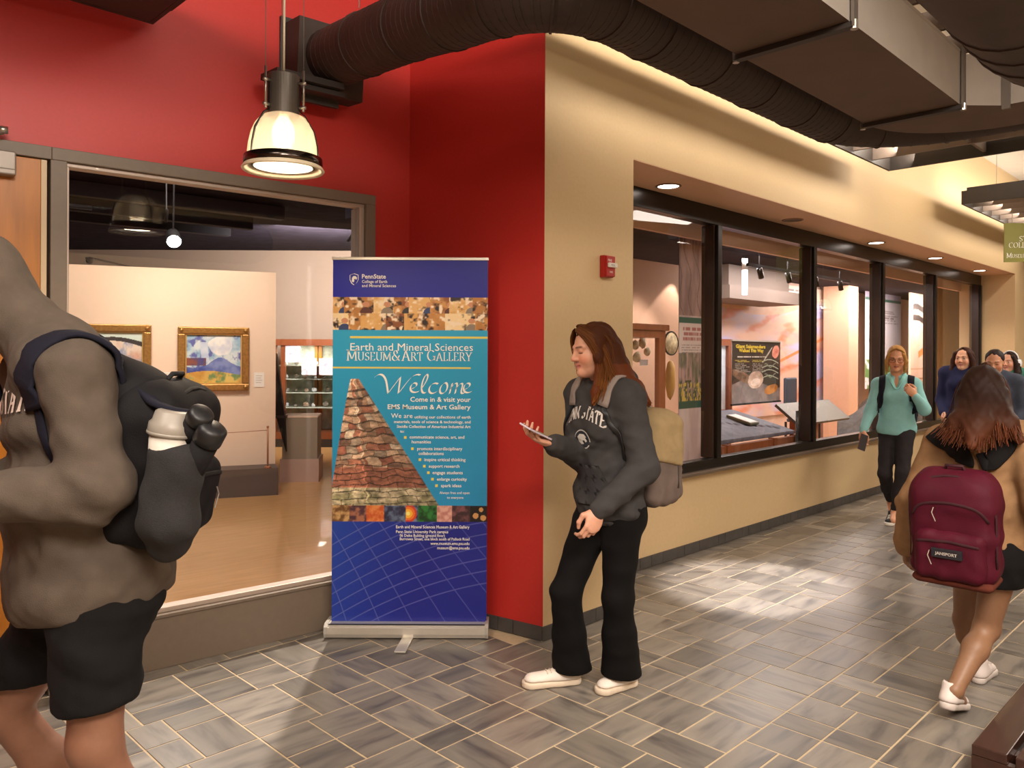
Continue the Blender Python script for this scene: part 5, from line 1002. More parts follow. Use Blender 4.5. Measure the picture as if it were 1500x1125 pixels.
def strands(name, guides, n, r, cols, parent, seed, jit=.012, K=14, taper=.5, m=None, short=.82):
    """hair tufts: n thin tubes interpolated between neighbouring guide curves"""
    rg = np.random.default_rng(seed); G = []
    for g in guides:
        g = np.array(g, float); d = np.r_[0, np.cumsum(np.linalg.norm(np.diff(g, axis=0), axis=1))]; t = np.linspace(0, d[-1], K); 
        c = np.stack([np.interp(t, d, g[:, i]) for i in range(3)], -1)
        for _ in range(2): c[1:-1] = c[1:-1]*.5+.25*(c[:-2]+c[2:])
        G.append(c)
    G = np.array(G); a = rg.uniform(0, len(G)-1.001, n); i = a.astype(int); w_ = (a-i)[:, None, None]; P = G[i]*(1-w_)+G[i+1]*w_
    amp = np.linspace(.25, 1, K)[None, :, None]; P = P+rg.normal(size=(n, 1, 3))*jit*amp+rg.normal(size=(n, K, 3))*jit*.08
    ln = rg.uniform(short, 1, n); tt = np.linspace(0, 1, K)
    for q in range(n):
        if ln[q] < .99: P[q] = np.stack([np.interp(tt*ln[q], tt, P[q, :, j]) for j in range(3)], -1)
    T = np.gradient(P, axis=1); T /= np.maximum(np.linalg.norm(T, axis=2, keepdims=True), 1e-9); U_ = np.cross(T, np.array([.3, .2, .93])); U_ /= np.maximum(np.linalg.norm(U_, axis=2, keepdims=True), 1e-9); W_ = np.cross(T, U_)
    rad = (r*(1-taper*np.linspace(0, 1, K)**2))[None, :, None]*rg.uniform(.7, 1.4, (n, 1, 1)); ring = np.stack([P+rad*(math.cos(q)*U_+math.sin(q)*W_) for q in (0, 2.094, 4.189)], 2)
    co = ring.reshape(-1, 3); base = (np.arange(n)[:, None]*K+np.arange(K-1)[None, :])*3; Q = np.concatenate([np.stack([base+e, base+(e+1) % 3, base+3+(e+1) % 3, base+3+e], -1).reshape(-1, 4) for e in range(3)])
    me = mesh_np(name, co, Q); ca, cb = hexc(cols[0]), hexc(cols[1]); cc = ca+(cb-ca)*np.clip(rg.uniform(0, .32, (n, 1))+.5*np.linspace(0, 1, K)[None, :]**1.3, 0, 1)[..., None]; cc = np.repeat(cc.reshape(-1, 1, 3), 3, 1).reshape(-1, 3); cc = ((cc+.055)/1.055)**2.4
    at_ = me.color_attributes.new('Col', 'FLOAT_COLOR', 'POINT'); at_.data.foreach_set('color', np.concatenate([cc, np.ones((len(cc), 1))], 1).astype(f32).ravel())
    o = link(name, me, m or HAIRM, None, None, True); o.parent = parent; o.matrix_parent_inverse = parent.matrix_world.inverted(); return o
def basis(fwd, up):
    u = nrm(up); f = nrm(V(fwd)-u*(V(fwd) @ u)); r = np.cross(f, u); return np.stack([r, f, u], 1)   # columns right, forward, up
def strap(name, F, pts, wdt, th, m, parent, off=None, n=24, sub=None):
    """flat webbing laid over a garment field"""
    pts = np.array(pts, float); d = np.r_[0, np.cumsum(np.linalg.norm(np.diff(pts, axis=0), axis=1))]; t = np.linspace(0, d[-1], n); P = np.stack([np.interp(t, d, pts[:, i]) for i in range(3)], -1)
    for _ in range(3): P[1:-1] = P[1:-1]*.5+.25*(P[:-2]+P[2:])
    if F is not None:
        P = F.push(P, th*.6 if off is None else off)
        for _ in range(2): P[1:-1] = P[1:-1]*.5+.25*(P[:-2]+P[2:])
        N = F.grad(P)
    else: N = None
    bm = BM(); rings = []
    for i, p in enumerate(P):
        dr = nrm(P[min(i+1, n-1)]-P[max(i-1, 0)]); up = N[i] if N is not None else V(0, 0, 1); x = nrm(np.cross(dr, up)); y = nrm(np.cross(x, dr)); w_ = wdt/2
        rings.append([bm.verts.new(p+x*a*w_+y*b*th/2) for a, b in ((-1, -.6), (-.85, -1), (.85, -1), (1, -.6), (1, .6), (.85, 1), (-.85, 1), (-1, .6))])
    for a, b in zip(rings, rings[1:]):
        for k in range(8): bm.faces.new((a[k], a[(k+1) % 8], b[(k+1) % 8], b[k]))
    bm.faces.new(rings[0][::-1]); bm.faces.new(rings[-1]); bmesh.ops.recalc_face_normals(bm, faces=bm.faces)
    return wobj(name, bm, m, parent, True)
def wrap_text(name, txt, F, o, R, size, m, parent, align='CENTER', bold=.02, arcr=None, off=.004, me=None):
    """lettering laid onto a garment: drawn in the plane (right, up) at o, projected along -forward"""
    me = me or text_mesh(txt, 1, align, bold); bm = BM(); bm.from_mesh(me); bmesh.ops.triangulate(bm, faces=bm.faces); bmesh.ops.subdivide_edges(bm, edges=[e for e in bm.edges if e.calc_length() > .2], cuts=1)
    P = np.array([(v.co.x, v.co.y) for v in bm.verts])*size
    if arcr: P[:, 1] += -(P[:, 0]**2)/arcr
    W = V(o)+P[:, :1]*R[:, 0]*(-1)+P[:, 1:]*R[:, 2]+R[:, 1]*.25; W = F.cast(W, -R[:, 1], 40, off)   # the wearer's right is the reader's left
    for v, w_ in zip(bm.verts, W): v.co = w_
    return wobj(name, bm, m, parent)

def head_ops(F, c, R, s, chin=1., fem=True, lids=.55):
    g = lambda x, y, z: c+R @ (V(x, y, z)*s)
    F.ell(g(0, -.014, .034), V(.074, .094, .084)*s, R, .02); F.ell(g(0, .028, -.028), V(.059, .060, .082)*s, R, .03)
    F.cap(g(0, .018, -.060), g(0, .060, -.094), .046*s, (.020 if fem else .025)*s, .03); F.ell(g(0, .030, -.080), V(.045, .045, .028)*s, R, .02)
    for e in (-1, 1):
        F.ell(g(e*.036, .056, -.030), V(.024, .026, .026)*s, R, .025); F.cap(g(e*.014, .086, .026), g(e*.046, .070, .025), .0085*s, .007*s, .012)
        F.ell(g(e*.031, .098, .006), V(.017, .016, .0105)*s, R, .010, 's')
        F.ell(g(e*.031, .0735, .006), V(.0125, .0125, .0125)*s, R, .0)
        F.ell(g(e*.031, .0745, .006+.004*lids), V(.0142, .0135, .0125-.003*lids)*s, R, .002); 
        F.ell(g(e*.074, -.008, -.006), V(.011, .021, .032)*s, R, .006); F.ell(g(e*.080, .0, -.006), V(.007, .011, .018)*s, R, .006, 's')
    F.cap(g(0, .084, .014), g(0, .106, -.022), .0075*s, .0105*s, .012); F.ell(g(0, .104, -.026), V(.0115, .0115, .0095)*s, R, .006)
    for e in (-1, 1): F.ell(g(e*.0115, .094, -.028), V(.008, .011, .0075)*s, R, .006); F.ell(g(e*.006, .103, -.036), V(.004, .005, .003)*s, R, .002, 's')
    F.cap(g(-.019, .078, -.053), g(0, .092, -.0515), .0045*s, .0062*s, .006); F.cap(g(.019, .078, -.053), g(0, .092, -.0515), .0045*s, .0062*s, .006)
    F.cap(g(-.017, .077, -.0605), g(0, .090, -.0635), .005*s, .0075*s, .006); F.cap(g(.017, .077, -.0605), g(0, .090, -.0635), .005*s, .0075*s, .006)
    F.cap(g(-.022, .090, -.0572), g(.022, .090, -.0572), .0022*s, .0022*s, .003, None, 's')
    F.ell(g(0, .078, -.092), V(.017, .016, .014)*s, R, .02)
def head_color(c, R, s, skin, lip='#b5665c', brow='#5a3a28', iris='#4a3526', closed=True):
    sk, lp, br = hexc(skin), hexc(lip), hexc(brow)
    def fn(P):
        q = (P-c) @ R/s; x, y, z = q[:, 0], q[:, 1], q[:, 2]; col = np.tile(sk, (len(P), 1))
        near = (np.abs(x) < .12) & (np.abs(y) < .14) & (np.abs(z) < .15); fr = near & (y > .03)
        def put(mask, cc, a=1.):
            m = np.clip(mask, 0, 1)[:, None]*a*fr[:, None]; col[:] = col*(1-m)+cc*m
        ax = np.abs(x); put(1.2-((ax-.040)/.026)**2-((z+.03)/.024)**2, sk*V(1.02, .84, .80), .5); put(1.2-(x/.016)**2-((z+.026)/.014)**2, sk*V(1.02, .86, .82), .5)
        put((1-(ax/.024)**2-((z+.057)/.0125)**2)*3*(y > .070), lp, .9); put((1-(ax/.022)**2-((z+.0572)/.0022)**2)*3*(y > .07), lp*.5, .8)
        put((1-((ax-.031)/.020)**2-((z-.0275-.10*(ax-.031)*(ax < .031)+.1*np.maximum(ax-.04, 0))/.0048)**2)*3, br, .85)
        if closed: put((1-((ax-.031)/.0145)**2-((z+.0005)/.0028)**2)*3, br*.5, .9); put(1-((ax-.031)/.019)**2-((z-.008)/.011)**2, sk*V(.86, .74, .70), .7)
        else:
            put((1-((ax-.031)/.0125)**2-((z-.003)/.0062)**2)*4, V(.92, .88, .86)); put((1-((ax-.031)/.0055)**2-((z-.003)/.006)**2)*4, hexc(iris)); put((1-((ax-.031)/.0150)**2-((z-.0095)/.0022)**2)*3, br*.4, .95)
        return col
    return fn
def hand_ops(F, w0, hd, pn, side, curl=(.5, .5, .5, .5), s=1., spread=.0, thumb=.6, k=.006):
    hd, pn = nrm(hd), nrm(pn); pn = nrm(pn-hd*(pn @ hd)); ts = np.cross(hd, pn)*(1 if side == 'R' else -1); R = np.stack([ts, hd, pn], 1)
    F.ell(w0+hd*.048*s, V(.040, .052, .0155)*s, R, .012); F.cap(w0-hd*.01*s, w0+hd*.03*s, .024*s, .024*s, .012, (pn, .75)); F.ell(w0+hd*.035*s+ts*.022*s+pn*.008*s, V(.016, .028, .014)*s, R, .012)
    tips = []
    for i, (o, b, L) in enumerate(((.028, .086, (.040, .026, .021)), (.0095, .090, (.044, .029, .022)), (-.0095, .086, (.040, .027, .021)), (-.027, .078, (.032, .021, .019)))):
        p = w0+hd*b*s*.92+ts*o*s; d = nrm(hd+ts*o*spread*8); a = 0; r0 = (.0088, .0090, .0085, .0075)[i]*s; pts = [p-d*.03*s, p]; ax = nrm(np.cross(d, pn))
        for q, l in enumerate(L):
            a += curl[i]*(1.0, 1.25, .8)[q]; dd = d*math.cos(a)+pn*math.sin(a); p = p+dd*l*s; pts.append(p)
        F.chain(pts, [r0*1.05, r0, r0*.94, r0*.86, r0*.72], k*.6); tips.append(p)
    p = w0+hd*.018*s+ts*.026*s+pn*.006*s; d1 = nrm(hd*.7+ts*.75+pn*.25); d2 = nrm(hd*(.95-.3*thumb)+ts*(.35-.5*thumb)+pn*.45*thumb); d3 = nrm(hd*(1-.4*thumb)+ts*(.1-.75*thumb)+pn*.5*thumb)
    pts = [p, p+d1*.036*s]; pts.append(pts[-1]+d2*.034*s); pts.append(pts[-1]+d3*.026*s); F.chain(pts, [.0125*s, .0112*s, .0098*s, .008*s], k); return tips, R
def body_field(J, s, fem=True, thin=0.):
    """skin body as one smooth surface; J in world coordinates"""
    F = Field(); F.k = .03; up = nrm(J['neck']-J['pel']); R = basis(np.cross(up, J['shR']-J['shL']), up); J['R'] = R; g = lambda b, x, y, z: b+R @ (V(x, y, z)*s)
    p, n = J['pel'], J['neck']; m = lambda t: p+(n-p)*t
    F.ell(g(m(.0), 0, -.005, -.01), V(.150, .100, .115)*s, R, .04); F.ell(g(m(.32), 0, 0, 0), V(.118, .083, .13)*s, R, .05); F.ell(g(m(.68), 0, .0, 0), V(.140 if fem else .155, .098, .16)*s, R, .05)
    for a in 'LR':
        sg = -1 if a == 'L' else 1
        if fem: F.ell(g(m(.66), sg*.065, .075, 0), V(.055, .05, .055)*s, R, .04)
        F.cap(g(m(.95), 0, -.01, 0), J['sh'+a], .048*s, .050*s, .04); F.cap(J['sh'+a], J['el'+a], .046*s, .037*s, .03); F.cap(J['el'+a], J['el'+a]*.6+J['wr'+a]*.4, .036*s, .037*s, .02); F.cap(J['el'+a]*.6+J['wr'+a]*.4, J['wr'+a], .037*s, .024*s, .02)
        h, k, an = J['hip'+a], J['kn'+a], J['an'+a]; F.cap(h, k, .084*s, .054*s, .04); calf = k*.68+an*.32; bk = -R[:, 1]; F.cap(k, calf+bk*.012*s, .050*s, .053*s, .03); F.cap(calf+bk*.012*s, an, .053*s, .034*s, .03); F.ell(k+R[:, 1]*.012*s, V(.042, .04, .05)*s, R, .03)
        F.cap(an, an+J['ft'+a]*.10*s-V(0, 0, .05*s), .034*s, .028*s, .02)
        if 'hand'+a in J: J['tips'+a], J['HR'+a] = hand_ops(F, J['wr'+a], *J['hand'+a][:2], a, *J['hand'+a][2:])
    hc, hR = J['head'], J['headR']; F.cap(g(n, 0, -.01, -.04), hc+hR @ (V(0, -.018, -.055)*s), .058*s, .050*s, .03); head_ops(F, hc, hR, s*J.get('hs', 1.), fem=fem); return F
def shoe(J, a, s, m_up, m_sole, parent, heel=None, toe=None, lace=None, pitch=0.):
    """heel/toe: ground points of the sole"""
    heel, toe = V(heel), V(toe); t = nrm(toe-heel); side = nrm(np.cross(t, V(0, 0, 1))); u = np.cross(side, t); L = np.linalg.norm(toe-heel); R = np.stack([side, t, u], 1); g = lambda x, y, z: heel+R @ V(x, y, z)
    So = Field(); So.k = .02; So.cap(g(0, .035, .017), g(0, .10, .017), .036*s, .034*s); So.cap(g(0, .10, .017), g(.004, L-.048*s, .017), .034*s, .046*s); So.cut(g(0, 0, .001), u, .004); So.cut(g(0, 0, .030), -u, .004)
    U_ = Field(); U_.k = .025; U_.cap(g(0, .034, .035), g(0, .10, .045), .033*s, .034*s); U_.cap(g(0, .10, .045), g(.004, L-.052*s, .030), .036*s, .040*s, .03, (u, .8)); an = g(0, .055, .095); U_.cap(g(0, .050, .05), an, .034*s, .036*s, .03); U_.ell(g(0, .06, .125), V(.030, .04, .03)*s, R, .006, 's'); U_.cut(g(0, 0, .0305), u, .0)
    so = sdf_obj('shoe', U_, .006, m_up, parent); sdf_obj('sole', So, .006, m_sole, so)
    for k in range(4):
        y = .11+.018*k; q = np.array([g(x, y, .12) for x in (-.022, -.01, .0, .012, .024)]); q = U_.cast(q, -u, 30, .002); wobj('lace', tube(BM(), q, .003, 5), m_sole if lace is None else lace, so, True)
    return so
def P_(px, py, Y): return V(at(px, py, Y))
def rootp(J, label, group=None): 
    p = J['pel'].copy(); return empty('person', Vector((p[0], p[1], 0)), label, 'person', group)
def torso_cloth(F, J, s, infl, hem, fem=True, bag=0., foldfn=None):
    R = J['R']; p, n = J['pel'], J['neck']; m = lambda t: p+(n-p)*t; g = lambda b, x, y, z: b+R @ (V(x, y, z)*s); e = infl
    F.ell(g(m(.68), 0, .0, .01), V((.142 if fem else .160)+e, .102+e, .175+e)*s, R, .05); F.ell(g(m(.33), 0, .0, 0), V(.130+e+bag, .092+e+bag, .16)*s, R, .06); F.ell(g(m(.02), 0, -.002, 0), V(.156+e+bag*.5, .108+e+bag*.5, .15)*s, R, .06)
    if fem:
        for sg in (-1, 1): F.ell(g(m(.66), sg*.062, .078, 0), V(.058+e*.5, .050+e*.6, .060)*s, R, .06)
    foldfn and foldfn(F); F.cut(m(hem), R[:, 2], .01)
    for a in 'LR': F.cap(g(m(.93), 0, -.012, 0), J['sh'+a], (.052+e*.6)*s, (.056+e*.7)*s, .05)
def sleeve(F, J, a, r0, r1, r2, s, cuff=True, short=0.):
    el, wr = J['el'+a], J['wr'+a]; F.cap(J['sh'+a], el, r0*s, r1*s, .035); w2 = el+(wr-el)*(.86-short); F.cap(el, w2, r1*s, r2*s, .03)
    if cuff: F.cap(w2, el+(wr-el)*(1.0-short), (r2-.006)*s, (r2-.012)*s, .008)
def leg_cloth(F, J, a, r0, r1, r2, r3, s, k=.03, to=1.):
    h, kn, an = J['hip'+a], J['kn'+a], J['an'+a]; F.cap(h, kn, r0*s, r1*s, .03); mid = kn*.5+an*.5; F.cap(kn, mid, r1*s, r2*s, k); F.cap(mid, mid+(an-mid)*to, r2*s, r3*s, k)
def hem_band(J, s, e, bag, t0, t1, m_, parent):
    R = J['R']; p, n = J['pel'], J['neck']; m = lambda t: p+(n-p)*t; B = Field(); B.ell(m(.02)+R @ (V(0, -.002, -.03)*s), V(.150+e+bag*.5, .103+e+bag*.5, .16)*s, R, .0)
    B.ell(m(.02)+R @ (V(0, -.002, -.03)*s), V(.135+e+bag*.5, .088+e+bag*.5, .30)*s, R, .0, 's'); B.cut(m(t0), -R[:, 2]); B.cut(m(t1), R[:, 2], .008); return sdf_obj('hem_band', B, .007, m_, parent)
def pelvis_cloth(F, J, s, e):
    R = J['R']; F.ell(J['pel']+R @ (V(0, -.008, -.01)*s), V(.155+e, .108+e, .125+e)*s, R, .04)
    for sg in (-1, 1): F.ell(J['pel']+R @ (V(sg*.07, -.05, -.05)*s), V(.08+e, .075+e, .085+e)*s, R, .03)

# ================= woman with the phone
def person_phone():
    s = .97; l = V(.574, -.819, 0); f = V(-.819, -.574, 0); J = {}
    J['pel'] = P_(893, 738, 3.50); J['neck'] = P_(884, 561, 3.49); J['shL'] = J['neck']+l*.158+V(0, 0, -.055); J['shR'] = J['neck']-l*.158+V(0, 0, -.055)
    J['elL'] = P_(944, 686, 3.30); J['wrL'] = P_(876, 748, 3.20); J['elR'] = P_(846, 664, 3.55); J['wrR'] = P_(808, 650, 3.33)
    J['hipL'] = J['pel']+l*.082+V(0, 0, -.03); J['hipR'] = J['pel']-l*.082+V(0, 0, -.03); J['knL'] = P_(905, 876, 3.43); J['anL'] = P_(910, 985, 3.54); J['knR'] = P_(829, 868, 3.47); J['anR'] = P_(838, 985, 3.60)
    hL, tL = V(on_floor(932, 1002)), V(on_floor(874, 1019)); hR, tR = V(on_floor(851, 1000)), V(on_floor(764, 1008)); J['ftL'] = nrm(tL-hL); J['ftR'] = nrm(tR-hR)
    J['head'] = P_(869, 513, 3.46); ff = V(-.93, -.36, -.24); J['headR'] = basis(ff, V(-.16, -.06, 1)); J['hs'] = 1.0
    J['handL'] = (V(-.34, -.25, -.86), V(-.4, .85, -.1), (.55, .6, .7, .75), s*1.0, 0, .7); J['handR'] = (V(-.86, -.42, .28), V(.35, .1, .9), (.35, .45, .5, .55), s*.98, .2, .5)
    r = rootp(J, 'woman with long auburn hair in grey hoodie walking while looking at a phone'); F = body_field(J, s)
    hlo = J['head']-.15; hhi = J['head']+.15
    fine = [(hlo, hhi, .0034), (J['wrL']-V(.09, .08, .15), J['wrL']+V(.06, .08, .03), .0036), (J['wrR']-V(.16, .12, .06), J['wrR']+V(.04, .06, .10), .0036)]
    sdf_obj('body', F, .009, SKIN, r, fine, head_color(J['head'], J['headR'], s, '#d39c82'))
    # hoodie
    HM = cloth('charcoal_fleece', '#3f3d3e'); T = Field(); T.k = .04; torso_cloth(T, J, s, .022, -.085, True, .014, lambda q: (q.fold(.0085, 3, .12, V(.3, .1, 1)), q.fold(.004, 8, .05)))
    T0 = Field(); T0.ops = list(T.ops)
    for a in 'LR': sleeve(T, J, a, .070, .062, .050, s)
    R = J['R']; n = J['neck']; g = lambda x, y, z: n+R @ (V(x, y, z)*s)
    T.chain([g(-.075, .065, -.055), g(-.098, -.01, .0), g(-.06, -.085, .01), g(.06, -.085, .01), g(.098, -.01, .0), g(.075, .065, -.055)], [.020, .034, .046, .046, .034, .020], .03); T.cap(g(-.075, .065, -.055), g(0, .105, -.11), .02, .016, .02); T.cap(g(.075, .065, -.055), g(0, .105, -.11), .02, .016, .02)
    T.fold(.004, 9, .07, V(.5, .2, 1))
    T.fold(.006, 12, .06, J['elL']-J['shL'], lambda x, y, z: np.exp(-(((x-J['elL'][0])**2+(y-J['elL'][1])**2+(z-J['elL'][2])**2)/.02)))
    ho = sdf_obj('hoodie', T, .0075, HM, r)
    # hem band and kangaroo pocket
    m = lambda t: J['pel']+(J['neck']-J['pel'])*t
    hem_band(J, s, .022, .014, -.085, -.135, HM, ho)
    up = R[:, 2]
    W = np.array([m(.20)+R @ V(x, .3, z) for z in (-.085, -.03, .03, .085) for x in (-.135, -.12, -.06, 0, .06, .12, .135)]); hits = T0.cast(W, -R[:, 1], 40, .0).reshape(4, 7, 3)
    for i, row in enumerate(hits):
        wd = (1, .95, .72, .55)[i]; c_ = row[3]; row = np.array([T0.cast([m(.20)+R @ V(x*wd, .3, (-.085, -.03, .03, .085)[i])], -R[:, 1], 40, .0)[0] for x in (-.135, -.12, -.06, 0, .06, .12, .135)]); hits[i] = row
    bm = BM(); vv_ = [[bm.verts.new(p+R[:, 1]*.007) for p in row] for row in hits]
    for a_, b_ in zip(vv_, vv_[1:]):
        for k in range(6): bm.faces.new((a_[k], a_[k+1], b_[k+1], b_[k]))
    bmesh.ops.solidify(bm, geom=bm.faces[:], thickness=.008); bmesh.ops.subdivide_edges(bm, edges=bm.edges[:], cuts=2, use_grid_fill=True, smooth=.6); wobj('pocket', bm, HM, ho, True)
    LET = mat('pale_chest_print', '#cfc9c4', .7); LD = mat('dark_chest_print', '#2c2e38', .7)
    oc = m(.735)
    bm = BM(); rn = small_caps('PENN STATE', 1, 1); rw = run_width(rn, .04); serif_text(bm, rn, -rw/2, 0, gap=.04, nib=(.10, .06)); me = bpy.data.meshes.new('t')
    for v in bm.verts: v.co = Vector((v.co.x, v.co.z, 0))
    bm.to_mesh(me); bm.free(); k = .255/rw
    me.transform(Matrix.Diagonal((1, 1.0, 1, 1))); wrap_text('chest_lettering', '', T0, oc, R, k*1.55 if False else k, LET, ho, arcr=.40, off=.004, me=(me.transform(Matrix.Diagonal((1, 1.45, 1, 1))) or me))
    oe = m(.565)
    for nm, mm, rx, ry, of, dx in (('emblem_disc', LET, .043, .043, .0035, 0), ('emblem_field', LD, .038, .038, .0048, 0)):
        bm = BM(); ctr = bm.verts.new((0, 0, 0)); ring = [bm.verts.new((math.cos(q*PI/16)*rx, math.sin(q*PI/16)*ry, 0)) for q in range(32)]
        for q in range(32): bm.faces.new((ctr, ring[q], ring[(q+1) % 32]))
        me = bpy.data.meshes.new('d'); bm.to_mesh(me); bm.free(); wrap_text(nm, '', T0, oe, R, 1, mm, ho, off=of, me=me)
    bm = BM(); bm.faces.new([bm.verts.new((x*.0052, y*.0052, 0)) for x, y in ((-5, -2), (-4.4, 2), (-1.5, 4.6), (2.4, 4.4), (4.8, 1.8), (3.2, 1.2), (5, -1.4), (3.2, -2.6), (1.8, -.8), (-.5, -1.2), (.8, -4), (-2.4, -4.4))]); me = bpy.data.meshes.new('l'); bm.to_mesh(me); bm.free(); wrap_text('emblem_head', '', T0, oe, R, 1, LET, ho, off=.0062, me=me)
    # flared trousers
    T2 = Field(); T2.k = .03; pelvis_cloth(T2, J, s, .010); leg_cloth(T2, J, 'L', .096, .067, .075, .096, s); leg_cloth(T2, J, 'R', .096, .067, .075, .096, s); T2.cut(V(0, 0, .062), V(0, 0, 1), .0); T2.cut(J['pel']+V(0, 0, .10), V(0, 0, -1), .0); T2.fold(.004, 5, .09, V(.2, .3, 1))
    sdf_obj('trousers', T2, .008, cloth('black_knit', '#0d0b0b', .9, .1, 20, .2), r)
    SM, SS = mat('white_leather', '#e6dcd2', .55, var=.06, scale=20), mat('white_rubber', '#dccbb6', .5, var=.08, scale=20)
    shoe(J, 'L', 1.0, SM, SS, r, hL, tL); shoe(J, 'R', 1.0, SM, SS, r, hR, tR)
    # hair: swept back over the near shoulder, one lock in front
    hR_, hc = J['headR'], J['head']; h = lambda x, y, z: hc+hR_ @ (V(x, y, z)*s)
    H = Field(); H.k = .03; H.ell(h(0, -.022, .040), V(.083, .098, .088)*s, hR_, .02); H.ell(h(0, -.055, -.035), V(.075, .062, .10)*s, hR_, .04)
    H.cut(h(0, .068, .06), hR_ @ V(0, -1, .55), .02)
    ends = [P_(900, 560, 3.44), P_(925, 585, 3.40), P_(948, 592, 3.38)]
    H.chain([h(-.03, -.07, -.03), P_(906, 545, 3.44), P_(930, 572, 3.40), P_(950, 590, 3.42)], [.060, .050, .034, .014], .04); H.chain([h(.02, -.075, -.04), P_(915, 560, 3.52), P_(944, 588, 3.52)], [.055, .05, .02], .04)
    H.chain([h(-.068, .005, .03), h(-.074, .018, -.03), h(-.072, .02, -.09), P_(872, 575, 3.36), P_(868, 592, 3.355)], [.022, .020, .018, .016, .008], .02)
    H.fold(.004, 21, .028, hR_[:, 0])
    hm = sdf_obj('hair', H, .006, HAIRM, r, (), lambda P: np.tile(hexc('#54280f'), (len(P), 1))*(.8+.3*((P[:, 2:]-hc[2]) < -.06)))
    cols = ('#4a2810', '#ab6a30'); gd = []
    for k in range(9):      # crown to the back and down
        a = -1.0+2.0*k/8; c_ = math.sqrt(max(0, 1-a*a)); gd.append([h(.0, .062-.02*abs(a), .120), h(a*.080, .03-.06*abs(a)-.03*c_, .122-.035*abs(a)), h(a*.090, -.05-.082*c_, .02), P_(905+6*a, 545, 3.46+.06*a), P_(928, 570, 3.45+.07*a), P_(952-6*abs(a), 592, 3.45+.06*a)])
    strands('strands', gd, 600, .0022, cols, hm, 4, .009)
    gl = [[h(-.01, .080, .100), h(-.055, .070, .070), h(-.080, .040, .0), h(-.078, .028, -.07), P_(875, 560, 3.36), P_(870, 592, 3.345)], [h(-.012, .07, .110), h(-.068, .045, .075), h(-.086, .010, .0), h(-.085, .0, -.08), P_(884, 560, 3.36), P_(872, 590, 3.34)], [h(-.012, .05, .118), h(-.076, .01, .08), h(-.09, -.03, .0), P_(900, 550, 3.40), P_(930, 570, 3.37), P_(955, 592, 3.38)]]
    strands('strands', gl, 170, .0021, cols, hm, 6, .006)
    gr = [[h(.01, .082, .100), h(.05, .082, .065), h(.066, .070, .0), h(.066, .062, -.06), h(.06, .07, -.10)], [h(.012, .07, .110), h(.07, .045, .06), h(.082, .02, -.02), h(.08, .02, -.10), h(.075, .03, -.14)]]
    strands('strands', gr, 90, .0021, cols, hm, 7, .006)
    return r, J, T
WP_, WJ, WT_ = person_phone()
def backpack(label, c, R, size, m, pocket=(.36, .72), zcol='#8a8078', top=.0, handle=True, base_m=None):
    """R columns: wearer's right, away from the back, up"""
    c = V(c); R = np.asarray(R, float); w_, d, h = size; r = empty('backpack', Matrix.Translation(Vector(c)), label, 'backpack'); g = lambda x, y, z: c+R @ V(x, y, z)
    B = Field(); B.k = .05; B.box(g(0, 0, -.04*h), (w_/2, d/2, h*.44), .05, R); B.box(g(0, -.01, h*.22), (w_*.44, d*.42, h*.26), .06, R, .06); B.fold(.005, 31, .10, R[:, 2]); B.fold(.003, 32, .05)
    sdf_obj('bag', B, .008, m, r)
    Q = Field(); Q.k = .03; Q.box(g(0, d*.5, -h*.5+h*pocket[0]*.5+.02), (w_*.42, d*.20, h*pocket[0]*.48), .04, R); Q.fold(.004, 33, .08); fp = sdf_obj('front_pocket', Q, .007, m, r)
    Z = mat('zip_'+zcol[1:], zcol, .5, .3); z1 = -h*.5+h*pocket[0]+.0
    def line(name, pts, wd, mm, par, F): return strap(name, F, [g(*p) for p in pts], wd, .004, mm, par, .002, 20)
    DK = mat('seam_'+str(m.name), tuple(x*.45 for x in m.node_tree.nodes['Principled BSDF'].inputs['Base Color'].default_value[:3]), .8)
    line('zip', [(-w_*.38, d*.75, z1*1.0-.03), (0, d*.78, z1-.015), (w_*.38, d*.75, z1-.03)], .010, DK, fp, Q)
    line('zip', [(-w_*.46, d*.5, h*.10), (-w_*.36, d*.55, h*.22), (0, d*.55, h*.25), (w_*.36, d*.55, h*.22), (w_*.46, d*.5, h*.10)], .010, DK, r, B)
    line('piping', [(-w_*.5, d*.3, -h*.3), (-w_*.5, d*.3, h*.2), (-w_*.38, d*.25, h*.40), (0, d*.25, h*.48), (w_*.38, d*.25, h*.40), (w_*.5, d*.3, h*.2), (w_*.5, d*.3, -h*.3)], .010, DK, r, B)
    for x, z in ((w_*.16, h*.20), (w_*.20, z1-.06)): wobj('zip_pull', tube(BM(), [g(x, d*.62 if z > 0 else d*.76, z), g(x+.005, d*.66 if z > 0 else d*.80, z-.02), g(x-.008, d*.66 if z > 0 else d*.80, z-.055)], .0018, 6), Z, r)
    if base_m:
        K_ = Field(); K_.k = .03; K_.box(g(0, .005, -h*.47), (w_*.49, d*.52, h*.045), .03, R); sdf_obj('base_panel', K_, .008, base_m, r)
    if handle: wobj('handle', tube(BM(), [g(-.04, -.02, h*.44), g(-.03, .0, h*.53), g(.03, .0, h*.53), g(.04, -.02, h*.44)], .007, 6), DK, r, True)
    return r, B, g
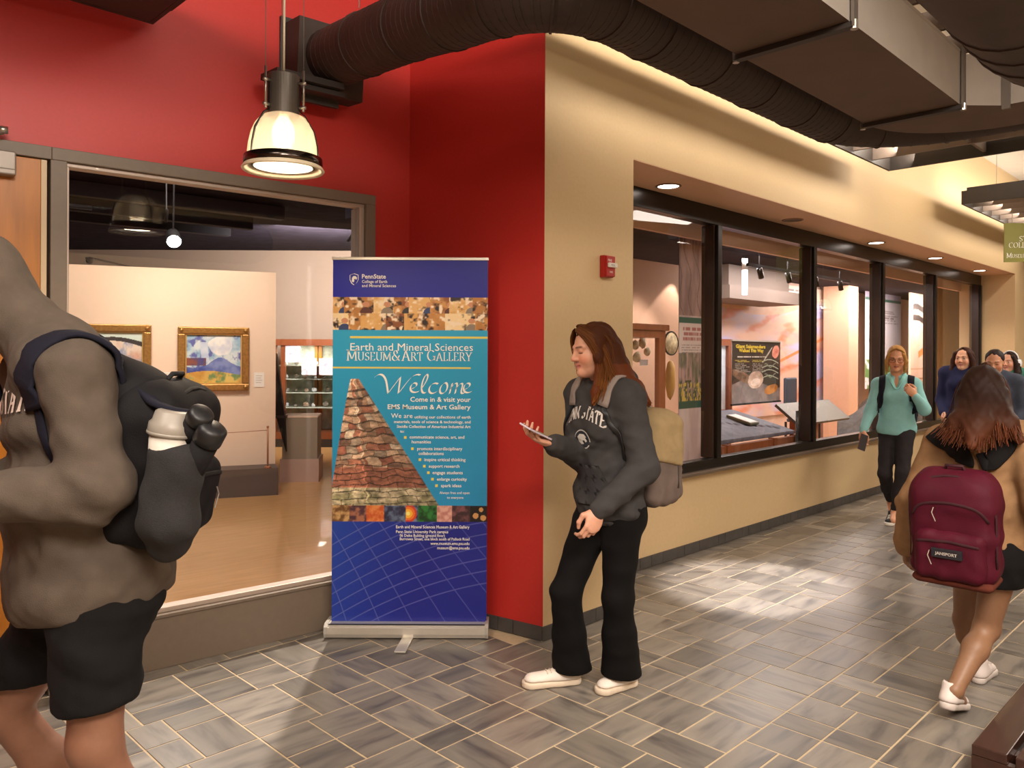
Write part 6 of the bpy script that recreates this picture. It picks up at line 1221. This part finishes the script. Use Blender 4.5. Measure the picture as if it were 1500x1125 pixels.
def phone(label, c, R, colr, sz=(.036, .073, .004)):
    p = empty('phone', Matrix.Translation(Vector(c)) @ Matrix([list(x) for x in R]).to_4x4(), label, 'phone'); b = obj('case', bx(-sz[0], sz[0], -sz[1], sz[1], -sz[2], sz[2], bev=.003), mat('case_'+colr[1:], colr, .35), p)
    obj('screen', bx(-sz[0]+.003, sz[0]-.003, -sz[1]+.003, sz[1]-.003, sz[2], sz[2]+.0006), mat('phone_glass', '#2a2b33', .08), p); obj('camera_bump', bx(-sz[0]+.008, -sz[0]+.026, sz[1]-.03, sz[1]-.008, -sz[2]-.002, -sz[2]), BLACKPL, p); return p
pc = (P_(785, 632, 3.27)); pa = nrm(P_(762, 621, 3.20)-P_(810, 644, 3.34)); pn_ = nrm(V(.45, .0, .9)-pa*(V(.45, 0, .9) @ pa)); phone('pale lilac phone held in front of the auburn-haired woman', pc, np.stack([np.cross(pa, pn_), pa, pn_], 1), '#cfc6d6')

bR = np.stack([V(-.574, .819, 0), V(.819, .574, 0), V(0, 0, 1)], 1)
TA = cloth('taupe_canvas', '#6d5f59'); BE = cloth('beige_canvas', '#a08a66')
bc = WJ['neck']+V(.819, .574, 0)*.225+V(.574, -.819, 0)*.03+V(0, 0, -.335)
bp, BF, bg = backpack('taupe backpack with beige upper half worn by the auburn-haired woman', bc, bR, (.31, .19, .44), TA, (.42, .7))
K_ = Field(); K_.k = .05; K_.box(bg(0, 0, -.0176), (.165, .105, .2036), .05, bR); K_.box(bg(0, -.01, .0968), (.146, .09, .125), .06, bR, .06); K_.fold(.005, 31, .10, bR[:, 2]); K_.cut(bg(0, 0, -.015), V(.2, .1, 1), .01); sdf_obj('beige_flap', K_, .008, BE, bp)
TS = cloth('grey_strap', '#8f827c'); n_ = WJ['neck']; R_ = WJ['R']; gg = lambda x, y, z: n_+R_ @ V(x, y, z)
for sg in (-1, 1):
    st_ = strap('shoulder_strap', WT_, [gg(sg*.085, -.15, -.10), gg(sg*.10, -.08, .0), gg(sg*.105, .0, .02), gg(sg*.108, .08, -.02), gg(sg*.112, .115, -.085)], .050, .010, TS, bp, .006)
    strap('webbing', WT_, [gg(sg*.112, .115, -.08), gg(sg*.135, .12, -.13), gg(sg*.165, .08, -.22), gg(sg*.17, .03, -.33)], .022, .005, BLACKPL, st_, .004)

# ================= hooded man, cut by the left edge
def person_hood():
    s = 1.06; J = {}
    J['pel'] = P_(134, 846, 2.03); J['neck'] = P_(80, 505, 2.03); J['shL'] = P_(112, 548, 1.87); J['shR'] = P_(52, 545, 2.20); J['elL'] = P_(143, 716, 1.82); J['wrL'] = P_(-70, 735, 1.76); J['elR'] = P_(60, 700, 2.25); J['wrR'] = P_(-70, 720, 2.05)
    J['hipL'] = P_(142, 868, 1.94); J['hipR'] = P_(112, 868, 2.12); J['knL'] = P_(140, 1088, 1.90); J['anL'] = P_(205, 1345, 1.95); J['knR'] = P_(8, 1040, 2.14); J['anR'] = P_(165, 1270, 2.26)
    hL = V(J['anL'][0]+.05, 1.95, 0); tL = hL+V(-.29, -.02, 0); hR = V(J['anR'][0]+.04, 2.26, .10); tR = hR+V(-.26, -.03, -.10); J['ftL'] = nrm(tL-hL); J['ftR'] = nrm(tR-hR)
    J['head'] = P_(-50, 428, 2.02); J['headR'] = basis(V(-.93, -.12, -.38), V(-.38, 0, 1))
    J['handL'] = (V(-1, .15, .1), V(.1, .6, .8), (.5, .55, .6, .6), s); J['handR'] = (V(-1, -.25, .1), V(.1, -.5, .8), (.5, .55, .6, .6), s)
    r = rootp(J, 'hooded man in taupe hoodie and black shorts walking out at left edge'); F = body_field(J, s, False); sdf_obj('body', F, .010, SKIN, r, [(J['head']-.15, J['head']+.15, .005)], head_color(J['head'], J['headR'], s, '#845b47'))
    HM = cloth('taupe_fleece', '#574c43'); T = Field(); T.k = .05; torso_cloth(T, J, s, .026, -.11, False, .052, lambda q: (q.ell(J['pel']+J['R'] @ V(0, 0, .0), V(.205, .190, .17), J['R'], .06), q.fold(.010, 41, .15, V(.5, 0, 1)), q.fold(.005, 42, .06)))
    T0 = Field(); T0.ops = list(T.ops)
    for a in 'LR': sleeve(T, J, a, .074, .068, .054, s)
    hc, hR_ = J['head'], J['headR']; h = lambda x, y, z: hc+hR_ @ (V(x, y, z)*s)
    T.ell(h(0, -.025, .03), V(.104, .120, .115)*s, hR_, .05); T.cap(h(0, -.05, -.05), J['neck']+V(.0, 0, .0), .092, .082, .06); T.cap(J['neck']+V(.03, -.10, -.05), J['neck']+V(.03, .10, -.05), .062, .062, .06)
    T.ell(h(0, .095, -.01), V(.075, .09, .10)*s, hR_, .02, 's')
    T.fold(.007, 43, .10, V(.6, .1, -.8), lambda x, y, z: np.exp(-(((x-J['neck'][0])**2+(y-J['neck'][1])**2+(z-J['neck'][2]-.05)**2)/.05)))
    el = J['elL']; T.fold(.012, 44, .08, V(.4, 0, 1), lambda x, y, z: np.exp(-((x-el[0])**2+(y-el[1])**2+(z-el[2])**2)/.03)); T.fold(.003, 45, .05)
    ho = sdf_obj('hoodie', T, .008, HM, r)
    R = J['R']; m = lambda t: J['pel']+(J['neck']-J['pel'])*t
    PK = mat('pale_pink_print', '#c9b3a8', .7); MR = mat('maroon_print', '#6a1f2a', .7)
    for i, (zz, mm) in enumerate(((.74, PK),)):
        bm = BM(); rn = small_caps(('PENN STATE', 'SENIOR', 'EST')[i], 1, 1); rw = run_width(rn, .04); serif_text(bm, rn, -rw/2, 0, gap=.04, nib=(.10, .05))
        for v in bm.verts: v.co = Vector((v.co.x, v.co.z*1.5, 0))
        me = bpy.data.meshes.new('t'); bm.to_mesh(me); bm.free(); wrap_text('chest_lettering', '', T0, m(zz), R, (.30, .26, .2)[i]/rw, mm, ho, off=.004, me=me)
    T2 = Field(); T2.k = .04; pelvis_cloth(T2, J, s, .010)
    for a in 'LR': e = J['hip'+a]+(J['kn'+a]-J['hip'+a])*1.0; T2.cap(J['hip'+a], e, .108*s, .084*s, .05)
    T2.fold(.007, 51, .12, V(.7, 0, .5)); T2.fold(.003, 52, .05)
    for a in 'L': T2.cut(J['hip'+a]+(J['kn'+a]-J['hip'+a])*.74, V(-.1, 0, 1), .0)
    T2.cut(J['pel']+V(0, 0, .12), V(0, 0, -1))
    sh_ = sdf_obj('shorts', T2, .008, cloth('black_shorts', '#131112', .9, .1, 20, .2), r)
    SM, SS = mat('dark_trainer', '#2b2a2c', .6), MATS['white_rubber']; shoe(J, 'L', 1.08, SM, SS, r, hL, tL); shoe(J, 'R', 1.08, SM, SS, r, hR, tR)
    for a in 'LR': wobj('sock', tube(BM(), [J['an'+a]-V(0, 0, .03), J['an'+a]+V(0, 0, .08)], .043, 14), PALE, r, True)
    return r, J, T
MP_, MJ, MT = person_hood()
NAVY = cloth('navy_webbing', '#1a1a26', .85, .1, 20, .3); BLK = cloth('black_nylon', '#161416', .75, .15, 14, .3)
mR = np.stack([V(0, 1, 0), V(.985, 0, -.17), V(.17, 0, .985)], 1)
mb, MB_, mg = backpack('black backpack with stuffed mesh side pocket on the hooded man', P_(238, 672, 2.02), mR, (.31, .17, .42), BLK, (.5, .7))
def side_pocket():
    Q = Field(); Q.k = .03; c_ = P_(252, 715, 1.83); Q.box(c_, (.062, .05, .115), .04, mR[:, [1, 0, 2]], .03); Q.cap(c_+V(0, 0, -.08), c_+V(-.02, .03, -.13), .06, .05); Q.cut(P_(250, 652, 1.83), V(.1, 0, -1)); Q.fold(.004, 61, .06); return sdf_obj('mesh_pocket', Q, .007, mat('mesh_pocket', '#221f20', .9, var=.3, scale=220, bump=.5, bscale=500), mb)
side_pocket()
YK = Field(); YK.k = .06; YK.chain([P_(148, 530, 1.99), P_(200, 590, 1.98), P_(225, 660, 2.0)], [.045, .085, .10]); sdf_obj('upper_panel', YK, .008, BLK, mb)
Rn = MJ['R']; nn = MJ['neck']
sp_ = strap('shoulder_strap', MT, [P_(205, 560, 1.95), P_(165, 515, 1.90), P_(112, 484, 1.88), P_(72, 510, 1.86), P_(50, 560, 1.86), P_(52, 600, 1.85)], .075, .014, NAVY, mb, .008, 36)
strap('webbing', MT, [P_(52, 598, 1.85), P_(60, 640, 1.84), P_(85, 690, 1.86), P_(170, 745, 1.95)], .026, .006, NAVY, sp_, .005)
strap('shoulder_strap', MT, [P_(190, 560, 2.14), P_(120, 495, 2.18), P_(60, 520, 2.2), P_(20, 590, 2.2)], .075, .014, NAVY, mb, .008)
strap('side_strap', None, [P_(200, 560, 1.93), P_(225, 590, 1.86), P_(250, 600, 1.85), P_(278, 604, 1.86)], .03, .012, NAVY, mb)
cq = P_(247, 655, 1.83); cu = empty('travel_cup', Matrix.Translation(Vector(cq)) @ Matrix.Rotation(math.radians(9), 4, 'Y'), 'grey-white lidded cup stuck in the black backpack side pocket', 'cup'); CUPM = mat('grey_white_cup', '#c9c0b4', .45, var=.05, scale=30)
obj('cup_body', lathe(BM(), [(0, -.10), (.034, -.10), (.047, .035), (.044, .035), (0, .03)], 28), CUPM, cu, smooth=True); obj('lid', lathe(BM(), [(.050, .030), (.052, .036), (.051, .056), (.045, .062), (.041, .082), (.036, .086), (0, .084)], 28), mat('pale_lid', '#8f877d', .4), cu, smooth=True)
obj('lid_ridge', lathe(BM(), [(.047, .026), (.053, .030), (.053, .036), (.047, .037)], 28), MATS['pale_lid'], cu, smooth=True)
for lab, a, b_, r_ in (('dark rolled umbrella end above the side pocket', (272, 640), (296, 606), .026), ('black capped bottle sticking out of the side pocket', (280, 690), (312, 628), .030)):
    p0_, p1_ = P_(*a, 1.84), P_(*b_, 1.80); e_ = empty('bottle', Matrix.Translation(Vector(p0_)), lab, 'bottle'); d_ = p1_-p0_
    wobj('body', tube(BM(), [p0_-d_*.4, p0_+d_*.7], r_, 16), BLK, e_, True); wobj('cap', tube(BM(), [p0_+d_*.68, p0_+d_*.72, p0_+d_*1.0, p0_+d_*1.06], [r_*.8, r_*1.12, r_*1.12, r_*.8], 16), MATS['black_plastic'], e_, True)

# ================= girl with the maroon backpack, seen from behind
def person_maroon():
    s = .90; J = {}
    J['pel'] = P_(1446, 792, 3.36); J['neck'] = P_(1440, 618, 3.36); J['shL'] = P_(1382, 648, 3.48); J['shR'] = P_(1503, 645, 3.24); J['elL'] = P_(1343, 738, 3.45); J['wrL'] = P_(1328, 800, 3.52); J['elR'] = P_(1532, 738, 3.12); J['wrR'] = P_(1540, 800, 3.2)
    J['hipL'] = P_(1424, 812, 3.43); J['hipR'] = P_(1468, 814, 3.28); J['knL'] = P_(1414, 908, 3.62); J['anL'] = P_(1434, 974, 3.68); J['knR'] = P_(1445, 920, 3.36); J['anR'] = P_(1398, 1012, 3.24)
    hL = V(on_floor(1430, 1003)); tL = hL+V(.155, .155, 0); hR = P_(1384, 1040, 3.20); tR = hR+V(.155, .155, -hR[2]); J['ftL'] = nrm(tL-hL); J['ftR'] = nrm(tR-hR)
    J['head'] = P_(1441, 574, 3.40); J['headR'] = basis(V(.62, .78, -.05), V(.03, .06, 1))
    J['handL'] = (V(.05, .1, -1), V(.7, -.7, 0), (.5, .6, .7, .7), s*.95); J['handR'] = (V(.1, .3, -1), V(-.7, .7, 0), (.4, .5, .5, .5), s)
    r = rootp(J, 'person with long brown hair, tan jacket and black shorts seen from behind'); F = body_field(J, s); sdf_obj('body', F, .009, SKIN, r, [(J['wrL']-V(.06, .06, .13), J['wrL']+V(.06, .06, .03), .004)], head_color(J['head'], J['headR'], s, '#8f6a50'))
    T = Field(); T.k = .05; torso_cloth(T, J, s, .034, -.03, True, .035, lambda q: (q.fold(.010, 71, .13, V(.4, .2, 1)), q.fold(.004, 72, .06)))
    for a in 'LR': sleeve(T, J, a, .085, .085, .066, s)
    T.chain([J['neck']+V(-.06, .05, .0), J['neck']+V(0, -.06, .01), J['neck']+V(.08, -.02, .0)], [.04, .045, .04], .04)
    el = J['elL']; T.fold(.009, 73, .08, V(.2, 0, 1), lambda x, y, z: np.exp(-((x-el[0])**2+(y-el[1])**2+(z-el[2])**2)/.03))
    sdf_obj('jacket', T, .008, cloth('tan_twill', '#947150', .85), r)
    T2 = Field(); T2.k = .03; pelvis_cloth(T2, J, s, .020)
    for a in 'LR': T2.cap(J['hip'+a], J['hip'+a]+(J['kn'+a]-J['hip'+a])*.4, .112*s, .108*s, .03)
    T2.cut(J['hipL']+V(0, 0, -.095), V(0, 0, 1)); T2.cut(J['pel']+V(0, 0, .12), V(0, 0, -1)); T2.fold(.004, 75, .07); sdf_obj('shorts', T2, .008, MATS['black_shorts'], r)
    SM, SS = mat('white_trainer', '#d9cdc8', .6), mat('pale_trainer_sole', '#c9bdb6', .6); shoe(J, 'L', .92, SM, SS, r, hL, tL); shoe(J, 'R', .92, SM, SS, r, hR, tR)
    hc, hR_ = J['head'], J['headR']; h = lambda x, y, z: hc+hR_ @ (V(x, y, z)*s)
    H = Field(); H.k = .04; H.ell(h(0, -.02, .035), V(.088, .104, .094)*s, hR_, .02); H.ell(h(0, -.065, -.04), V(.084, .06, .11)*s, hR_, .05)
    H.chain([h(0, -.075, -.05), P_(1430, 628, 3.20), P_(1424, 652, 3.15)], [.080, .055, .02], .05); H.chain([h(.05, -.06, -.05), P_(1474, 622, 3.20), P_(1494, 646, 3.15)], [.06, .04, .015], .04); H.chain([h(-.05, -.05, -.05), P_(1403, 618, 3.26), P_(1384, 640, 3.25)], [.05, .03, .010], .04)
    H.ell(h(0, .10, -.02), V(.06, .07, .10)*s, hR_, .02, 's'); H.fold(.004, 77, .03, hR_[:, 0])
    hm = sdf_obj('hair', H, .007, HAIRM, r, (), lambda P: hexc('#24120b')+(hexc('#6a3820')-hexc('#24120b'))*np.clip((hc[2]-.02-P[:, 2:])/.26, 0, 1))
    gd = []
    for k in range(13):
        a = -1+2*k/12; c_ = math.sqrt(max(0, 1-a*a)); gd.append([h(.0, .05-.03*abs(a), .133), h(a*.090, .0-.05*c_, .112-.045*abs(a)), h(a*.102, -.02-.118*c_, .01), h(a*.112, -.03-.10*c_, -.085), P_(1437+52*a, 624+3*abs(a), 3.17+.05*abs(a)-.05*a), P_(1433+66*a, 664-22*abs(a), 3.12+.05*abs(a)-.06*a)])
    strands('strands', gd, 900, .0024, ('#26120b', '#7a4226'), hm, 8, .012, short=.66)
    return r, J, T
GP_, GJ, GT2 = person_maroon()
gR = np.stack([V(.707, -.707, 0), V(-.70, -.70, -.10), V(-.07, -.07, .99)], 1); gR[:, 0] = np.cross(gR[:, 1], gR[:, 2]); gR[:, 0] = nrm(gR[:, 0])
MAR = cloth('maroon_nylon', '#4c0c20', .65, .18, 9, .3)
gb, GB, g3 = backpack('maroon backpack with front pocket and brown base on the tan jacket', P_(1400, 769, 3.17), gR, (.31, .17, .46), MAR, (.46, .7), '#b5a99c', base_m=cloth('brown_suede', '#5a2b20'))
bm = BM(); box(bm, -.055, .055, -.002, .012, -.018, .018, bev=.001); q_ = g3(0, .095+.034+.006, -.13); LBM = Matrix.Translation(Vector(g3(0, .130, -.085))) @ Matrix(np.stack([-gR[:, 0], -gR[:, 1], gR[:, 2]], 1).tolist()).to_4x4()
lbp = wobj('label_patch', (bmesh.ops.transform(bm, matrix=LBM, verts=bm.verts), bm)[1], mat('dark_label', '#1c1a22', .6), gb)
me = text_mesh('JANSPORT', .0165, 'CENTER', .0004); me.transform(Matrix.Translation((0, -.004, -.005)) @ TEXTROT); me.transform(LBM); lo_ = link('label_lettering', me, mat('label_thread', '#b9afa6', .6)); lo_.parent = gb; lo_.matrix_parent_inverse = gb.matrix_world.inverted()
for sg, pts in ((-1, [(1366, 632, 3.44), (1374, 645, 3.32), (1388, 684, 3.22)]), (1, [(1482, 626, 3.20), (1466, 648, 3.14), (1438, 672, 3.14), (1420, 690, 3.13)])):
    strap('shoulder_strap', GT2, [P_(*p) for p in pts], .075, .014, BLK, gb, .010)
strap('strap_yoke', None, [P_(1388, 688, 3.20), P_(1405, 692, 3.16), P_(1428, 692, 3.14)], .03, .01, BLK, gb)

# ================= woman in teal top
def person_teal():
    s = .95; J = {}
    J['pel'] = P_(1313, 628, 7.15); J['neck'] = P_(1314, 552, 7.12); J['shR'] = P_(1287, 563, 7.2); J['shL'] = P_(1339, 563, 7.06); J['elR'] = P_(1275, 603, 7.15); J['wrR'] = P_(1264, 632, 7.05); J['elL'] = P_(1354, 600, 6.98); J['wrL'] = P_(1340, 579, 6.88)
    J['hipR'] = P_(1302, 634, 7.2); J['hipL'] = P_(1325, 634, 7.1); J['knR'] = P_(1296, 694, 7.08); J['anR'] = P_(1305, 735, 7.32); J['knL'] = P_(1322, 693, 6.98); J['anL'] = P_(1311, 752, 7.02)
    hL = V(on_floor(1313, 767)); hL = V(hL[0], hL[1]+.06, 0); tL = V(on_floor(1302, 771)); hR = P_(1308, 738, 7.38); tR = V(hR[0]-.08, hR[1]-.2, .0); J['ftL'] = nrm(tL-hL); J['ftR'] = nrm(tR-hR)
    J['head'] = P_(1313, 525, 7.06); J['headR'] = basis(V(-.42, -.86, -.30), V(-.1, -.25, 1))
    J['handR'] = (V(-.2, -.1, -1), V(.8, .3, 0), (.6, .7, .7, .7), s); J['handL'] = (V(-.6, .1, .6), V(.2, .9, .1), (.7, .9, .9, .9), s)
    r = rootp(J, 'blonde woman with glasses in teal top walking beside the display window'); F = body_field(J, s)
    sdf_obj('body', F, .012, SKIN, r, [(J['head']-.14, J['head']+.14, .006), (J['wrL']-.1, J['wrL']+.1, .007), (J['wrR']-V(.1, .1, .16), J['wrR']+.04, .007)], head_color(J['head'], J['headR'], s, '#d59a78'))
    T = Field(); T.k = .04; torso_cloth(T, J, s, .012, -.10, True, .012, lambda q: q.fold(.007, 81, .10, V(1, .2, .6)))
    for a in 'LR': sleeve(T, J, a, .058, .054, .040, s)
    R = J['R']; T.ell(J['neck']+R @ V(0, .11, -.03), (.03, .06, .07), R, .02, 's'); tp_ = sdf_obj('teal_top', T, .010, cloth('teal_jersey', '#8bc1c2', .8, .06), r)
    T.cut(V(0, 0, 0), V(0, 0, 1)); col = [J['neck']+R @ V(x, y, z) for x, y, z in ((-.055, .0, .02), (-.05, .07, -.02), (0, .12, -.11), (.05, .07, -.02), (.055, .0, .02))]; strap('collar', T, col, .03, .008, cloth('pale_teal_trim', '#8fcfca', .8), tp_, .006)
    T2 = Field(); T2.k = .03; pelvis_cloth(T2, J, s, .006); leg_cloth(T2, J, 'L', .090, .060, .058, .042, s, to=.75); leg_cloth(T2, J, 'R', .090, .060, .058, .042, s, to=.75); T2.cut(J['pel']+V(0, 0, .10), V(0, 0, -1)); T2.fold(.003, 83, .06); sdf_obj('leggings', T2, .010, cloth('charcoal_leggings', '#2b2729', .85), r)
    shoe(J, 'L', .95, mat('black_trainer', '#1b1a1c', .6), mat('white_sole', '#e6dfd6', .5), r, hL, tL); shoe(J, 'R', .95, MATS['black_trainer'], MATS['white_sole'], r, hR, tR)
    hc, hR_ = J['head'], J['headR']; h = lambda x, y, z: hc+hR_ @ (V(x, y, z)*s)
    H = Field(); H.k = .02; H.ell(h(0, -.02, .036), V(.080, .097, .088)*s, hR_, .02); H.ell(h(0, -.06, -.04), V(.07, .05, .10)*s, hR_, .04); H.cut(h(0, .055, .07), hR_ @ V(0, -1, .6), .02)
    for e in (-1, 1): H.chain([h(e*.062, .045, .05), h(e*.078, .03, -.02), h(e*.075, .03, -.10)], [.018, .018, .008])
    H.fold(.003, 85, .03, hR_[:, 0]); hm = sdf_obj('hair', H, .008, HAIRM, r, (), lambda P: np.tile(hexc('#b98a50'), (len(P), 1)))
    strands('strands', [[h(.0, .06, .11), h(e*.06, .04, .08), h(e*.084, .01+.03*q, 0), h(e*.08, .02*q, -.10), h(e*.075, .02*q, -.15)] for e in (-1, 1) for q in (-1, 1)][:2], 60, .0025, ('#a87a40', '#e0bd80'), hm, 5, .008)
    strands('strands', [[h(.0, .06, .11), h(e*.06, .04, .08), h(e*.084, .01+.03*q, 0), h(e*.08, .02*q, -.10), h(e*.075, .02*q, -.15)] for e in (-1, 1) for q in (-1, 1)][2:], 60, .0025, ('#a87a40', '#e0bd80'), hm, 5, .008)
    for e in (-1, 1): wobj('glasses_rim', tube(BM(), [h(e*.034+.024*math.cos(q*PI/8), .104, .004+.018*math.sin(q*PI/8)) for q in range(17)], .002, 5), DARKMET, r, True); wobj('glasses_arm', tube(BM(), [h(e*.058, .10, .008), h(e*.078, .0, .006)], .002, 5), DARKMET, r)
    wobj('watch', tube(BM(), [J['wrL']+nrm(J['elL']-J['wrL'])*.015, J['wrL']+nrm(J['elL']-J['wrL'])*.04], .033, 14), BLACKPL, r, True)
    return r, J, T
TP_, TJ, TT = person_teal(); tR = TJ['R']; tn = TJ['neck']; tg = lambda x, y, z: tn+tR @ V(x, y, z)
tb_, TBF, _ = backpack('dark navy backpack on the woman in teal', tn+tR[:, 1]*-.20+V(0, 0, -.25), np.stack([tR[:, 0], -tR[:, 1], V(0, 0, 1)], 1), (.32, .17, .44), NAVY)
for sg in (-1, 1): strap('shoulder_strap', TT, [tg(sg*.10, -.11, -.06), tg(sg*.11, .0, .0), tg(sg*.115, .08, -.06), tg(sg*.125, .11, -.16), tg(sg*.15, .05, -.32)], .055, .012, NAVY, tb_, .007)
strap('loose_webbing', None, [tg(.14, .14, -.16), tg(.15, .15, -.30)], .018, .005, BLACKPL, tb_)
ph = nrm(V(-.3, -.2, -.9)); px_ = nrm(np.cross(ph, V(.2, -1, .2))); phone('dark red phone held low by the woman in teal', TJ['wrR']+V(-.03, -.07, -.09), np.stack([px_, ph, np.cross(px_, ph)], 1), '#4a1420')

# ================= three people behind
def person_far(label, headpx, Y, htop, top_col, hair_cols, face, hair, skin, trousers, fwd=V(-.64, -.77, 0)):
    s = htop/1.72; hd = P_(*headpx, Y); x, y = hd[0], hd[1]; f = nrm(fwd); l = V(-f[1], f[0], 0); J = {}
    J['pel'] = V(x, y, .95*s)-f*.02; J['neck'] = V(x, y, 1.44*s)-f*.03
    for a, e in (('L', 1), ('R', -1)):
        J['sh'+a] = J['neck']+l*e*.165*s-V(0, 0, .055); J['el'+a] = J['sh'+a]+l*e*.04+V(0, 0, -.28*s)-f*.02; J['wr'+a] = J['el'+a]+f*.18*s-l*e*.05+V(0, 0, -.14*s)
        J['hip'+a] = J['pel']+l*e*.085*s-V(0, 0, .03); J['kn'+a] = V(*J['hip'+a][:2], .50*s)+f*(.10*e); J['an'+a] = V(*J['hip'+a][:2], .09)+f*(.16*e-.03); J['hand'+a] = (f-V(0, 0, .5), -l*e, (.5, .6, .6, .6), s); J['ft'+a] = f
    J['head'] = hd; J['headR'] = basis(face, V(0, 0, 1)+.3*V(face[0], face[1], 0)*(face[2] < -.2)); r = rootp(J, label, None); F = body_field(J, s)
    sdf_obj('body', F, .014, SKIN, r, [(hd-.14, hd+.14, .006)], head_color(hd, J['headR'], s, skin, closed=face[2] < -.2))
    T = Field(); T.k = .04; torso_cloth(T, J, s, .022, -.06, True, .012, lambda q: q.fold(.006, 91, .10, V(1, .2, .6)))
    for a in 'LR': sleeve(T, J, a, .066, .060, .046, s)
    T.chain([J['neck']-l*.08, J['neck']-f*.07, J['neck']+l*.08], [.03, .04, .03]); sdf_obj('sweatshirt', T, .011, top_col, r)
    T2 = Field(); T2.k = .03; pelvis_cloth(T2, J, s, .010); [leg_cloth(T2, J, a, .092, .062, .058, .050, s) for a in 'LR']; T2.cut(V(0, 0, .05), V(0, 0, 1)); T2.cut(J['pel']+V(0, 0, .10), V(0, 0, -1)); sdf_obj('trousers', T2, .014, trousers, r)
    for a in 'LR': h0 = V(*J['an'+a][:2], 0)-f*.06; shoe(J, a, .95, MATS['white_trainer'], MATS['pale_trainer_sole'], r, h0, h0+f*.25)
    R_, h = J['headR'], lambda a, b, c: hd+J['headR'] @ (V(a, b, c)*s); H = Field(); H.k = .02; H.ell(h(0, -.02, .036), V(.081, .098, .087)*s, R_, .02); H.cut(h(0, .055, .07), R_ @ V(0, -1, .6), .015)
    if hair == 'long':
        H.ell(h(0, -.06, -.04), V(.08, .05, .10)*s, R_, .04)
        for e in (-1, 1): H.chain([h(e*.065, .045, .06), h(e*.088, .02, -.02), h(e*.10, .03, -.12), h(e*.11, .05, -.24)], [.02, .026, .03, .012])
    else: H.ell(h(0, -.10, .02), V(.035, .035, .035)*s, R_, .03)
    H.fold(.003, 95, .03, R_[:, 0]); hm = sdf_obj('hair', H, .008, HAIRM, r, (), lambda P: np.tile(hexc(hair_cols[0]), (len(P), 1)))
    if hair == 'long': strands('strands', [[h(0, .05, .115), h(-.07, .03, .07), h(-.095, .02, -.03), h(-.12, .02, -.15), h(-.15, .0, -.26)], [h(0, .02, .118), h(-.08, -.02, .06), h(-.10, -.03, -.04), h(-.11, -.03, -.15), h(-.13, -.02, -.25)]], 50, .003, hair_cols, hm, 3, .010)
    return r, J, T, h
NB = cloth('navy_sweat', '#25284a'); SL = cloth('slate_sweat', '#3d4250'); GN = cloth('green_top', '#3f7466'); JE = cloth('dark_trousers', '#232126')
r5, J5, T5, _ = person_far('dark-haired woman in navy looking up, behind the person with maroon backpack', (1412, 526, 7.7)[:2], 7.7, 1.66, NB, ('#3a2018', '#6a402a'), V(-.75, -.65, .10), 'long', '#d09c80', JE)
r6, J6, T6, _ = person_far('person with tied-back dark hair in slate hoodie looking down', (1457, 531, 6.9)[:2], 6.9, 1.60, SL, ('#241a1a', '#4a3830'), V(-.55, -.65, -.5), 'tied', '#c08a6c', JE)
r7, J7, T7, h7 = person_far('person with white headphones at the right edge of the group', (1479, 531, 8.4)[:2], 8.4, 1.62, GN, ('#2a1c18', '#4a342c'), V(-.85, -.5, 0), 'long', '#c9947a', JE)
hp = empty('headphones', Matrix.Translation(Vector(J7['head'])), 'white over-ear headphones worn by the person at the right edge', 'headphones'); HW = mat('white_headphone', '#d9d9de', .35)
wobj('band', tube(BM(), [h7(.094*math.cos(q*PI/12), -.005, .02+.112*math.sin(q*PI/12)) for q in range(13)], .008, 8), HW, hp, True)
for e in (-1, 1): wobj('ear_cup', tube(BM(), [h7(e*.078, -.005, -.005), h7(e*.084, -.005, -.005), h7(e*.112, -.005, -.005), h7(e*.116, -.005, -.005)], [.032, .040, .038, .028], 16), HW, hp, True)
